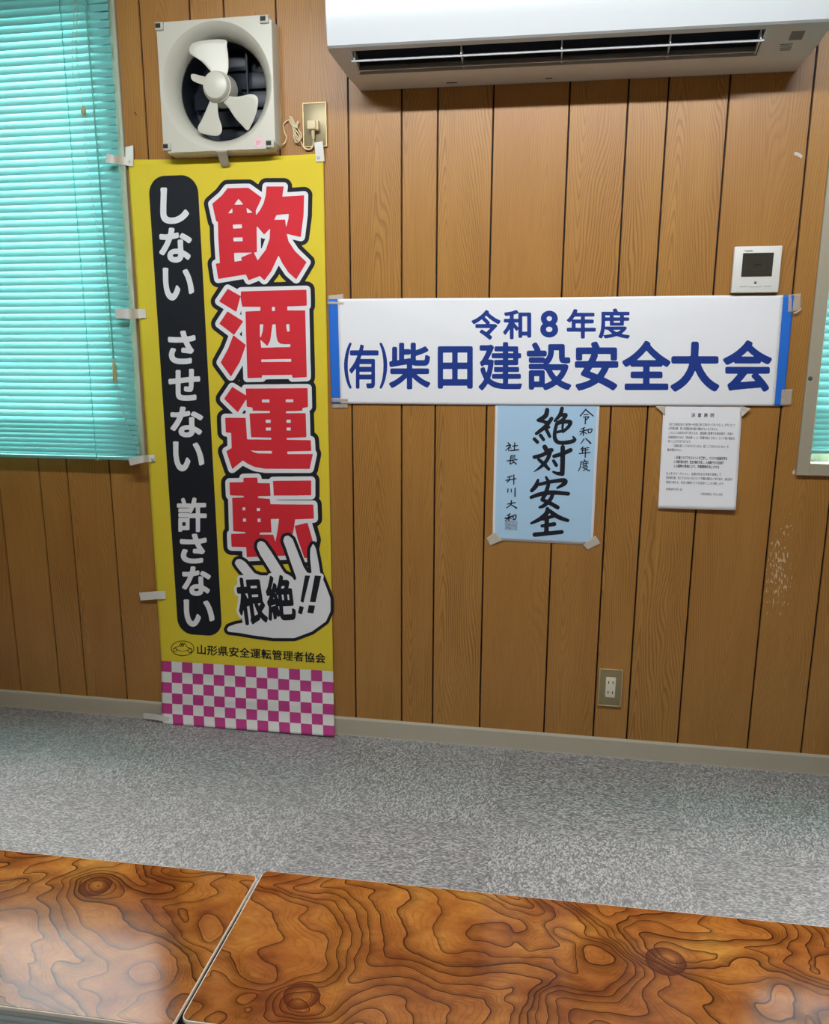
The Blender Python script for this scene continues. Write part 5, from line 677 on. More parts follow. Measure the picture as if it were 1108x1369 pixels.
# ------------------------------------------------------------ venetian blinds
def slat_mat():
    t = NT('turquoise_blind_slat'); o = t.obj()
    n = t.noise(t.vmath('MULTIPLY', o, (2, 1, 40)), 1.0, 2)
    c = t.mix(n, lin(114, 186, 184), lin(126, 196, 194))
    t.base(c, 0.32, 0.5)
    tr = t.n('ShaderNodeBsdfTranslucent'); t.put(tr.inputs[0], lin(140, 226, 220))
    mx = t.n('ShaderNodeMixShader'); mx.inputs[0].default_value = 0.02
    t.put(mx.inputs[1], t.b.outputs[0]); t.put(mx.inputs[2], tr.outputs[0]); t.put(t.out.inputs[0], mx.outputs[0])
    return t.m
M_slat = slat_mat()
M_cord = plain('pale_green_cord', (172, 196, 176), 0.7, 0.2)
M_ladder = plain('turquoise_ladder_cord', (78, 172, 168), 0.7, 0.2)
M_bead = plain('yellowed_plastic', (176, 172, 122), 0.4, 0.5)
M_wand = plain('green_plastic_wand', (96, 170, 162), 0.35, 0.5)
def blind(name, label, x0, x1, zb, zt, yc, pitch, tilt, width=0.0255):
    root = empty(name, (x1 if x1 < 0 else x0, yc, zb), label, 'window blind')
    m = MB(); z = zb+0.016; k = 0; rr = random.Random(3)
    prof = []
    for j in range(7):
        s = j/6-0.5
        prof.append((s*width, 0.0016*(1-4*s*s)))
    while z < zt-0.03:
        pz = pitch if k > 6 else pitch*0.72
        a = tilt if k > 4 else tilt*(0.93+0.012*k)
        ca, sa = math.cos(a), math.sin(a)
        ring = [[], []]
        for xx, R_ in ((x0+rr.uniform(-.0015, .0015), ring[0]), (x1+rr.uniform(-.0015, .0015), ring[1])):
            for s, b in prof: R_.append(m.bm.verts.new((xx, yc-(s*ca)-b*sa, z-s*sa+b*ca)))
        for j in range(6): m.bm.faces.new((ring[0][j], ring[0][j+1], ring[1][j+1], ring[1][j]))
        z += pz; k += 1
    sl = m.build('slats', M_slat, root, 180)
    r = MB(); r.box((x0, yc-0.011, zb), (x1, yc+0.011, zb+0.011), 0.003, 2); r.build('bottom_rail', M_slat, root, 40)
    h = MB(); h.box((x0, yc-0.014, zt-0.028), (x1, yc+0.014, zt), 0.002, 1); h.build('head_rail', M_slat, root, 40)
    return root
YB = -0.034
bl = near(-1.3505, 0.9, YB)
B1 = blind('venetian_blind', 'large turquoise venetian blind with hanging cords at left of yellow banner', -2.98, bl[0], at(90, 612, YB)[2]-0.002, 2.34, YB, 0.0212, math.radians(72))
def on_blind(px, py, dy=-0.022): return at(px, py, YB+dy)
lx = on_blind(118, 500)[0]
for sx in (lx, lx-0.62, lx-1.2):
    m = MB(); zz = [B1.location.z+0.004+i*0.0106 for i in range(133)]
    m.tube([(sx+0.0012*math.sin(i*1.7), YB-0.0145+0.001*math.cos(i*1.7), z) for i, z in enumerate(zz)], 0.0011, 6)
    m.build('ladder_cord', M_ladder, B1, 60)
m = MB(); m.box((lx-0.006, YB-0.0125, B1.location.z-0.003), (lx+0.006, YB+0.006, B1.location.z+0.003), 0.001, 1); m.build('cord_clip', M_bead, B1)
wa = on_blind(114, 0); wb = on_blind(152, 480)
m = MB(); m.tube([(wa[0], wa[1], 2.31), wa, on_blind(133, 240), wb], 0.0024, 8); wd = m.build('tilt_wand', M_wand, B1, 60)
g = MB(); p0 = on_blind(152, 482); p1 = on_blind(154, 511)
g.tube([p0, tuple(p0[i]*.8+p1[i]*.2 for i in (0, 1, 2)), tuple(p0[i]*.3+p1[i]*.7 for i in (0, 1, 2)), p1], [0.003, 0.0055, 0.0068, 0.006], 14); g.build('wand_grip', M_bead, wd, 60)
top = on_blind(98, 0)
for pts in ([(99, 0), (97, 60), (97, 95), (103, 120), (110, 142)], [(103, 0), (102, 60), (105, 100), (108, 125), (111, 142)]):
    P = [on_blind(*q) for q in pts]; m = MB(); m.tube(spline([(P[0][0], P[0][1], 2.31)]+P), 0.0009, 6); m.build('lift_cord', M_cord, B1, 60)
m = MB(); a, b = on_blind(111, 142), on_blind(112, 154)
m.tube([a, tuple(.7*a[i]+.3*b[i] for i in range(3)), tuple(.25*a[i]+.75*b[i] for i in range(3)), b], [0.0035, 0.0068, 0.0072, 0.004], 14); m.build('cord_bead', M_bead, B1, 60)
P = [on_blind(*q) for q in ((112, 153), (115, 200), (121, 250), (133, 330), (142, 420), (150, 480), (157, 525), (172, 575), (186, 607))]
m = MB(); m.tube(spline(P), 0.0008, 6); m.build('tail_cord', M_cord, B1, 60)
YB2 = 0.002
B2 = blind('venetian_blind', 'pale turquoise venetian blind at right edge beside the white notice', at(1090, 520, YB2)[0]+0.004, 2.27, at(1080, 606, YB2)[2], 2.33, YB2, 0.0212, math.radians(70))

# ------------------------------------------------------------ air conditioner
M_acw = plain('glossy_white_plastic', (206, 211, 214), 0.16, 0.5, var=0.01)
M_acu = plain('satin_white_plastic', (204, 204, 198), 0.35, 0.5, var=0.015)
M_dark = plain('dark_air_outlet', (26, 33, 44), 0.6, 0.3, var=0.2)
M_vane = plain('pale_grey_vane', (205, 210, 212), 0.35, 0.5, var=0.02)
M_grey = plain('grey_sensor_window', (110, 118, 124), 0.25, 0.5)
M_ink = plain('dark_print', (48, 46, 44), 0.6, 0.3)
ac = empty('air_conditioner', (-0.04, 0, 1.94), 'long white wall air conditioner above the white banner', 'air conditioner')
AX0, AX1 = -0.640, 0.562
# lower casing: curved underside, with the outlet cut as a real recess
low = [(-0.002, 1.936), (-0.05, 1.9355), (-0.095, 1.9385), (-0.108, 1.943)]
lip = [(-0.199, 1.970), (-0.212, 1.9765)]
OX0, OX1 = -0.583, 0.418
c = MB()
c.prism(low+lip+[(-0.212, 2.03), (-0.002, 2.03)], 'x', AX0, OX0-0.0)
c.prism(low+lip+[(-0.212, 2.03), (-0.002, 2.03)], 'x', OX1+0.0, AX1)
c.prism(low+[(-0.100, 1.960), (-0.060, 2.03), (-0.002, 2.03)], 'x', OX0, OX1)
c.prism(lip+[(-0.212, 2.03), (-0.190, 2.03), (-0.186, 1.985)], 'x', OX0, OX1)
bmesh.ops.remove_doubles(c.bm, verts=c.bm.verts[:], dist=1e-5)
# round the two lower ends towards the wall
for v in c.bm.verts:
    if v.co.z < 1.975:
        k = max(0.0, min(1.0, (1.975-v.co.z)/0.04)); k = k*k*0.034
        if v.co.x < AX0+0.001: v.co.x += k
        if v.co.x > AX1-0.001: v.co.x -= k*0.8
c.build('lower_casing', M_acu, ac, 35)
d = MB(); d.prism([(-0.115, 1.962), (-0.180, 1.988), (-0.170, 2.03), (-0.075, 2.03)], 'x', OX0+0.001, OX1-0.001)
for q in list(d.bm.faces): pass
d.build('air_outlet', M_dark, ac)
f = MB()
fp = [(-0.205, 1.9755), (-0.214, 1.974), (-0.220, 1.978), (-0.226, 2.03), (-0.229, 2.12), (-0.226, 2.21), (-0.216, 2.275), (-0.195, 2.31), (-0.15, 2.325), (-0.002, 2.325), (-0.002, 2.031), (-0.205, 2.031)]
f.prism(fp, 'x', AX0, AX1, 0.004, 3)
f.build('front_panel', M_acw, ac, 35)
def vane(name, y, z, x0, x1, th, dp, ang):
    v = MB(); ca, sa = math.cos(ang), math.sin(ang); pr = [(-dp/2, 0), (-dp/4, -th/2), (dp/4, -th/2), (dp/2, 0), (dp/4, th/2), (-dp/4, th/2)]
    v.prism([(y+p*ca-q*sa, z+p*sa+q*ca) for p, q in pr], 'x', x0, x1); return v.build(name, M_vane, ac, 30)
v1 = vane('louver', -0.168, 1.9575, OX0-0.004, OX1+0.002, 0.0045, 0.03, math.radians(26))
v2 = vane('louver', -0.128, 1.9475, OX0+0.006, OX1-0.008, 0.004, 0.03, math.radians(22))
for x in (OX0+0.004, -0.303, -0.053, 0.205, OX1-0.006):
    s = MB(); s.prism([(-0.180, 1.957), (-0.160, 1.954), (-0.118, 1.945), (-0.114, 1.953), (-0.150, 1.975), (-0.176, 1.978)], 'x', x-0.0016, x+0.0016)
    s.build('louver_bracket', M_vane, ac)
# right end: sensor window, small slots and underside marks on the sloping face
sl = (1.970-1.943)/(-0.199+0.108)
def und(x, y, off): return (x, y-off*0.28, 1.943+sl*(y+0.108)-off)
def under_patch(name, x0, x1, y0, y1, mat, off=0.0006):
    q = MB(); q.faces([und(x0, y0, off), und(x1, y0, off), und(x1, y1, off), und(x0, y1, off), und(x0, y0, -.001), und(x1, y0, -.001), und(x1, y1, -.001), und(x0, y1, -.001)],
                      [(0, 1, 2, 3), (4, 5, 1, 0), (5, 6, 2, 1), (6, 7, 3, 2), (7, 4, 0, 3)]); return q.build(name, mat, ac)
under_patch('sensor_window', 0.478, 0.508, -0.187, -0.158, M_grey)
for k in range(4): under_patch('indicator_slot', 0.463+0.0015*k, 0.492, -0.146+0.0068*k, -0.1435+0.0068*k, M_grey)
for x0, x1 in ((-0.36, -0.33), (-0.095, -0.078)):
    q = MB(); q.box((x0, -0.040, 1.9349), (x1, -0.034, 1.937)); q.build('underside_clip', M_ink, ac)
ac.rotation_euler = (0, math.radians(0.55), 0)

# ------------------------------------------------------------ ventilator fan
M_fan = plain('aged_ivory_plastic', (205, 204, 190), 0.32, 0.5, var=0.02, scale=6)
M_fang = plain('greyed_ivory_side', (186, 186, 174), 0.4, 0.5, var=0.02)
M_navy = plain('dark_navy_shutter', (30, 38, 50), 0.45, 0.5, var=0.25, scale=14)
M_metal = plain('grey_steel', (120, 122, 120), 0.35, 0.5, 0.7)
FX, FZ, FY = -1.0125, 1.9605, -0.05
fan = empty('exhaust_fan', (FX, 0, FZ), 'square ivory wall exhaust fan with exposed blades above yellow banner', 'exhaust fan')
m = MB(); N = 64; half = 0.1715; rc = 0.012
sq = []
for k in range(N):
    a = 2*PI*k/N+PI/N; ca, sa = math.cos(a), math.sin(a); s = half/max(abs(ca), abs(sa)); sq.append((ca*s, sa*s))
rings = [[(x*1.0, z*1.0, -0.001) for x, z in sq], [(x, z, FY+0.006) for x, z in sq], [(x*0.985, z*0.985, FY) for x, z in sq]]
for r, o in ((0.1640, FY), (0.160, FY+0.0025), (0.150, FY+0.013), (0.140, FY+0.027), (0.133, FY+0.043), (0.1305, FY+0.06)):
    rings.append([(math.cos(2*PI*k/N+PI/N)*r, math.sin(2*PI*k/N+PI/N)*r, o) for k in range(N)])
V = [[m.bm.verts.new((FX+x, y, FZ+z)) for x, z, y in R_] for R_ in rings]
for A, B in zip(V, V[1:]):
    for k in range(N): m.bm.faces.new((A[k], A[(k+1) % N], B[(k+1) % N], B[k]))
m.build('panel', M_fan, fan, 32)
m = MB(); m.lathe((FX, 0, FZ), [(0.1303, 0.006), (0.132, 0.02), (0.132, 0.105)], 'y', 56); m.cap(2); m.build('duct', M_navy, fan, 40)
m = MB()
for k in range(5):
    z0 = FZ-0.125+k*0.05; hw = math.sqrt(max(0.0, 0.128**2-max(abs(z0-FZ), abs(z0+0.046-FZ))**2)); hw = max(hw, 0.05)
    m.box((FX-hw, 0.078, z0), (FX+hw, 0.088, z0+0.046), 0.004, 2)
m.build('shutter', M_navy, fan, 40)
m = MB(); m.box((FX+0.052, 0.05, FZ-0.12), (FX+0.058, 0.060, FZ+0.12), 0.001, 1)
m.lathe((FX, 0, FZ), [(0.034, -0.02), (0.036, 0.0), (0.036, 0.07), (0.03, 0.074)], 'y', 32); m.cap(0); m.build('motor', M_navy, fan, 40)
m = MB(); m.lathe((FX, 0, FZ), [(0.0005, -0.061), (0.024, -0.0605), (0.034, -0.058), (0.0375, -0.053), (0.0395, -0.044), (0.0415, -0.043), (0.044, -0.02), (0.045, 0.0)], 'y', 48)
m.build('hub', M_fan, fan, 30)
hx, hz = FX, FZ
def P_A(x, y, Y): return at(160+x/3.693, y/3.693, Y)
def blade(pts, axis, kdepth, y0):
    ax = Vector((math.cos(axis), math.sin(axis)))
    base = [P_A(x, y, y0) for x, y in pts]
    if True:
        loop = spline([base[-1]]+base+[base[0]], 4)
    m = MB(); F_, B_ = [], []
    cx = sum(p[0] for p in base)/len(base); cz = sum(p[2] for p in base)/len(base)
    def dep(x, z):
        dx, dz = x-hx, z-hz; s = dx*-ax.y+dz*ax.x; r = dx*ax.x+dz*ax.y
        return y0+kdepth*s+0.5*s*s
    def wp(x, z):
        y = dep(x, z); k = (CAM_D+y)/(CAM_D+y0); return Vector((x*k, y, CAM_H+(z-CAM_H)*k))
    outer = [(p[0], p[2]) for p in (base if len(base) < 6 else spline(base+[base[0]], 4)[:-1])]
    n = len(outer); rr = []
    for t in (1.0, 0.97, 0.75, 0.5, 0.25):
        rr.append([(cx+(x-cx)*t, cz+(z-cz)*t) for x, z in outer])
    for yo, sgn in ((0.0, 1), (0.0022, -1)):
        VV = [[m.bm.verts.new(wp(x, z)+Vector((0, yo+(0.0006 if ri == 0 else 0)*sgn, 0))) for x, z in R_] for ri, R_ in enumerate(rr)]
        c0 = m.bm.verts.new(wp(cx, cz)+Vector((0, yo, 0)))
        for A, B in zip(VV, VV[1:]):
            for k in range(n): m.bm.faces.new((A[k], A[(k+1) % n], B[(k+1) % n], B[k]))
        for k in range(n): m.bm.faces.new((VV[-1][k], VV[-1][(k+1) % n], c0))
        (F_ if sgn > 0 else B_).extend(VV[0])
    for k in range(n): m.bm.faces.new((F_[k], F_[(k+1) % n], B_[(k+1) % n], B_[k]))
    return m.build('blade', M_fan, fan, 40)
blade([(470, 380), (440, 342), (400, 300), (352, 268), (343, 240), (362, 212), (430, 197), (520, 196), (528, 230), (535, 280), (533, 355), (505, 385)], math.radians(96), -0.12, -0.046)
blade([(520, 470), (575, 478), (640, 465), (672, 472), (683, 500), (672, 560), (650, 615), (630, 643), (600, 615), (570, 582), (535, 530), (510, 500)], math.radians(-36), -0.10, -0.040)
blade([(450, 480), (436, 520), (405, 590), (385, 630), (400, 656), (470, 670), (498, 658), (503, 625), (488, 575), (482, 515), (485, 480)], math.radians(-103), -0.10, -0.040)
blade([(440, 425), (403, 416), (358, 396), (355, 365), (404, 374), (440, 385)], math.radians(168), -0.9, -0.030)
for px, py in ((197, 131), (715, 96), (235, 726), (743, 710)):
    c0 = P_A(px, py, FY)
    m = MB()
    m.box((c0[0]-0.0125, FY-0.005, c0[2]-0.0105), (c0[0]+0.0125, FY+0.002, c0[2]+0.0105), 0.002, 2); cl = m.build('panel_clip', M_fang, fan, 40)
    m = MB(); m.box((c0[0]-0.0105, FY-0.0056, c0[2]-0.0045), (c0[0]+0.0045, FY-0.001, c0[2]+0.0065)); m.build('clip_slot', M_ink, cl)
M_pink = plain('pink_sticker', (232, 196, 200), 0.5, 0.4); M_pink2 = plain('pink_sticker_print', (214, 120, 150), 0.5, 0.4)
c0 = P_A(687, 703, FY)
m = MB(); m.lathe((c0[0], FY-0.0012, c0[2]), [(0.0001, 0), (0.0145, 0.0), (0.015, 0.0014)], 'y', 32); st = m.build('round_sticker', M_pink, fan); st['label'] = 'round pink sticker'
m = MB()
for dx, dz, w_, h_ in ((-.006, .001, .0012, .008), (-.0025, .001, .0012, .008), (.001, .003, .005, .0012), (.003, -.001, .0012, .007), (-.004, -.005, .009, .0012), (.0045, .001, .004, .0012)):
    m.box((c0[0]+dx-w_/2, FY-0.0018, c0[2]+dz-h_/2), (c0[0]+dx+w_/2, FY-0.001, c0[2]+dz+h_/2))
m.build('sticker_print', M_pink2, st)

# ------------------------------------------------------------ switch plates, plug and cord
M_plate = plain('bronze_plate', (150, 138, 104), 0.4, 0.5, 0.3, 0.03)
M_gold = plain('brass_rim', (208, 186, 134), 0.4, 0.5, 0.5)
M_ivory = plain('ivory_bakelite', (228, 220, 196), 0.35, 0.5)
M_slot = plain('socket_slot', (30, 26, 22), 0.6, 0.3)
def plate(name, label, xa, xb, za, zb, socket):
    root = empty(name, ((xa+xb)/2, 0, za), label, 'wall socket' if socket else 'wall plate')
    m = MB(); m.box((xa, -0.0065, za), (xb, -0.0003, zb), 0.0012, 2); m.build('plate', M_plate, root, 40)
    m = MB(); t_ = 0.0028
    for lo, hi in (((xa-.0006, -.0078, za-.0006), (xa+t_, -.0004, zb+.0006)), ((xb-t_, -.0078, za-.0006), (xb+.0006, -.0004, zb+.0006)),
                   ((xa+t_, -.0078, za-.0006), (xb-t_, -.0004, za+t_)), ((xa+t_, -.0078, zb-t_), (xb-t_, -.0004, zb+.0006))): m.box(lo, hi, 0.0008, 1)
    m.build('brass_rim', M_gold, root, 40)
    if socket:
        x = (xa+xb)/2+0.0005; z = (za+zb)/2+0.002
        m = MB(); m.box((x-0.0148, -0.0086, z-0.033), (x+0.0148, -0.005, z+0.033), 0.0012, 2); so = m.build('socket_insert', M_ivory, root, 40)
        for dz in (0.0165, -0.0165):
            for dx in (-0.0065, 0.0065):
                s = MB(); s.box((x+dx-0.0011, -0.0095, z+dz-0.0042), (x+dx+0.0011, -0.0088, z+dz+0.0042)); s.build('socket_slot', M_slot, so)
    return root
p0 = at(801.2, 894, -.004); p1 = at(830.3, 945.2, -.004)
plate('wall_socket', 'brass-rimmed double wall socket with ivory insert low above the skirting', p0[0]+.0005, p0[0]+0.0705, p1[2]+.001, p1[2]+0.121, True)
q0 = at(404.6, 138.3, -.004); q1 = at(435.2, 196.6, -.004)
plate('outlet_plate', 'bronze outlet plate with thin brass rim right of the exhaust fan', q0[0], q0[0]+0.0695, q1[2]+.001, q0[2], False)
M_cordb = plain('beige_power_cord', (224, 206, 166), 0.5, 0.4)
def P_O(x, y, Y): return at(390+x/13.69, 120+y/13.69, Y)
c0 = P_O(375, 660, -0.02)
cord = empty('power_cord', c0, 'beige power cord tied in a bundle with plug in the bronze plate', 'power cord')
m = MB(); m.box((c0[0]-0.0135, -0.031, c0[2]-0.0115), (c0[0]+0.0125, -0.0068, c0[2]+0.0125), 0.004, 3)
m.box((c0[0]+0.009, -0.024, c0[2]-0.012), (c0[0]+0.0185, -0.0069, c0[2]+0.0135), 0.0025, 2); pg = m.build('plug', M_cordb, cord, 40)
a, b = P_O(385, 740, -0.02), P_O(395, 900, -0.014)
m = MB(); m.tube([a, tuple(.5*a[i]+.5*b[i] for i in range(3)), b], [0.0058, 0.005, 0.0036], 12); m.build('strain_relief', M_cordb, pg, 60)
P = [P_O(*q) for q in ((395, 895, -.014), (398, 960, -.010), (385, 1040, -.008), (330, 1092, -.007), (250, 1080, -.007), (195, 1020, -.007), (165, 950, -.008), (120, 880, -.010), (60, 800, -.012), (40, 740, -.012))]
m = MB(); m.tube(spline(P), 0.0024, 8); m.build('cord', M_cordb, cord, 60)
m = MB()
for dx, dy, ph, Y in ((0, 0, 0, -.006), (14, 20, .5, -.010), (-12, 55, 1.0, -.014)):
    P = [P_O(x+dx, y+dy, Y+yo) for x, y, yo in ((50, 690, 0), (95, 700, -.002), (150, 780, -.003), (165, 850, -.002), (120, 905, 0), (75, 880, .001), (50, 800, -.002), (50, 720, -.001), (20, 610, 0), (-40, 500, 0), (0, 520, -.003), (55, 640, -.004), (70, 690, -.003))]
    m.tube(spline(P), 0.0022, 7)
P = [P_O(x, y, -.008) for x, y in ((60, 690), (105, 590), (120, 600), (85, 700))]; m.tube(spline(P), 0.0021, 7)
P = [P_O(x, y, -.007) for x, y in ((40, 720), (70, 930), (95, 965), (60, 960), (55, 900))]; m.tube(spline(P), 0.0021, 7)
m.build('cord_bundle', M_cordb, cord, 60)
m = MB(); P = [P_O(x, y, Y) for x, y, Y in ((20, 690, -.004), (30, 670, -.017), (95, 690, -.018), (100, 715, -.004))]; m.tube(spline(P), 0.003, 7); m.build('cord_tie', M_ivory, cord, 60)
P = [P_O(x, y, Y) for x, y, Y in ((20, 620, -.008), (-60, 560, -.006), (-150, 640, -.004), (-130, 790, -.004), (-95, 860, -.004), (-120, 960, -.004), (-170, 1010, -.01))]
m = MB(); m.tube(spline(P), 0.0021, 7); m.build('cord', M_cordb, cord, 60)

# ------------------------------------------------------------ thermostat
M_tw = plain('white_control_plastic', (226, 226, 220), 0.35, 0.5, var=0.01)
M_lcd = plain('dark_display', (62, 60, 52), 0.22, 0.5, var=0.08, scale=60)
M_lcd2 = plain('display_segments', (50, 48, 41), 0.25, 0.5)
M_green = plain('pale_green_lamp', (196, 214, 176), 0.4, 0.5)
YT = -0.019
def P_T(x, y, Y=YT): return at(960+x/9.233, 310+y/9.233, Y)
a = P_T(203, 178); b = P_T(795, 172); c = P_T(742, 748); d = P_T(160, 750)
tx0, tx1 = (a[0]+d[0])/2, (b[0]+c[0])/2; tz1, tz0 = (a[2]+b[2])/2, (c[2]+d[2])/2
th = empty('wall_thermostat', ((tx0+tx1)/2, 0, tz0), 'square white wall thermostat with dark display above banner end', 'thermostat')
m = MB(); m.box((tx0+.001, YT+.001, tz0+.001), (tx1-.001, -0.0003, tz1-.001)); m.box((tx0, YT, tz0), (tx1, YT+0.014, tz1), 0.0022, 3); m.build('body', M_tw, th, 40)
W_, H_ = tx1-tx0, tz1-tz0
def T(u, v): return (tx0+u*W_, tz1-v*H_)
def tbox(name, u0, v0, u1, v1, mat, parent, out, bev=0.0):
    x0, z1 = T(u0, v0); x1, z0 = T(u1, v1); m = MB(); m.box((x0, YT-out, z0), (x1, YT+0.001, z1), bev, 2); return m.build(name, mat, parent, 40 if bev else None)
scn = tbox('display', .185, .145, .83, .655, M_lcd, th, .0004)
m = MB()
for u0, v0, u1, v1 in ((.22, .19, .80, .196), (.30, .25, .72, .256), (.30, .54, .72, .546), (.30, .25, .306, .546), (.715, .25, .721, .546), (.42, .33, .60, .336), (.42, .46, .60, .466), (.42, .33, .426, .466), (.595, .33, .601, .466), (.22, .60, .80, .606), (.44, .38, .58, .42)):
    x0, z1 = T(u0, v0); x1, z0 = T(u1, v1); m.box((x0, YT-.0006, z0), (x1, YT, z1))
m.build('display_segments', M_lcd2, scn)
xk, zk = T(.497, .785)
m = MB(); m.lathe((xk, YT, zk), [(0.0001, -0.0008), (0.0022, -0.0008), (0.0024, -0.0012), (0.0034, -0.0012), (0.0036, 0.0005)], 'y', 24); m.build('round_button', M_grey, th, 40)
for u0, u1 in ((.17, .335), (.375, .64), (.68, .84)): tbox('key', u0, .842, u1, .865, M_acw, th, .0012, .0004)
tbox('indicator_line', .39, .882, .61, .890, M_green, th, .0004)
def text_mesh(name, body, x, z, h, width, Y, mat, parent, bold=0.0):
    cu = bpy.data.curves.new(name, 'FONT'); cu.body = body; cu.size = 1.0; cu.offset = bold; cu.resolution_u = 2
    o = bpy.data.objects.new(name, cu); COL.objects.link(o)
    dg = bpy.context.evaluated_depsgraph_get(); dg.update()
    me = bpy.data.meshes.new_from_object(o.evaluated_get(dg)); bpy.data.objects.remove(o); bpy.data.curves.remove(cu)
    xs = [v.co.x for v in me.vertices]; x0, x1 = min(xs), max(xs); off = Vector(ROOT[parent.name]) if parent else Vector()
    k = width/(x1-x0)
    for v in me.vertices:
        px, pz = x+(v.co.x-x0)*k, z+v.co.y*h
        y = Y(px, pz) if callable(Y) else Y
        v.co = Vector((px, y, pz))-off
    me.name = name; me.materials.clear(); me.materials.append(mat)
    return me
x0, z0 = T(.205, .118)
me = text_mesh('maker_mark', 'MITSUBISHI', x0+.005, z0, .0058, .0165, YT-.0003, M_ink, th, .02)
o = bpy.data.objects.new('maker_name', me); COL.objects.link(o); o.parent = th
m = MB(); xm, zm = x0+.0015, z0+.0022; r_ = .0012
for cx_, cz_ in ((0, 2*r_*.87), (-r_, 0), (r_, 0)):
    m.faces([(xm+cx_, YT-.0003, zm+cz_+r_), (xm+cx_-r_*.6, YT-.0003, zm+cz_), (xm+cx_, YT-.0003, zm+cz_-r_), (xm+cx_+r_*.6, YT-.0003, zm+cz_)], [(0, 1, 2, 3)])
m.build('maker_emblem', M_ink, th)

# ------------------------------------------------------------ yellow vertical banner
M_yel = cloth_mat('yellow_banner_cloth', (224, 202, 54), 0.7)
M_mag = cloth_mat('magenta_banner_cloth', (196, 66, 140), 0.7)
M_whc = cloth_mat('white_banner_cloth', (232, 232, 228), 0.7)
M_blk = cloth_mat('black_banner_ink', (24, 28, 36), 0.65)
M_red = cloth_mat('red_banner_ink', (216, 44, 56), 0.65)
M_whi = cloth_mat('white_banner_ink', (232, 233, 236), 0.65)
M_tab = plain('white_nylon_loop', (224, 222, 214), 0.5, 0.4, var=0.03)
M_snap = plain('clear_plastic_snap', (200, 200, 198), 0.2, 0.5)
def cloth_y(x, z):
    y = -0.0055-0.0018*math.sin(x*9+1.0)*math.sin(z*4.2)-0.0012*math.sin(z*17+x*6)
    y -= 0.0010*max(0, math.sin(x*52+z*1.5))*max(0, min(1, (z-1.65)/.12))
    if z < 0.24: y -= 0.0035*math.sin((x+1.3)*13+z*20)*min(1, (0.24-z)/.1)*(1 if z > .06 else max(0, (z+.02)/.08))
    if z > 0.22 and z < 0.46: y -= 0.0012*math.exp(-((z-.33+.25*(x+1.0))/.03)**2)
    if z < 0.16: y = min(y, -0.0035-0.0125*min(1, (0.16-z)/.07))
    if z < 0.075:
        t = (0.075-z)/0.0915; y -= 0.024*t**1.7
    return min(y, -0.0035)
def on_flag(x, z, lift=0.0):
    y = cloth_y(x, z)-lift
    return near(x, max(z, -0.0140-0.0), y) if z > -0.01 else near(x, z, y)
NX0, NX1 = -1.3225, -0.7190
def edge_l(z): return -1.3205-0.0035*max(0, min(1, (1.0-z)/1.0))*1.0-(0.0105 if z < .03 else 0.0105*max(0, (0.21-z)/.18) if z < .21 else 0)*0.85
def edge_r(z): return -0.7180
def top_z(u): return 1.7915-0.0055*u-0.0055*max(0.0, math.sin(u*PI))**.5
rows = [top_z]  # upper cloth rows follow the top edge; the chequered border starts at z = 0.2145
fl = empty('banner', (-1.02, 0, 0.0), 'tall yellow vertical banner with red lettering and magenta chequered foot', 'banner')
ZCH = 0.2145; ZBT = -0.0165
def flag_pt(u, v):
    """u across, v from the foot (0) to the top (1)"""
    if v <= 0.12: z = ZBT+(ZCH-ZBT)*v/0.12+0.006*(u-0.5)*(1 if True else 0)*1.0
    else: z = ZCH+0.006*(u-0.5)*(1-(v-0.12)/.88)+(top_z(u)-ZCH)*(v-0.12)/0.88
    x = edge_l(z)*(1-u)+edge_r(z)*u
    return on_flag(x, z)
m = MB(); nu, nv1, nv2 = 64, 24, 110
V = []
for j in range(nv1+nv2+1):
    v = 0.12*j/nv1 if j <= nv1 else 0.12+0.88*(j-nv1)/nv2
    V.append([m.bm.verts.new(flag_pt(i/nu, v)) for i in range(nu+1)])
for j in range(nv1+nv2):
    for i in range(nu):
        q = m.bm.faces.new((V[j][i], V[j][i+1], V[j+1][i+1], V[j+1][i]))
        if j < nv1: q.material_index = 1 if ((i//4)+(j//4)) % 2 else 2
        else: q.material_index = 0
cl = m.build('cloth', [M_yel, M_mag, M_whc], fl, 180, thick=0.0005)
def fplace(k): return lambda x, z: on_flag(x, z, 0.0004+0.00028*k)
# black strip with rounded ends
sx0, sx1, sz0, sz1, r_ = -1.2585, -1.1015, 0.3125, 1.7415, 0.052
lean = lambda z: 0.007*(z-1.0)*-1.0
pts = []
for cx_, cz_, a0 in ((sx1-r_, sz1-r_, 0), (sx0+r_, sz1-r_, 90), (sx0+r_, sz0+r_, 180), (sx1-r_, sz0+r_, 270)):
    for k in range(11): a = math.radians(a0+9*k); pts.append((cx_+r_*math.cos(a), cz_+r_*math.sin(a)))
pts = [(x+0.006*(1-(z-0.3)/1.44)-0.002, z) for x, z in pts]
ks = printed('black_strip', [pts], M_blk, fplace(0), fl)
def group_by(cs, key):
    out = {}
    for c in cs: out.setdefault(key(sum(p[0] for p in c)/len(c), sum(p[1] for p in c)/len(c)), []).append(c)
    return [out[k] for k in sorted(out)]
za, zb = at(240, 422)[2], at(250, 648)[2]
for cs in group_by(decode(ART['kana']), lambda x, z: (z < za)+(z < zb)): printed('slogan_phrase', cs, M_whi, fplace(1.2), ks)
hb = printed('headline_outline', decode(ART['head_black']), M_blk, fplace(0), fl)  # black printed outline around the headline letters
printed('headline_border', decode(ART['head_white']), M_whi, fplace(1), hb)
printed('headline_lettering', decode(ART['head_red']), M_red, fplace(2), hb)
hd = printed('hand_outline', decode(ART['hand_black']), M_blk, fplace(3), fl)
printed('hand_drawing', decode(ART['hand_white']), M_whi, fplace(4), hd)
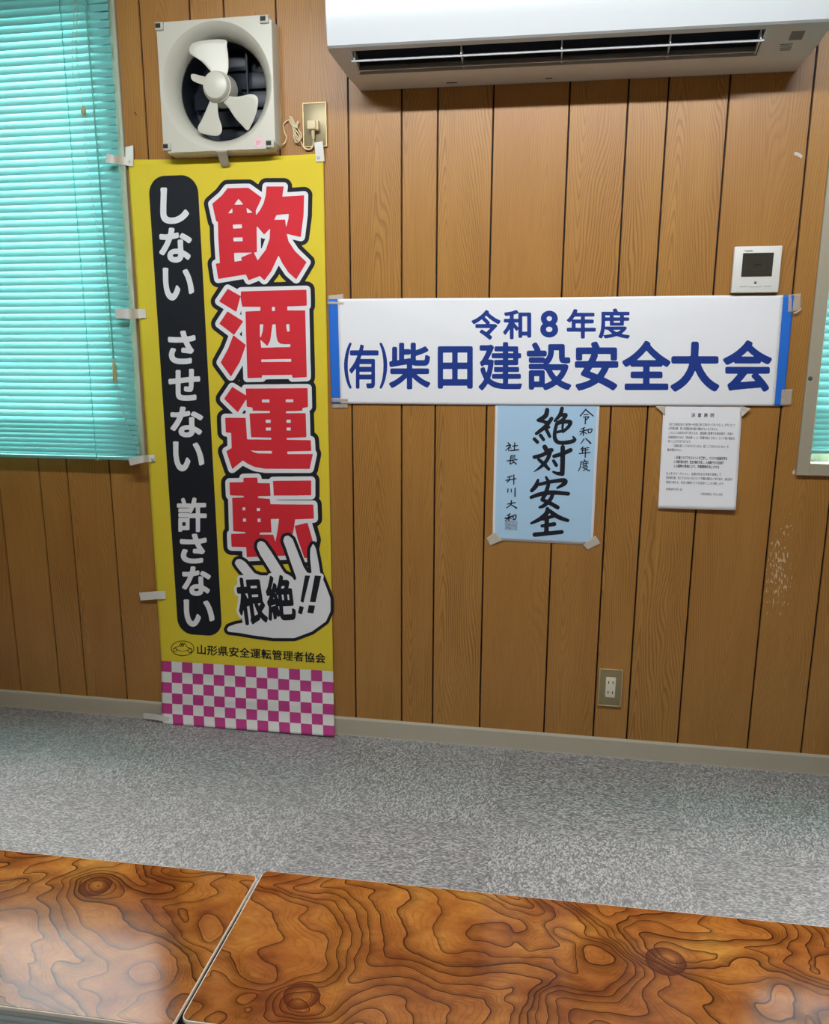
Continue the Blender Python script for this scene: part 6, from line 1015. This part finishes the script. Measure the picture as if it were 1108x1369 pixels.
printed('stamp_lettering', decode(ART['stamp_text']), M_blk, fplace(5), hd)
printed('association_lettering', decode(ART['assoc']), M_blk, fplace(0), fl)
printed('car_emblem', decode(ART['emblem']), M_blk, fplace(0), fl)
# nylon loops along the top and the pole side
def strip(path, w, t, mat, name, parent, side=(0, 0, 1), wav=0.0):
    """flat band following a path; its width lies along `side`"""
    P = [Vector(p) for p in spline(path, 6)]; S = Vector(side).normalized(); m = MB(); L = []
    for i, p in enumerate(P):
        tn = (P[min(i+1, len(P)-1)]-P[max(i-1, 0)]).normalized(); s = (S-tn*S.dot(tn)).normalized(); n = tn.cross(s).normalized()
        L.append([m.bm.verts.new(p+s*a*w/2+n*b*t/2) for a, b in ((-1, -1), (1, -1), (1, 1), (-1, 1))])
    for A, B in zip(L, L[1:]):
        for k in range(4): m.bm.faces.new((A[k], A[(k+1) % 4], B[(k+1) % 4], B[k]))
    m.bm.faces.new(L[0][::-1]); m.bm.faces.new(L[-1])
    return m.build(name, mat, parent, 30)
def snap(px, py, Y, parent):
    p = at(px, py, Y); m = MB(); m.lathe(p, [(0.0001, -.003), (.003, -.0026), (.0045, -.001), (.0055, -.0006), (.006, .001)], 'y', 20); m.build('snap', M_snap, parent, 40)
lp = strip([at(172.5, 221, -.0105), at(173, 209, -.011), at(172.8, 197, -.0085), at(172.8, 195.2, -.0075)], .025, .0012, M_tab, 'loop_tab', fl, (1, 0, 0)); snap(173.5, 216.5, -.0115, lp)
lp = strip([at(178, 217, -.0120), at(165, 215, -.018), at(152, 213, -.064), at(142, 211.5, -.066)], .023, .0012, M_tab, 'loop_tab', fl)
lp = strip([at(428, 216, -.0105), at(427, 204, -.013), at(425.8, 192, -.014), at(425.6, 190, -.009)], .025, .0012, M_tab, 'loop_tab', fl, (1, 0, 0.05)); snap(425.5, 210.5, -.0115, lp)
lp = strip([at(195, 419, -.0105), at(184, 419.3, -.0155), at(172, 419.5, -.062), at(154.5, 419, -.064)], .0275, .0012, M_tab, 'loop_tab', fl)
lp = strip([at(207, 612, -.0105), at(199, 613, -.016), at(190, 614, -.056), at(173, 618, -.05)], .022, .0012, M_tab, 'loop_tab', fl, (0, 0, 1)); snap(204, 613.5, -.013, lp)
lp = strip([at(221, 795.5, -.0105), at(211, 795.6, -.014), at(200, 796.5, -.012), at(187, 797.5, -.010)], .027, .0012, M_tab, 'loop_tab', fl)
lp = strip([at(226, 962.5, -.0345), at(214, 960, -.037), at(203, 958, -.034), at(192, 957, -.030)], .019, .003, M_tab, 'loop_tab', fl, (0, 0, 1))

# ------------------------------------------------------------ tapes
def tape_mat(name, rgb, alpha):
    t = NT(name); n = t.noise(t.vmath('MULTIPLY', t.obj(), (60, 60, 160)), 1.0, 3); c = lin(*rgb)
    t.base(t.mix(n, tuple(x*.93 for x in c), c), 0.35, 0.5)
    tr = t.n('ShaderNodeBsdfTransparent'); mx = t.n('ShaderNodeMixShader')
    t.put(mx.inputs[0], t.math('ADD', alpha-.08, t.math('MULTIPLY', n, .16)))
    t.put(mx.inputs[1], tr.outputs[0]); t.put(mx.inputs[2], t.b.outputs[0]); t.put(t.out.inputs[0], mx.outputs[0]); return t.m
M_tapec = tape_mat('frosted_clear_tape', (222, 206, 186), 0.55)
M_tapew = tape_mat('pale_masking_tape', (216, 208, 190), 0.85)
M_taped = tape_mat('grey_cloth_tape', (192, 188, 172), 0.95)
def tape(quad, mat, label, yA=-0.0012, group=None, curl=0.0):
    """quad of photo pixels; every corner carries its own depth off the wall"""
    P = [Vector(at(x, y, Y)) for x, y, Y in quad]; n = 8
    m = MB()
    def fn(u, v):
        p = (P[0]*(1-u)+P[1]*u)*(1-v)+(P[3]*(1-u)+P[2]*u)*v
        j = 0.0006*math.sin(u*23+v*31)
        p = p+Vector((0, -curl*u*u-abs(j)*.4, 0))
        return p
    m.sheet(n, n, fn)
    o = m.build('tape', mat, None, 180, origin=tuple((P[0]+P[2])/2), thick=0.0003); return tag(o, label, 'tape', group)
tape([(438.5, 395, -.0022), (459, 393, -.0022), (459.5, 407, -.0072), (437.5, 406.5, -.0072)], M_tapec, 'clear tape strip on the top left corner of the white banner', group='tapes')
tape([(443.5, 532, -.0072), (465, 533, -.0074), (465, 545.5, -.0022), (444, 545.8, -.0022)], M_tapec, 'clear tape strip on the bottom left corner of the white banner', group='tapes')
tape([(1054, 394, -.0072), (1071, 392, -.0022), (1070, 416, -.0022), (1053, 417.5, -.0072)], M_tapec, 'crinkled clear tape on the top right corner of the white banner', group='tapes')
tape([(1045, 521, -.0072), (1059.5, 520, -.0022), (1058, 541.5, -.0022), (1043, 542, -.0072)], M_tapec, 'clear tape strip on the bottom right corner of the white banner', group='tapes')
tape([(650, 719.5, -.0012), (662, 711, -.004), (672, 722.5, -.004), (655, 730, -.0012)], M_tapew, 'beige tape on the bottom left corner of the blue poster', group='tapes')
tape([(803, 727, -.0012), (796, 716, -.004), (779, 729, -.004), (785, 735.5, -.0012)], M_tapew, 'beige tape on the bottom right corner of the blue poster', group='tapes')
tape([(876, 543, -.0075), (889, 543, -.003), (889, 556, -.003), (884, 550, -.0075)], M_tapew, 'beige tape flap at the top left of the printed notice', group='tapes', curl=0)
tape([(989, 552, -.003), (991, 543, -.003), (1003.5, 546, -.012), (992, 557, -.010)], M_tapew, 'curled beige tape flap at the top right of the printed notice', group='tapes', curl=0.001)
tape([(289, 201.5, -.0515), (303, 201, -.0515), (307, 222, -.009), (296, 223.5, -.009)], M_taped, 'grey tape strip holding the yellow banner under the exhaust fan', group='tapes')
tape([(282, 206.5, -.006), (310, 206, -.006), (310, 208.8, -.006), (282, 209.5, -.006)], M_tapew, 'thin white tape sliver below the exhaust fan', group='tapes')
# crumpled end of the top right tape
c0 = Vector(at(1067, 416, -.006)); m = MB(); m.tube(spline([c0+Vector((-.012, 0, -.004)), c0+Vector((-.004, -.004, -.003)), c0+Vector((.004, -.002, .003)), c0+Vector((.006, -.001, .008))], 5), [0.0016]*16, 7)
tag(m.build('tape', M_tapew, None, 60, origin=tuple(c0)), 'twisted tape scrap by the right end of the white banner', 'tape', 'tapes')

# ------------------------------------------------------------ white horizontal banner
M_bw = cloth_mat('white_banner_fabric', (238, 240, 244), 0.6, 700, var=0.012)
M_bb = cloth_mat('blue_banner_end', (38, 112, 214), 0.55, 700)
M_navyink = cloth_mat('navy_banner_ink', (24, 56, 140), 0.55, 700)
def ban_y(x, z):
    y = -0.0052-0.0009*math.sin(x*5+2)*math.sin(z*9)
    y -= 0.0013*math.exp(-(((z-1.33)-0.22*(x-0.25))/.035)**2)*max(0, min(1, (x+.05)*4))
    y -= 0.0011*math.exp(-(((z-1.36)+0.30*(x+0.55))/.03)**2)*max(0, min(1, (-x-.1)*4))
    return y
def on_ban(x, z, lift=0): return near(x, z, ban_y(x, z)-lift)
hb_ = empty('hanging_banner', (-0.06, 0, 1.08), 'long white banner with navy lettering and blue ends on the panelling', 'banner')
def strip_sheet(xa, xb, nu):
    """xa, xb: (top, bottom) x of the two sides"""
    m = MB()
    def fn(u, v):
        xt = xa[0]*(1-u)+xb[0]*u; xbm = xa[1]*(1-u)+xb[1]*u
        g = (xbm*(1-v)+xt*v+.7087)/(.586+.7087)
        zb = 1.0808+(1.0892-1.0808)*g-0.004*math.sin(g*PI)*.3; zt = 1.3852-0.0018*g+0.0015*math.sin(g*PI*3)*.5
        return on_ban(xbm*(1-v)+xt*v, zb*(1-v)+zt*v)
    m.sheet(nu, 40, fn); return m
strip_sheet((-.6825, -.679), (.5585, .563), 120).build('cloth', M_bw, hb_, 180, thick=0.0005)
strip_sheet((-.7108, -.7072), (-.6825, -.679), 6).build('blue_end', M_bb, hb_, 180, thick=0.0005)
strip_sheet((.5585, .563), (.5855, .587), 6).build('blue_end', M_bb, hb_, 180, thick=0.0005)
printed('lettering', decode(ART['banner']), M_navyink, lambda x, z: on_ban(x, z, .0006), hb_)

# ------------------------------------------------------------ blue calligraphy poster
M_pw = plain('white_paper', (242, 244, 248), 0.55, 0.4, var=0.01)
M_pb = plain('pale_blue_paper', (178, 214, 242), 0.5, 0.4, var=0.02, scale=4)
M_bink = plain('black_brush_ink', (22, 26, 38), 0.5, 0.4, var=0.1)
M_seal = NT('grey_seal_print'); _n = M_seal.noise(M_seal.vmath('MULTIPLY', M_seal.obj(), (260, 260, 260)), 1.0, 3)
M_seal = M_seal.base(M_seal.ramp(_n, [(.42, lin(120, 140, 160)), (.56, lin(165, 190, 212))]), 0.55, 0.4)
po = empty('poster', (-0.06, 0, 0.675), 'pale blue calligraphy poster taped below the white banner', 'poster')
def quad_sheet(TL, TR, BR, BL, Y, n=12):
    m = MB()
    def fn(u, v):
        x = (BL[0]*(1-u)+BR[0]*u)*(1-v)+(TL[0]*(1-u)+TR[0]*u)*v; z = (BL[1]*(1-u)+BR[1]*u)*(1-v)+(TL[1]*(1-u)+TR[1]*u)*v
        return near(x, z, Y(x, z) if callable(Y) else Y)
    m.sheet(n, n, fn); return m
TL, TR, BR, BL = (-.2100, 1.0985), (.0900, 1.102), (.0915, .6738), (-.2085, .6768)
def py_(x, z): return -0.0016-0.0006*math.sin(z*14+x*5)
quad_sheet(TL, TR, BR, BL, py_, 20).build('paper', M_pw, po, 180, thick=0.0002)
b_ = .0075
blu = quad_sheet((TL[0]+b_, TL[1]), (TR[0]-b_, TR[1]), (BR[0]-b_, BR[1]+b_*1.3), (BL[0]+b_, BL[1]+b_*1.1), lambda x, z: py_(x, z)-.0004, 20).build('blue_field', M_pb, po, 180)
printed('brush_lettering', decode(ART['brush_big']), M_bink, lambda x, z: near(x, z, py_(x, z)-.0008), po)
xa, zc = at(725, 600)[0], at(683, 628)[2]
for cs in group_by(decode(ART['brush_small']), lambda x, z: 0 if x > xa else 1+(z < zc)): printed('small_brush_lettering', cs, M_bink, lambda x, z: near(x, z, py_(x, z)-.0008), po)
s0, s1 = at(640+215/6.156, 630+405/6.156), at(640+316/6.156, 630+484/6.156)
quad_sheet((s0[0], s0[2]), (s1[0], s0[2]), (s1[0], s1[2]), (s0[0], s1[2]), lambda x, z: py_(x, z)-.0007, 4).build('seal_print', M_seal, po, 180)

# ------------------------------------------------------------ printed notice
no = empty('notice_sheet', (0.375, 0, 0.79), 'white printed notice with small text under right half of white banner', 'notice')
nTL, nTR, nBR, nBL = (.2665, 1.096), (.4785, 1.098), (.4862, .7928), (.2710, .7912)
def ny(x, z):
    t = max(0, (0.98-z)/.19); u = (x-.27)/.21
    return -0.0022-0.010*t*t*(0.5+u*.7)-0.001*math.sin(z*20)
quad_sheet(nTL, nTR, nBR, nBL, ny, 24).build('paper', M_pw, no, 180, thick=0.0002)
M_text = plain('grey_toner', (96, 98, 108), 0.6, 0.3)
def n_line(y, xa, xb, body, h, bold=0.0):
    p0 = at(870+xa/7.914, 530+y/7.914); p1 = at(870+xb/7.914, 530+y/7.914)
    return text_mesh('t', body, p0[0], p0[2]-h*.36, h, p1[0]-p0[0], lambda x, z: ny(x, z)-.0006, M_text, no, bold)
LINES = [(197, 425, 665, '決  意  表  明', .0125, .018),
 (293, 190, 890, '当社では創業以来より安全第一を社是に掲げ工事を行ってまいりました。昨今において', .0086, 0), (337, 185, 710, 'は労働災害、特に墜落転落の重大事故がなくなりません。', .0086, 0),
 (383, 190, 870, 'このような状況の中で私たちは、建設業に従事する者全員が、今後の', .0086, 0), (430, 180, 885, '災害撲滅のために「安全第一」と「災害を起こさない」という強い意志を', .0086, 0), (473, 178, 425, '持つことが大切であります。', .0086, 0),
 (520, 235, 820, '『災害は起こってはならないもの、起こしてはならないもの』を', .0086, 0), (563, 172, 325, '基本理念のもと、', .0086, 0),
 (645, 250, 805, '1. 職場リスクアセスメントを実施し、リスクの低減を図る', .0095, .02), (690, 240, 768, '2. 作業手順の厳守、安全作業を徹底し、人身事故ゼロを目指す', .0095, .02), (735, 240, 720, '3. 5S運動の推進により、作業環境を向上させる', .0095, .02),
 (812, 160, 740, '以上をスローガンとし、全員が安全な作業を実施して', .0086, 0), (857, 160, 860, '完全無災害、完工するため一丸となって労働災害防止に取り組み、全社員が', .0086, 0), (905, 160, 770, '家族に誇れる、安全な職場づくりを目指すことを決意します。', .0086, 0),
 (978, 155, 325, '令和8年4月1日', .0086, 0), (1028, 520, 750, '代表取締役  升川 大和', .0086, 0)]
bmn = bmesh.new()
for ln in LINES:
    me = n_line(*ln); bmn.from_mesh(me); bpy.data.meshes.remove(me)
me = bpy.data.meshes.new('printed_text'); bmn.to_mesh(me); bmn.free(); me.materials.clear(); me.materials.append(M_text)
o = bpy.data.objects.new('printed_text', me); COL.objects.link(o); o.parent = no

# ------------------------------------------------------------ small things on the wall
p = at(182, 152, 0); m = MB(); m.tube([(p[0]-.003, -.0002, p[2]+.003), (p[0]-.001, -.006, p[2]+.001), (p[0]+.006, -.010, p[2]-.006)], [0.0012, 0.0012, 0.0009], 7)
tag(m.build('nail', M_slot, None, 60, origin=p), 'small bent dark nail in the panelling left of the exhaust fan', 'nail')
for pts, lab in (([(1062, 203), (1067, 204), (1073, 208), (1071, 212), (1066, 209), (1061, 207)], 'torn pale tape scrap on panelling above the thermostat'),
                 ([(1058.5, 631), (1062, 627), (1063, 632), (1060, 635)], 'tiny pale tape scrap at the lower left corner of right window')):
    P = [at(x, y, 0) for x, y in pts]; m = MB(); m.prism([(a[0], a[2]) for a in P], 'y', -.0011, -.0001)
    tag(m.build('tape_scrap', M_tapew, None, origin=P[0]), lab, 'tape scrap')

# ------------------------------------------------------------ low tables
def burl(name, knots, seed):
    t = NT(name); o = t.obj(); x, y, z = t.sep(o); N = 15.0
    def field(dx, dy):
        q = t.comb(t.math('ADD', x, dx), t.math('ADD', y, dy), 0.0)
        p = t.vmath('ADD', t.vmath('MULTIPLY', q, (1.0, 1.25, 1.0)), (0, 0, seed))
        wn = t.n('ShaderNodeTexNoise'); t.put(wn.inputs['Vector'], p); wn.inputs['Scale'].default_value = 5.0; wn.inputs['Detail'].default_value = 3
        pw = t.vmath('ADD', p, t.vmath('MULTIPLY', t.vmath('SUBTRACT', wn.outputs[1], (.5, .5, .5)), (.09, .09, .09)))
        n = t.noise(pw, 2.9, 1.5, 0.45, 0.9)
        n = t.math('ADD', n, t.math('ADD', t.math('MULTIPLY', t.sep(pw)[0], 0.85), t.math('MULTIPLY', t.sep(pw)[1], 0.55)))
        for kx, ky, r, amp in knots:
            d2 = t.math('DIVIDE', t.vmath('DISTANCE', q, (kx, ky, 0)), r)
            n = t.math('ADD', n, t.math('MULTIPLY', t.math('EXPONENT', t.math('MULTIPLY', t.math('MULTIPLY', d2, d2), -1.0)), amp))
        return n, p
    E_ = 0.0015
    nn, p = field(0.0, 0.0); nx, _ = field(E_, 0.0); ny_, _ = field(0.0, E_)
    gx, gy = t.math('SUBTRACT', nx, nn), t.math('SUBTRACT', ny_, nn)
    g = t.math('DIVIDE', t.math('SQRT', t.math('ADD', t.math('ADD', t.math('MULTIPLY', gx, gx), t.math('MULTIPLY', gy, gy)), 1e-9)), E_)
    wv = t.noise(p, 11, 2)
    f = t.math('FRACT', t.math('MULTIPLY', nn, N)); dist = t.math('DIVIDE', f, t.math('MULTIPLY', g, N))      # metres to the contour
    idn = t.n('ShaderNodeTexWhiteNoise', noise_dimensions='1D'); t.put(idn.inputs['W'], t.math('FLOOR', t.math('MULTIPLY', nn, N)))
    idv = idn.outputs['Value']
    dist = t.math('MULTIPLY', dist, t.math('ADD', 0.35, t.math('ADD', t.math('MULTIPLY', idv, 0.9), t.math('MULTIPLY', wv, 0.5))))
    dark = t.ramp(t.math('MULTIPLY', dist, 40.0), [(0.0, (.6,)*3), (0.03, (1,)*3), (0.075, (.95,)*3), (0.12, (.52,)*3), (0.40, (.24,)*3), (0.75, (.08,)*3), (1.0, (0,)*3)])
    f2 = t.math('FRACT', t.math('MULTIPLY', nn, N*5)); d2_ = t.math('DIVIDE', f2, t.math('MULTIPLY', g, N*5))
    fine = t.ramp(t.math('MULTIPLY', d2_, 200.0), [(0.0, (.8,)*3), (0.16, (1,)*3), (0.34, (.2,)*3), (1.0, (0,)*3)])
    fine = t.math('MULTIPLY', fine, t.math('MULTIPLY', t.math('SUBTRACT', wv, .30), 2.4, clamp=True), clamp=True)
    tone = t.noise(t.vmath('ADD', p, (3, 5, 1)), 6.5, 4, .6)
    fleck = t.noise(t.vmath('MULTIPLY', p, (70, 160, 1)), 1.0, 2)
    c = t.ramp(tone, [(.30, lin(126, 66, 27)), (.46, lin(164, 99, 42)), (.60, lin(184, 119, 52)), (.72, lin(198, 142, 66))])
    c = t.mix(t.math('MULTIPLY', t.math('SUBTRACT', fleck, .35), .7, clamp=True), c, lin(136, 70, 24))
    c = t.mix(t.math('MULTIPLY', fine, .65), c, lin(98, 44, 14))
    c = t.mix(t.math('MULTIPLY', dark, .93), c, lin(56, 22, 10))
    for kx, ky, r, amp in knots:
        d = t.vmath('DISTANCE', t.comb(x, y), (kx, ky, 0)); q = t.math('ADD', t.math('DIVIDE', d, r), t.math('MULTIPLY', t.math('SUBTRACT', wv, .5), .22))
        ring = t.ramp(q, [(.30, (0,)*3), (.34, (.8,)*3), (.36, (.25,)*3), (.42, (.6,)*3), (.60, (.85,)*3), (.63, (1,)*3), (.655, (0,)*3)])
        c = t.mix(ring, c, lin(82, 34, 14))
    t.b.inputs['Coat Weight'].default_value = 0.0; t.b.inputs['Coat Roughness'].default_value = 0.07
    return t.base(c, 0.12, 0.33)
M_edge = plain('cream_edge_band', (228, 216, 196), 0.4, 0.5)
M_steel = plain('grey_painted_steel', (168, 176, 174), 0.45, 0.5, 0.0)
M_black = plain('black_rubber_foot', (30, 30, 30), 0.7, 0.3)
TH, TD, TLN, TT = 0.075, 0.447, 1.8, 0.008
def low_table(corner, sgn, rot, label, knots, seed):
    """corner: far corner beside the neighbouring table; sgn -1 runs left, +1 runs right"""
    root = empty('folding_table', (corner[0], corner[1], 0), label, 'table', 'folded tables on the carpet')
    cx, cy = corner
    def rr(x0, x1, y0, y1, r, n=8):
        out = []
        for px, py, a0 in ((x1-r, y1-r, 0), (x0+r, y1-r, 90), (x0+r, y0+r, 180), (x1-r, y0+r, 270)):
            for k in range(n+1): a = math.radians(a0+90*k/n); out.append((px+r*math.cos(a), py+r*math.sin(a)))
        return out
    x0, x1 = (cx-TLN, cx) if sgn < 0 else (cx, cx+TLN); y0, y1 = cy-TD, cy
    m = MB(); m.prism(rr(x0+.0022, x1-.0022, y0+.0022, y1-.0022, .0125), 'z', TH-.0015, TH+.0001)
    m.build('tabletop', burl(label[:12]+'laminate', knots, seed), root)
    m = MB(); m.prism(rr(x0, x1, y0, y1, .0145), 'z', TH-TT, TH-.0008, .0012, 2); m.build('edge_band', M_edge, root, 40)
    m = MB(); ap = []
    for yy in (y0+.003, y1-.009):
        for k in range(3): m.box((x0+.03, yy-(.002 if k == 1 else 0), TH-TT-.0005-.0125*(k+1)), (x1-.03, yy+.006, TH-TT-.0005-.0125*k-.001), .0012, 2)
    for xx in (x0+.03, x1-.036): m.box((xx, y0+.006, TH-TT-.038), (xx+.006, y1-.006, TH-TT-.0005))
    m.build('frame', M_steel, root, 40)
    for xx, s_ in ((x0+.08, 1), (x1-.08, -1)):
        lg = MB(); P = [(xx, y0+.045, .030), (xx+s_*.52, y0+.045, .014), (xx+s_*.55, y0+.050, .0125), (xx+s_*.565, y0+.075, .0115), (xx+s_*.565, y1-.075, .0115), (xx+s_*.55, y1-.050, .0125), (xx+s_*.52, y1-.045, .014), (xx, y1-.045, .030)]
        lg.tube(P, .0105, 14); l_ = lg.build('leg', M_steel, root, 50)
        for yy in (y0+.06, y1-.06):
            ft = MB(); ft.box((xx+s_*.565-.013, yy+(.03 if yy < (y0+y1)/2 else -.03)-.016, 0.0), (xx+s_*.565+.013, yy+(.03 if yy < (y0+y1)/2 else -.03)+.016, .02), .004, 2); ft.build('foot', M_black, l_, 40)
    root.rotation_euler = (0, 0, rot); return root
def knot_local(px, py, corner, rot):
    d = R_RIGHT*(px-CX)/F_PX+R_DOWN*(py-CY)/F_PX+R_FWD; p = CAM+d*((TH-CAM_H)/d[2])
    x, y = p[0]-corner[0], p[1]-corner[1]; c, s = math.cos(-rot), math.sin(-rot); return (x*c-y*s, x*s+y*c)
RT = math.radians(1.35)
cl_, cr_ = (-0.6395, -0.9035), (-0.6335, -0.8825)
low_table(cl_, -1, RT, 'left folded burl-grain table lying on the carpet, window glare on its top', [(*knot_local(127, 1185, cl_, RT), .055, .30)], 2.3)
low_table(cr_, 1, RT, 'right folded burl-grain table lying on the carpet, nearest below the notice', [(*knot_local(403, 1332, cr_, RT), .052, .30), (*knot_local(890, 1285, cr_, RT), .06, .18)], 7.7)
